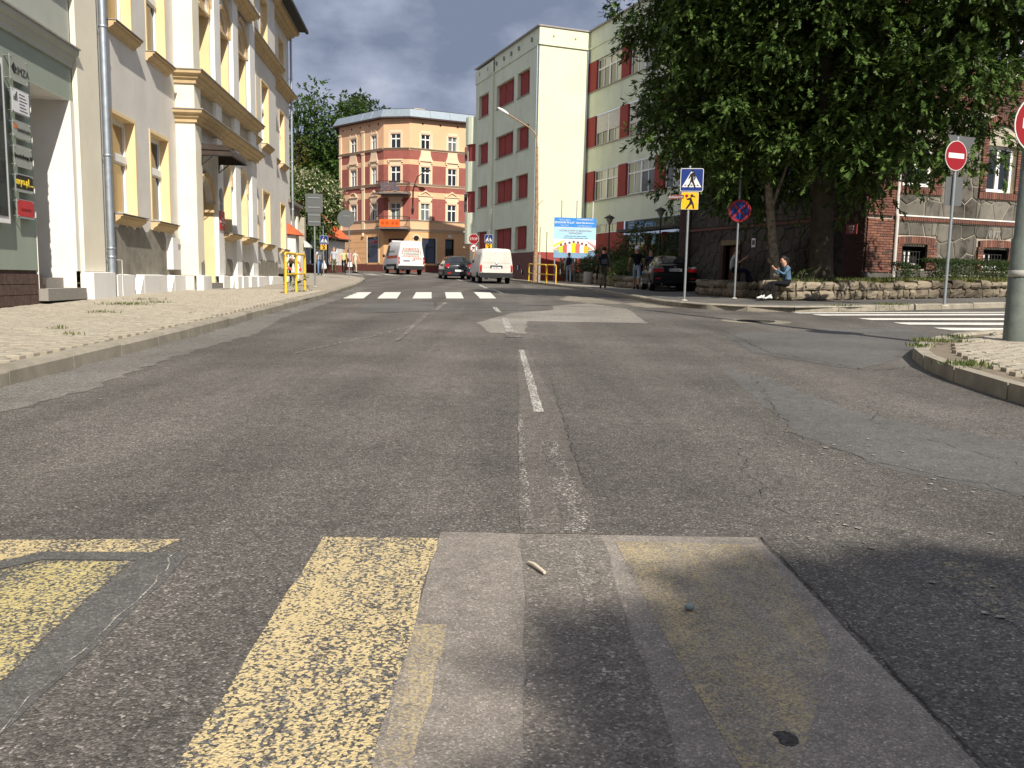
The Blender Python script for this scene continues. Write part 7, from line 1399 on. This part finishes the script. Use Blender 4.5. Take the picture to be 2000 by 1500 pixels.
# ------------------------------------------------------------------ people
m_skin = mat('skin', (.55, .31, .21), .6, .06, 8, 0, 0, .3); m_skin2 = mat('skin_tanned', (.38, .19, .12), .6, .06, 8, 0, 0, .3)
def cloth(name, c, var=.15): return mat('cloth_'+name, c, .9, var, 7, .2, 60, .1)
m_hair = mat('hair_brown', (.06, .035, .02), .6, .2, 40); m_hairb = mat('hair_black', (.012, .01, .009), .6, .2, 40); m_hairf = mat('hair_fair', (.30, .19, .09), .6, .2, 40); m_eye = mat('eye_dark', (.02, .015, .01), .3)
def person(label, x, y, hdg, h, J, cl, hair=m_hair, skin=m_skin, z=None, fingers=True, shorts=False, short_sleeve=True, long_hair=False, cap_m=None):
    """one skinned figure; J overrides joints (metres for a 1.75 m figure, +y is where the person faces)"""
    s_ = h/1.75; z = gz(x, y)+PAVE_OFF if z is None else z; T = at((x, y, z), -hdg) @ Matrix.Scale(s_, 4); t = thing('person', label, 'person', (x, y, z))
    D = dict(pel=(0, 0, .95), bel=(0, .01, 1.10), che=(0, -.005, 1.30), nek=(0, 0, 1.47), hd1=(0, .03, 1.57), hd2=(0, .03, 1.66), top=(0, .015, 1.725), nose=(0, .125, 1.60), earL=(-.085, .01, 1.61), earR=(.085, .01, 1.61),
             shL=(-.175, 0, 1.41), elL=(-.22, -.02, 1.13), wrL=(-.23, .06, .90), shR=(.175, 0, 1.41), elR=(.22, -.02, 1.13), wrR=(.23, .06, .90), hiL=(-.09, 0, .90), knL=(-.10, .03, .50), anL=(-.10, -.02, .09), toL=(-.12, .17, .035), heL=(-.1, -.06, .04), hiR=(.09, 0, .90), knR=(.10, .03, .50), anR=(.10, -.02, .09), toR=(.12, .17, .035), heR=(.1, -.06, .04))
    D.update(J); rad = dict(pel=(.155, .115), bel=(.135, .105), che=(.155, .11), nek=(.058, .06), hd1=(.068, .085), hd2=(.078, .098), top=(.05, .062), nose=(.014, .014), earL=(.016, .022), earR=(.016, .022), shL=.068, shR=.068, elL=.044, elR=.044, wrL=.029, wrR=.029, hiL=.092, hiR=.092, knL=.06, knR=.06, anL=.042, anR=.042, toL=(.04, .03), toR=(.04, .03), heL=.034, heR=.034)
    E_ = [('pel', 'bel', 'S'), ('bel', 'che', 'S'), ('che', 'nek', 'S'), ('nek', 'hd1', 'K'), ('hd1', 'hd2', 'K'), ('hd2', 'top', 'K'), ('hd1', 'nose', 'K'), ('hd1', 'earL', 'K'), ('hd1', 'earR', 'K')]
    for q in 'LR': E_ += [('che', 'sh'+q, 'S'), ('sh'+q, 'el'+q, 'U'), ('el'+q, 'wr'+q, 'F'), ('pel', 'hi'+q, 'P'), ('hi'+q, 'kn'+q, 'P'), ('kn'+q, 'an'+q, 'C'), ('an'+q, 'to'+q, 'B'), ('an'+q, 'he'+q, 'B')]
    V = {k: Vector(v) for k, v in D.items()}
    for q in 'LR':
        wv = V['wr'+q]; d = (wv-V['el'+q]).normalized(); sd_ = d.cross(Vector((0, 1, .2))).normalized(); sd_ = sd_ if sd_.length > .1 else Vector((1, 0, 0)); nn = d.cross(sd_)
        V['pa'+q] = wv+d*.055; rad['pa'+q] = (.030, .02); E_.append(('wr'+q, 'pa'+q, 'H'))
        if fingers:
            for i, (o, l) in enumerate(((-.03, .072), (-.01, .082), (.011, .076), (.03, .06))):
                a, c, e_ = 'f%d%s' % (i, q), 'g%d%s' % (i, q), 'h%d%s' % (i, q); V[a] = wv+d*.095+sd_*o; V[c] = V[a]+d*l*.55+nn*.012+sd_*o*.1; V[e_] = V[c]+d*l*.4+nn*.03; rad[a] = .0105; rad[c] = .0095; rad[e_] = .008; E_ += [('pa'+q, a, 'H'), (a, c, 'H'), (c, e_, 'H')]
            a, c = 't0'+q, 't1'+q; V[a] = wv+d*.045-sd_*.045+nn*.01; V[c] = V[a]+d*.045-sd_*.01+nn*.018; rad[a] = .012; rad[c] = .0095; E_ += [('wr'+q, a, 'H'), (a, c, 'H')]
    keys = list(V); ix = {k: i for i, k in enumerate(keys)}; me = bpy.data.meshes.new('body'); me.from_pydata([V[k] for k in keys], [(ix[a], ix[c]) for a, c, _ in E_], [])
    o = bpy.data.objects.new('tmp', me); COL.objects.link(o); o.modifiers.new('s', 'SKIN'); sv = me.skin_vertices[0].data
    for k in keys: r_ = rad[k]; sv[ix[k]].radius = r_ if hasattr(r_, '__len__') else (r_, r_)
    sv[ix['pel']].use_root = True; o.modifiers.new('u', 'SUBSURF').levels = 1
    dg = bpy.context.evaluated_depsgraph_get(); m2 = bpy.data.meshes.new_from_object(o.evaluated_get(dg)); bpy.data.objects.remove(o); bpy.data.meshes.remove(me)
    m2.materials.clear(); ms = [cl['shirt'], skin, cl['trousers'], cl['shoes']]; [m2.materials.append(q) for q in ms]
    seg = [(V[a], V[c], g) for a, c, g in E_]; mi = []
    for p in m2.polygons:
        c = p.center; best = (9, 'S', 0)
        for a, e_, g in seg:
            d = e_-a; u = min(1, max(0, (c-a).dot(d)/max(1e-9, d.length_squared))); l = (a+d*u-c).length
            if l < best[0]: best = (l, g, u)
        g, u = best[1], best[2]; mi.append(0 if (g == 'S' and not (c.z > V['nek'].z-.005 and abs(c.x-V['nek'].x) < .08 and u > .8)) or (g == 'U' and (u < .62 or not short_sleeve)) or (g == 'F' and not short_sleeve and u < .95) else 3 if g == 'B' or (g == 'C' and u > .9) else 2 if (g == 'P' and not (shorts and u > .97)) or (g == 'C' and (u < .12 if shorts else u < .9)) else 1)
    m2.polygons.foreach_set('material_index', mi); m2.polygons.foreach_set('use_smooth', [True]*len(mi)); m2.name = 'body'; org = T.translation.copy(); A = T.copy(); A.translation = (0, 0, 0); m2.transform(A); link('body', m2, org, t)
    hd = V['hd2']; ax = (V['top']-V['hd1']).normalized(); fw = (V['nose']-V['hd1']).normalized(); sdv = fw.cross(ax).normalized(); up = sdv.cross(fw).normalized()
    M = T @ (Matrix((sdv, fw, up)).transposed().to_4x4()); M.translation = T @ hd; b = MB(M); n, k = 12, 7
    vs = []
    for i in range(k+1):
        for j in range(n):
            th = math.pi*(i/k)*.62; ph = 2*math.pi*j/n; lim = 1.0 if math.sin(ph) < .25 else .62; th *= lim; vs.append((.094*math.sin(th)*math.cos(ph), .118*math.sin(th)*math.sin(ph)-.012, .098*math.cos(th)+.012))
    b.add(vs, [(i*n+j, (i+1)*n+j, (i+1)*n+(j+1) % n, i*n+(j+1) % n) for i in range(k) for j in range(n)], 0, True)
    if long_hair: b.tube([(0, -.09, .05), (0, -.125, -.06), (.01, -.12, -.20), (.01, -.1, -.30)], [.075, .08, .065, .03], 10)
    b.build('cap' if cap_m else 'hair', cap_m or hair, t)
    if cap_m: b = MB(M); b.prism([(-.07, .0), (.07, .0), (.07, .012), (-.07, .012)], .08, .19); b.build('cap_peak', cap_m, t)
    b = MB(M)
    for q in (-.033, .033): b.ball((q, .090, -.045), (.012, .008, .007), 0, 8, 5)
    b.build('eyes', m_eye, t); b = MB(M); b.ball((0, .088, -.125), (.024, .01, .006), 0, 8, 5); b.build('mouth', mat('lips', (.35, .12, .1), .5), t)
    return t, T, V
WALK = dict(knL=(-.1, .22, .52), anL=(-.1, .27, .10), toL=(-.12, .45, .09), heL=(-.1, .22, .03), knR=(.1, -.06, .50), anR=(.1, -.34, .17), toR=(.11, -.22, .03), heR=(.1, -.40, .17), elR=(.23, .07, 1.14), wrR=(.22, .26, .95), elL=(-.23, -.12, 1.14), wrL=(-.24, -.13, .88))
WALK2 = dict(knR=(.1, .16, .51), anR=(.1, .16, .09), toR=(.12, .35, .05), heR=(.1, .11, .03), knL=(-.1, -.03, .50), anL=(-.1, -.22, .13), toL=(-.11, -.06, .03), heL=(-.1, -.28, .12), elL=(-.24, .05, 1.14), wrL=(-.25, .18, .92), elR=(.23, -.10, 1.14), wrR=(.25, -.08, .89))
m_navy = cloth('navy', (.02, .025, .05)); m_ckhaki = cloth('khaki', (.13, .12, .08), .5); m_cgrey = cloth('grey', (.10, .10, .11)); m_cwhite = cloth('white', (.70, .70, .70)); m_cdenim = cloth('denim', (.13, .22, .36)); m_cblack = cloth('black', (.012, .012, .014)); m_clight = cloth('light_blue', (.35, .42, .52)); m_shoe = cloth('shoe_black', (.02, .018, .018)); m_shoew = cloth('shoe_white', (.6, .6, .58)); m_cjeanl = cloth('jeans_light', (.30, .38, .50)); m_cyel = cloth('yellow', (.55, .52, .25)); m_cpink = cloth('pink', (.62, .40, .38)); m_cgreyl = cloth('grey_light', (.42, .44, .48))
def backpack(label, T, h, m, m2, dy=-.2):
    p = T @ Vector((0, dy, 1.0)); t = thing('backpack', label, 'backpack', p); b = MB(T)
    vs = []; n = 12; k = 6
    for i in range(k+1):
        f = i/k; w_ = .16*(1-.28*f**3) if f < .95 else .09; d_ = .085*(1-.3*f*f); z = .98+.46*f
        vs += [(w_*abs(math.cos(a))**.6*(1 if math.cos(a) > 0 else -1), dy+d_*abs(math.sin(a))**.6*(1 if math.sin(a) > 0 else -1), z) for a in [2*math.pi*j/n for j in range(n)]]
    b.add(vs, [(i*n+j, i*n+(j+1) % n, (i+1)*n+(j+1) % n, (i+1)*n+j) for i in range(k) for j in range(n)], 0, True); b.add(vs[:n], [tuple(range(n))]); b.add(vs[-n:], [tuple(range(n))]); b.build('bag', m, t)
    b = MB(T); b.prism(rrect(-.11, .11, 1.02, 1.22, .03), dy-.115, dy-.07); b.build('front_pocket', m2, t); b = MB(T)
    for s_ in (-1, 1): b.tube([(s_*.1, dy+.05, 1.40), (s_*.12, -.02, 1.49), (s_*.13, .115, 1.38), (s_*.15, .12, 1.22), (s_*.14, -.02, 1.05)], .017, 6)
    b.build('strap', m, t); return t
# girl with the dark backpack in the sun
t, T, V = person('girl with fair hair in light jeans and grey top walking away past the billboard', 3.05, 47.6, 4, 1.66, WALK, dict(shirt=m_cgreyl, trousers=m_cjeanl, shoes=m_shoew), m_hairf, short_sleeve=False, long_hair=False)
bp_ = backpack('navy backpack on the fair haired girl', T, 1.66, m_navy, m_navy); b = MB(T); b.lathe([(.02, -.30), (.07, -.295), (.08, -.28)], (.06, 0, 1.05), 12, 0, 'y'); b.build('white_patch', m_cwhite, bp_)
# man with backpack
t, T, V = person('man in grey hoodie and khaki trousers seen from behind with a dark backpack', 3.85, 36.8, 2, 1.80, WALK2, dict(shirt=m_cgrey, trousers=m_ckhaki, shoes=m_shoe), m_hairb, short_sleeve=False)
backpack('large black backpack on the man in the grey hoodie', T, 1.8, m_cblack, m_cgrey)
p = T @ V['wrL']; t = thing('umbrella', 'long dark folded umbrella held by the man with the backpack', 'umbrella', p-Vector((0, 0, .6))); b = MB(); b.tube([p+Vector((0, 0, -.05)), p+Vector((0, -.03, -.45)), p+Vector((0, -.05, -.74))], [.02, .045, .01], 8); b.build('canopy', m_cblack, t); b = MB(); b.tube([p+Vector((0, 0, .08)), p+Vector((0, 0, -.06))], .012, 6); b.build('handle', m_doorw, t)
# man in black T-shirt and cap
person('man in black tee shirt, light denim shorts and white cap walking away', 5.05, 35.2, 14, 1.80, dict(WALK, elL=(-.27, -.08, 1.16), wrL=(-.32, .02, .92), elR=(.27, .0, 1.16), wrR=(.28, .14, .94)), dict(shirt=m_cblack, trousers=m_clight, shoes=m_shoe), m_hair, m_skin2, shorts=True, cap_m=m_cwhite)
# person behind with blue bag
t, T, V = person('dim figure in dark blue behind the man in the white cap', 6.1, 38.2, 190, 1.72, {}, dict(shirt=m_navy, trousers=m_cblack, shoes=m_shoe), m_hair, short_sleeve=False)
p = T @ V['wrR']; t = thing('shopping_bag', 'small bright blue bag beside the black car', 'bag', p-Vector((0, 0, .35))); b = MB(); b.prismz([(p.x-.14, p.y-.06), (p.x+.14, p.y-.06), (p.x+.12, p.y+.06), (p.x-.12, p.y+.06)], p.z-.36, p.z-.12); b.build('bag', cloth('bright_blue', (.04, .2, .42)), t); b = MB(); b.tube([p+Vector((-.1, 0, -.13)), p+Vector((-.03, 0, .0)), p+Vector((.03, 0, .0)), p+Vector((.1, 0, -.13))], .01, 5); b.build('strap', m_navy, t)
# seated woman on the low wall, looking at her phone
xs_, ys_ = 6.98, 22.0; zseat = gz(xs_, ys_)+PAVE_OFF+.46; k = .92
SIT = dict(pel=(.02, -.12, .50), bel=(.02, -.10, .66), che=(.01, -.05, .86), nek=(0, .0, 1.02), hd1=(0, .06, 1.12), hd2=(0, .07, 1.21), top=(0, .05, 1.275), nose=(0, .155, 1.13), earL=(-.085, .04, 1.16), earR=(.085, .04, 1.16), shL=(-.165, -.03, .97), shR=(.165, -.03, .97), elL=(-.20, .12, .76), wrL=(-.10, .33, .90), elR=(.20, .10, .76), wrR=(.09, .33, .93), hiL=(-.10, -.06, .49), hiR=(.10, -.06, .49), knL=(-.12, .40, .52), knR=(.10, .42, .50), anL=(-.13, .48, .10), anR=(.08, .62, .09), toL=(-.14, .68, .04), toR=(.08, .82, .05), heL=(-.13, .43, .04), heR=(.08, .56, .03))
t, T, V = person('woman in a pale denim jacket and black trousers sitting on the low wall', xs_, ys_, -100, 1.52, SIT, dict(shirt=cloth('denim_pale', (.08, .135, .20), .5), trousers=m_cblack, shoes=m_shoew), m_hairb, short_sleeve=False, long_hair=True)
p = T @ Vector((-.0, .44, .99)); t = thing('phone', 'dark smartphone held up by the seated woman', 'phone', p); b = MB(T); b.box(-.04, .04, .43, .44, .94, 1.08); b.build('case', m_prk, t); b = MB(T); b.box(-.034, .034, .428, .4295, .95, 1.07); b.build('screen', m_cgl, t)
t, T, V = person('person in a pale top sitting in deep shade near the stone building door', 7.55, 29.2, 100, 1.68, SIT, dict(shirt=m_cgreyl, trousers=m_navy, shoes=m_shoe), m_hair, z=gz(7.55, 29.2)+.42)
# worker bending over a bucket
BEND = dict(pel=(0, -.12, .93), bel=(0, .02, 1.02), che=(0, .26, 1.05), nek=(0, .42, 1.00), hd1=(0, .50, .93), hd2=(0, .56, .87), top=(0, .60, .83), nose=(0, .50, .82), earL=(-.085, .53, .92), earR=(.085, .53, .92), shL=(-.18, .33, 1.02), elL=(-.34, .42, .80), wrL=(-.40, .62, .60), shR=(.18, .33, 1.02), elR=(.22, .46, .76), wrR=(.05, .62, .62), hiL=(-.1, -.1, .9), hiR=(.1, -.1, .9), knL=(-.14, .05, .5), knR=(.14, .02, .5))
t, T, V = person('worker in white tee shirt and dark bib trousers bent over a bucket', -9.75, 37.6, 175, 1.78, BEND, dict(shirt=m_cwhite, trousers=m_cblack, shoes=m_shoe), m_hair, m_skin2)
m_glv = cloth('glove_red', (.6, .05, .02)); b = MB(T)
for q in 'LR': b.ball(V['wr'+q]+Vector((0, .05, -.05)), (.055, .06, .07), 0, 8, 6)
b.build('gloves', m_glv, t); b = MB(T)
for s_ in (-1, 1): b.tube([(s_*.09, -.2, 1.05), (s_*.09, -.02, 1.155), (s_*.1, .2, 1.185), (s_*.1, .36, 1.1)], .02, 5)
b.build('braces', m_navy, t)
x, y = -10.2, 37.1; z = gz(x, y)+PAVE_OFF; t = thing('bucket', 'black builders bucket at the feet of the bent worker', 'bucket', (x, y, z)); b = MB(); b.lathe([(.13, z), (.17, z+.36), (.18, z+.36), (.18, z+.38), (.165, z+.38), (.125, z+.03)], (x, y, 0), 14); b.build('pail', m_bump, t); b = MB(); b.tube([(x-.17, y, z+.36), (x-.12, y-.1, z+.25), (x+.12, y-.1, z+.25), (x+.17, y, z+.36)], .006, 5); b.build('handle', m_pole, t)
b = MB(); x, y = -10.0, 39.0; z = gz(x, y)+PAVE_OFF; b.prismx([(y, z), (y+.1, z), (y+.55, z+1.3), (y+.45, z+1.3)], x, x+.12); tag(b.build('board', m_frame), 'white board leaning at the wall behind the bent worker', 'board')
# left group at the junction
t, T, V = person('man in a long white shirt and blue jeans by the gate pier', -12.15, 53.3, 165, 1.75, WALK2, dict(shirt=m_cwhite, trousers=m_cdenim, shoes=m_shoe), m_hair)
p = T @ V['wrL']; t = thing('carrier_bag', 'white plastic carrier bag hanging from the hand of the man in white', 'bag', p-Vector((0, 0, .5))); b = MB(); b.lathe([(.03, p.z-.06), (.07, p.z-.16), (.15, p.z-.32), (.18, p.z-.48), (.12, p.z-.54)], (p.x, p.y-.03, 0), 12); b.build('bag', m_cwhite, t)
person('grey haired man in a pale tee shirt and camouflage trousers at the junction', -12.3, 58.2, 172, 1.78, WALK2, dict(shirt=m_cgreyl, trousers=cloth('camouflage', (.12, .13, .08), .7), shoes=m_shoe), mat('hair_grey', (.3, .28, .26), .6))
person('woman in yellow top and black trousers behind the round sign post', -11.65, 58.3, 175, 1.68, WALK, dict(shirt=m_cyel, trousers=m_cblack, shoes=m_shoe), m_hairb)
t, T, V = person('woman in pink top and black trousers striding with a white handbag', -11.2, 57.9, 120, 1.70, WALK, dict(shirt=m_cpink, trousers=m_cblack, shoes=m_shoe), m_hair, long_hair=True)
p = T @ V['wrR']; t = thing('handbag', 'white handbag carried by the striding woman in pink', 'bag', p-Vector((0, 0, .45))); b = MB(); b.prism([(p.x-.16, p.z-.45), (p.x+.16, p.z-.45), (p.x+.13, p.z-.14), (p.x-.13, p.z-.14)], p.y-.07, p.y+.05); b.build('bag', m_cwhite, t); b = MB(); b.tube([p+Vector((-.1, 0, -.15)), p+Vector((0, 0, .0)), p+Vector((.1, 0, -.15))], .012, 5); b.build('handle', m_cwhite, t)
person('young person in cream shirt walking just behind the striding woman', -10.95, 58.8, 120, 1.66, WALK2, dict(shirt=cloth('cream', (.62, .55, .45)), trousers=cloth('beige', (.5, .42, .32)), shoes=m_shoe), m_hairf)
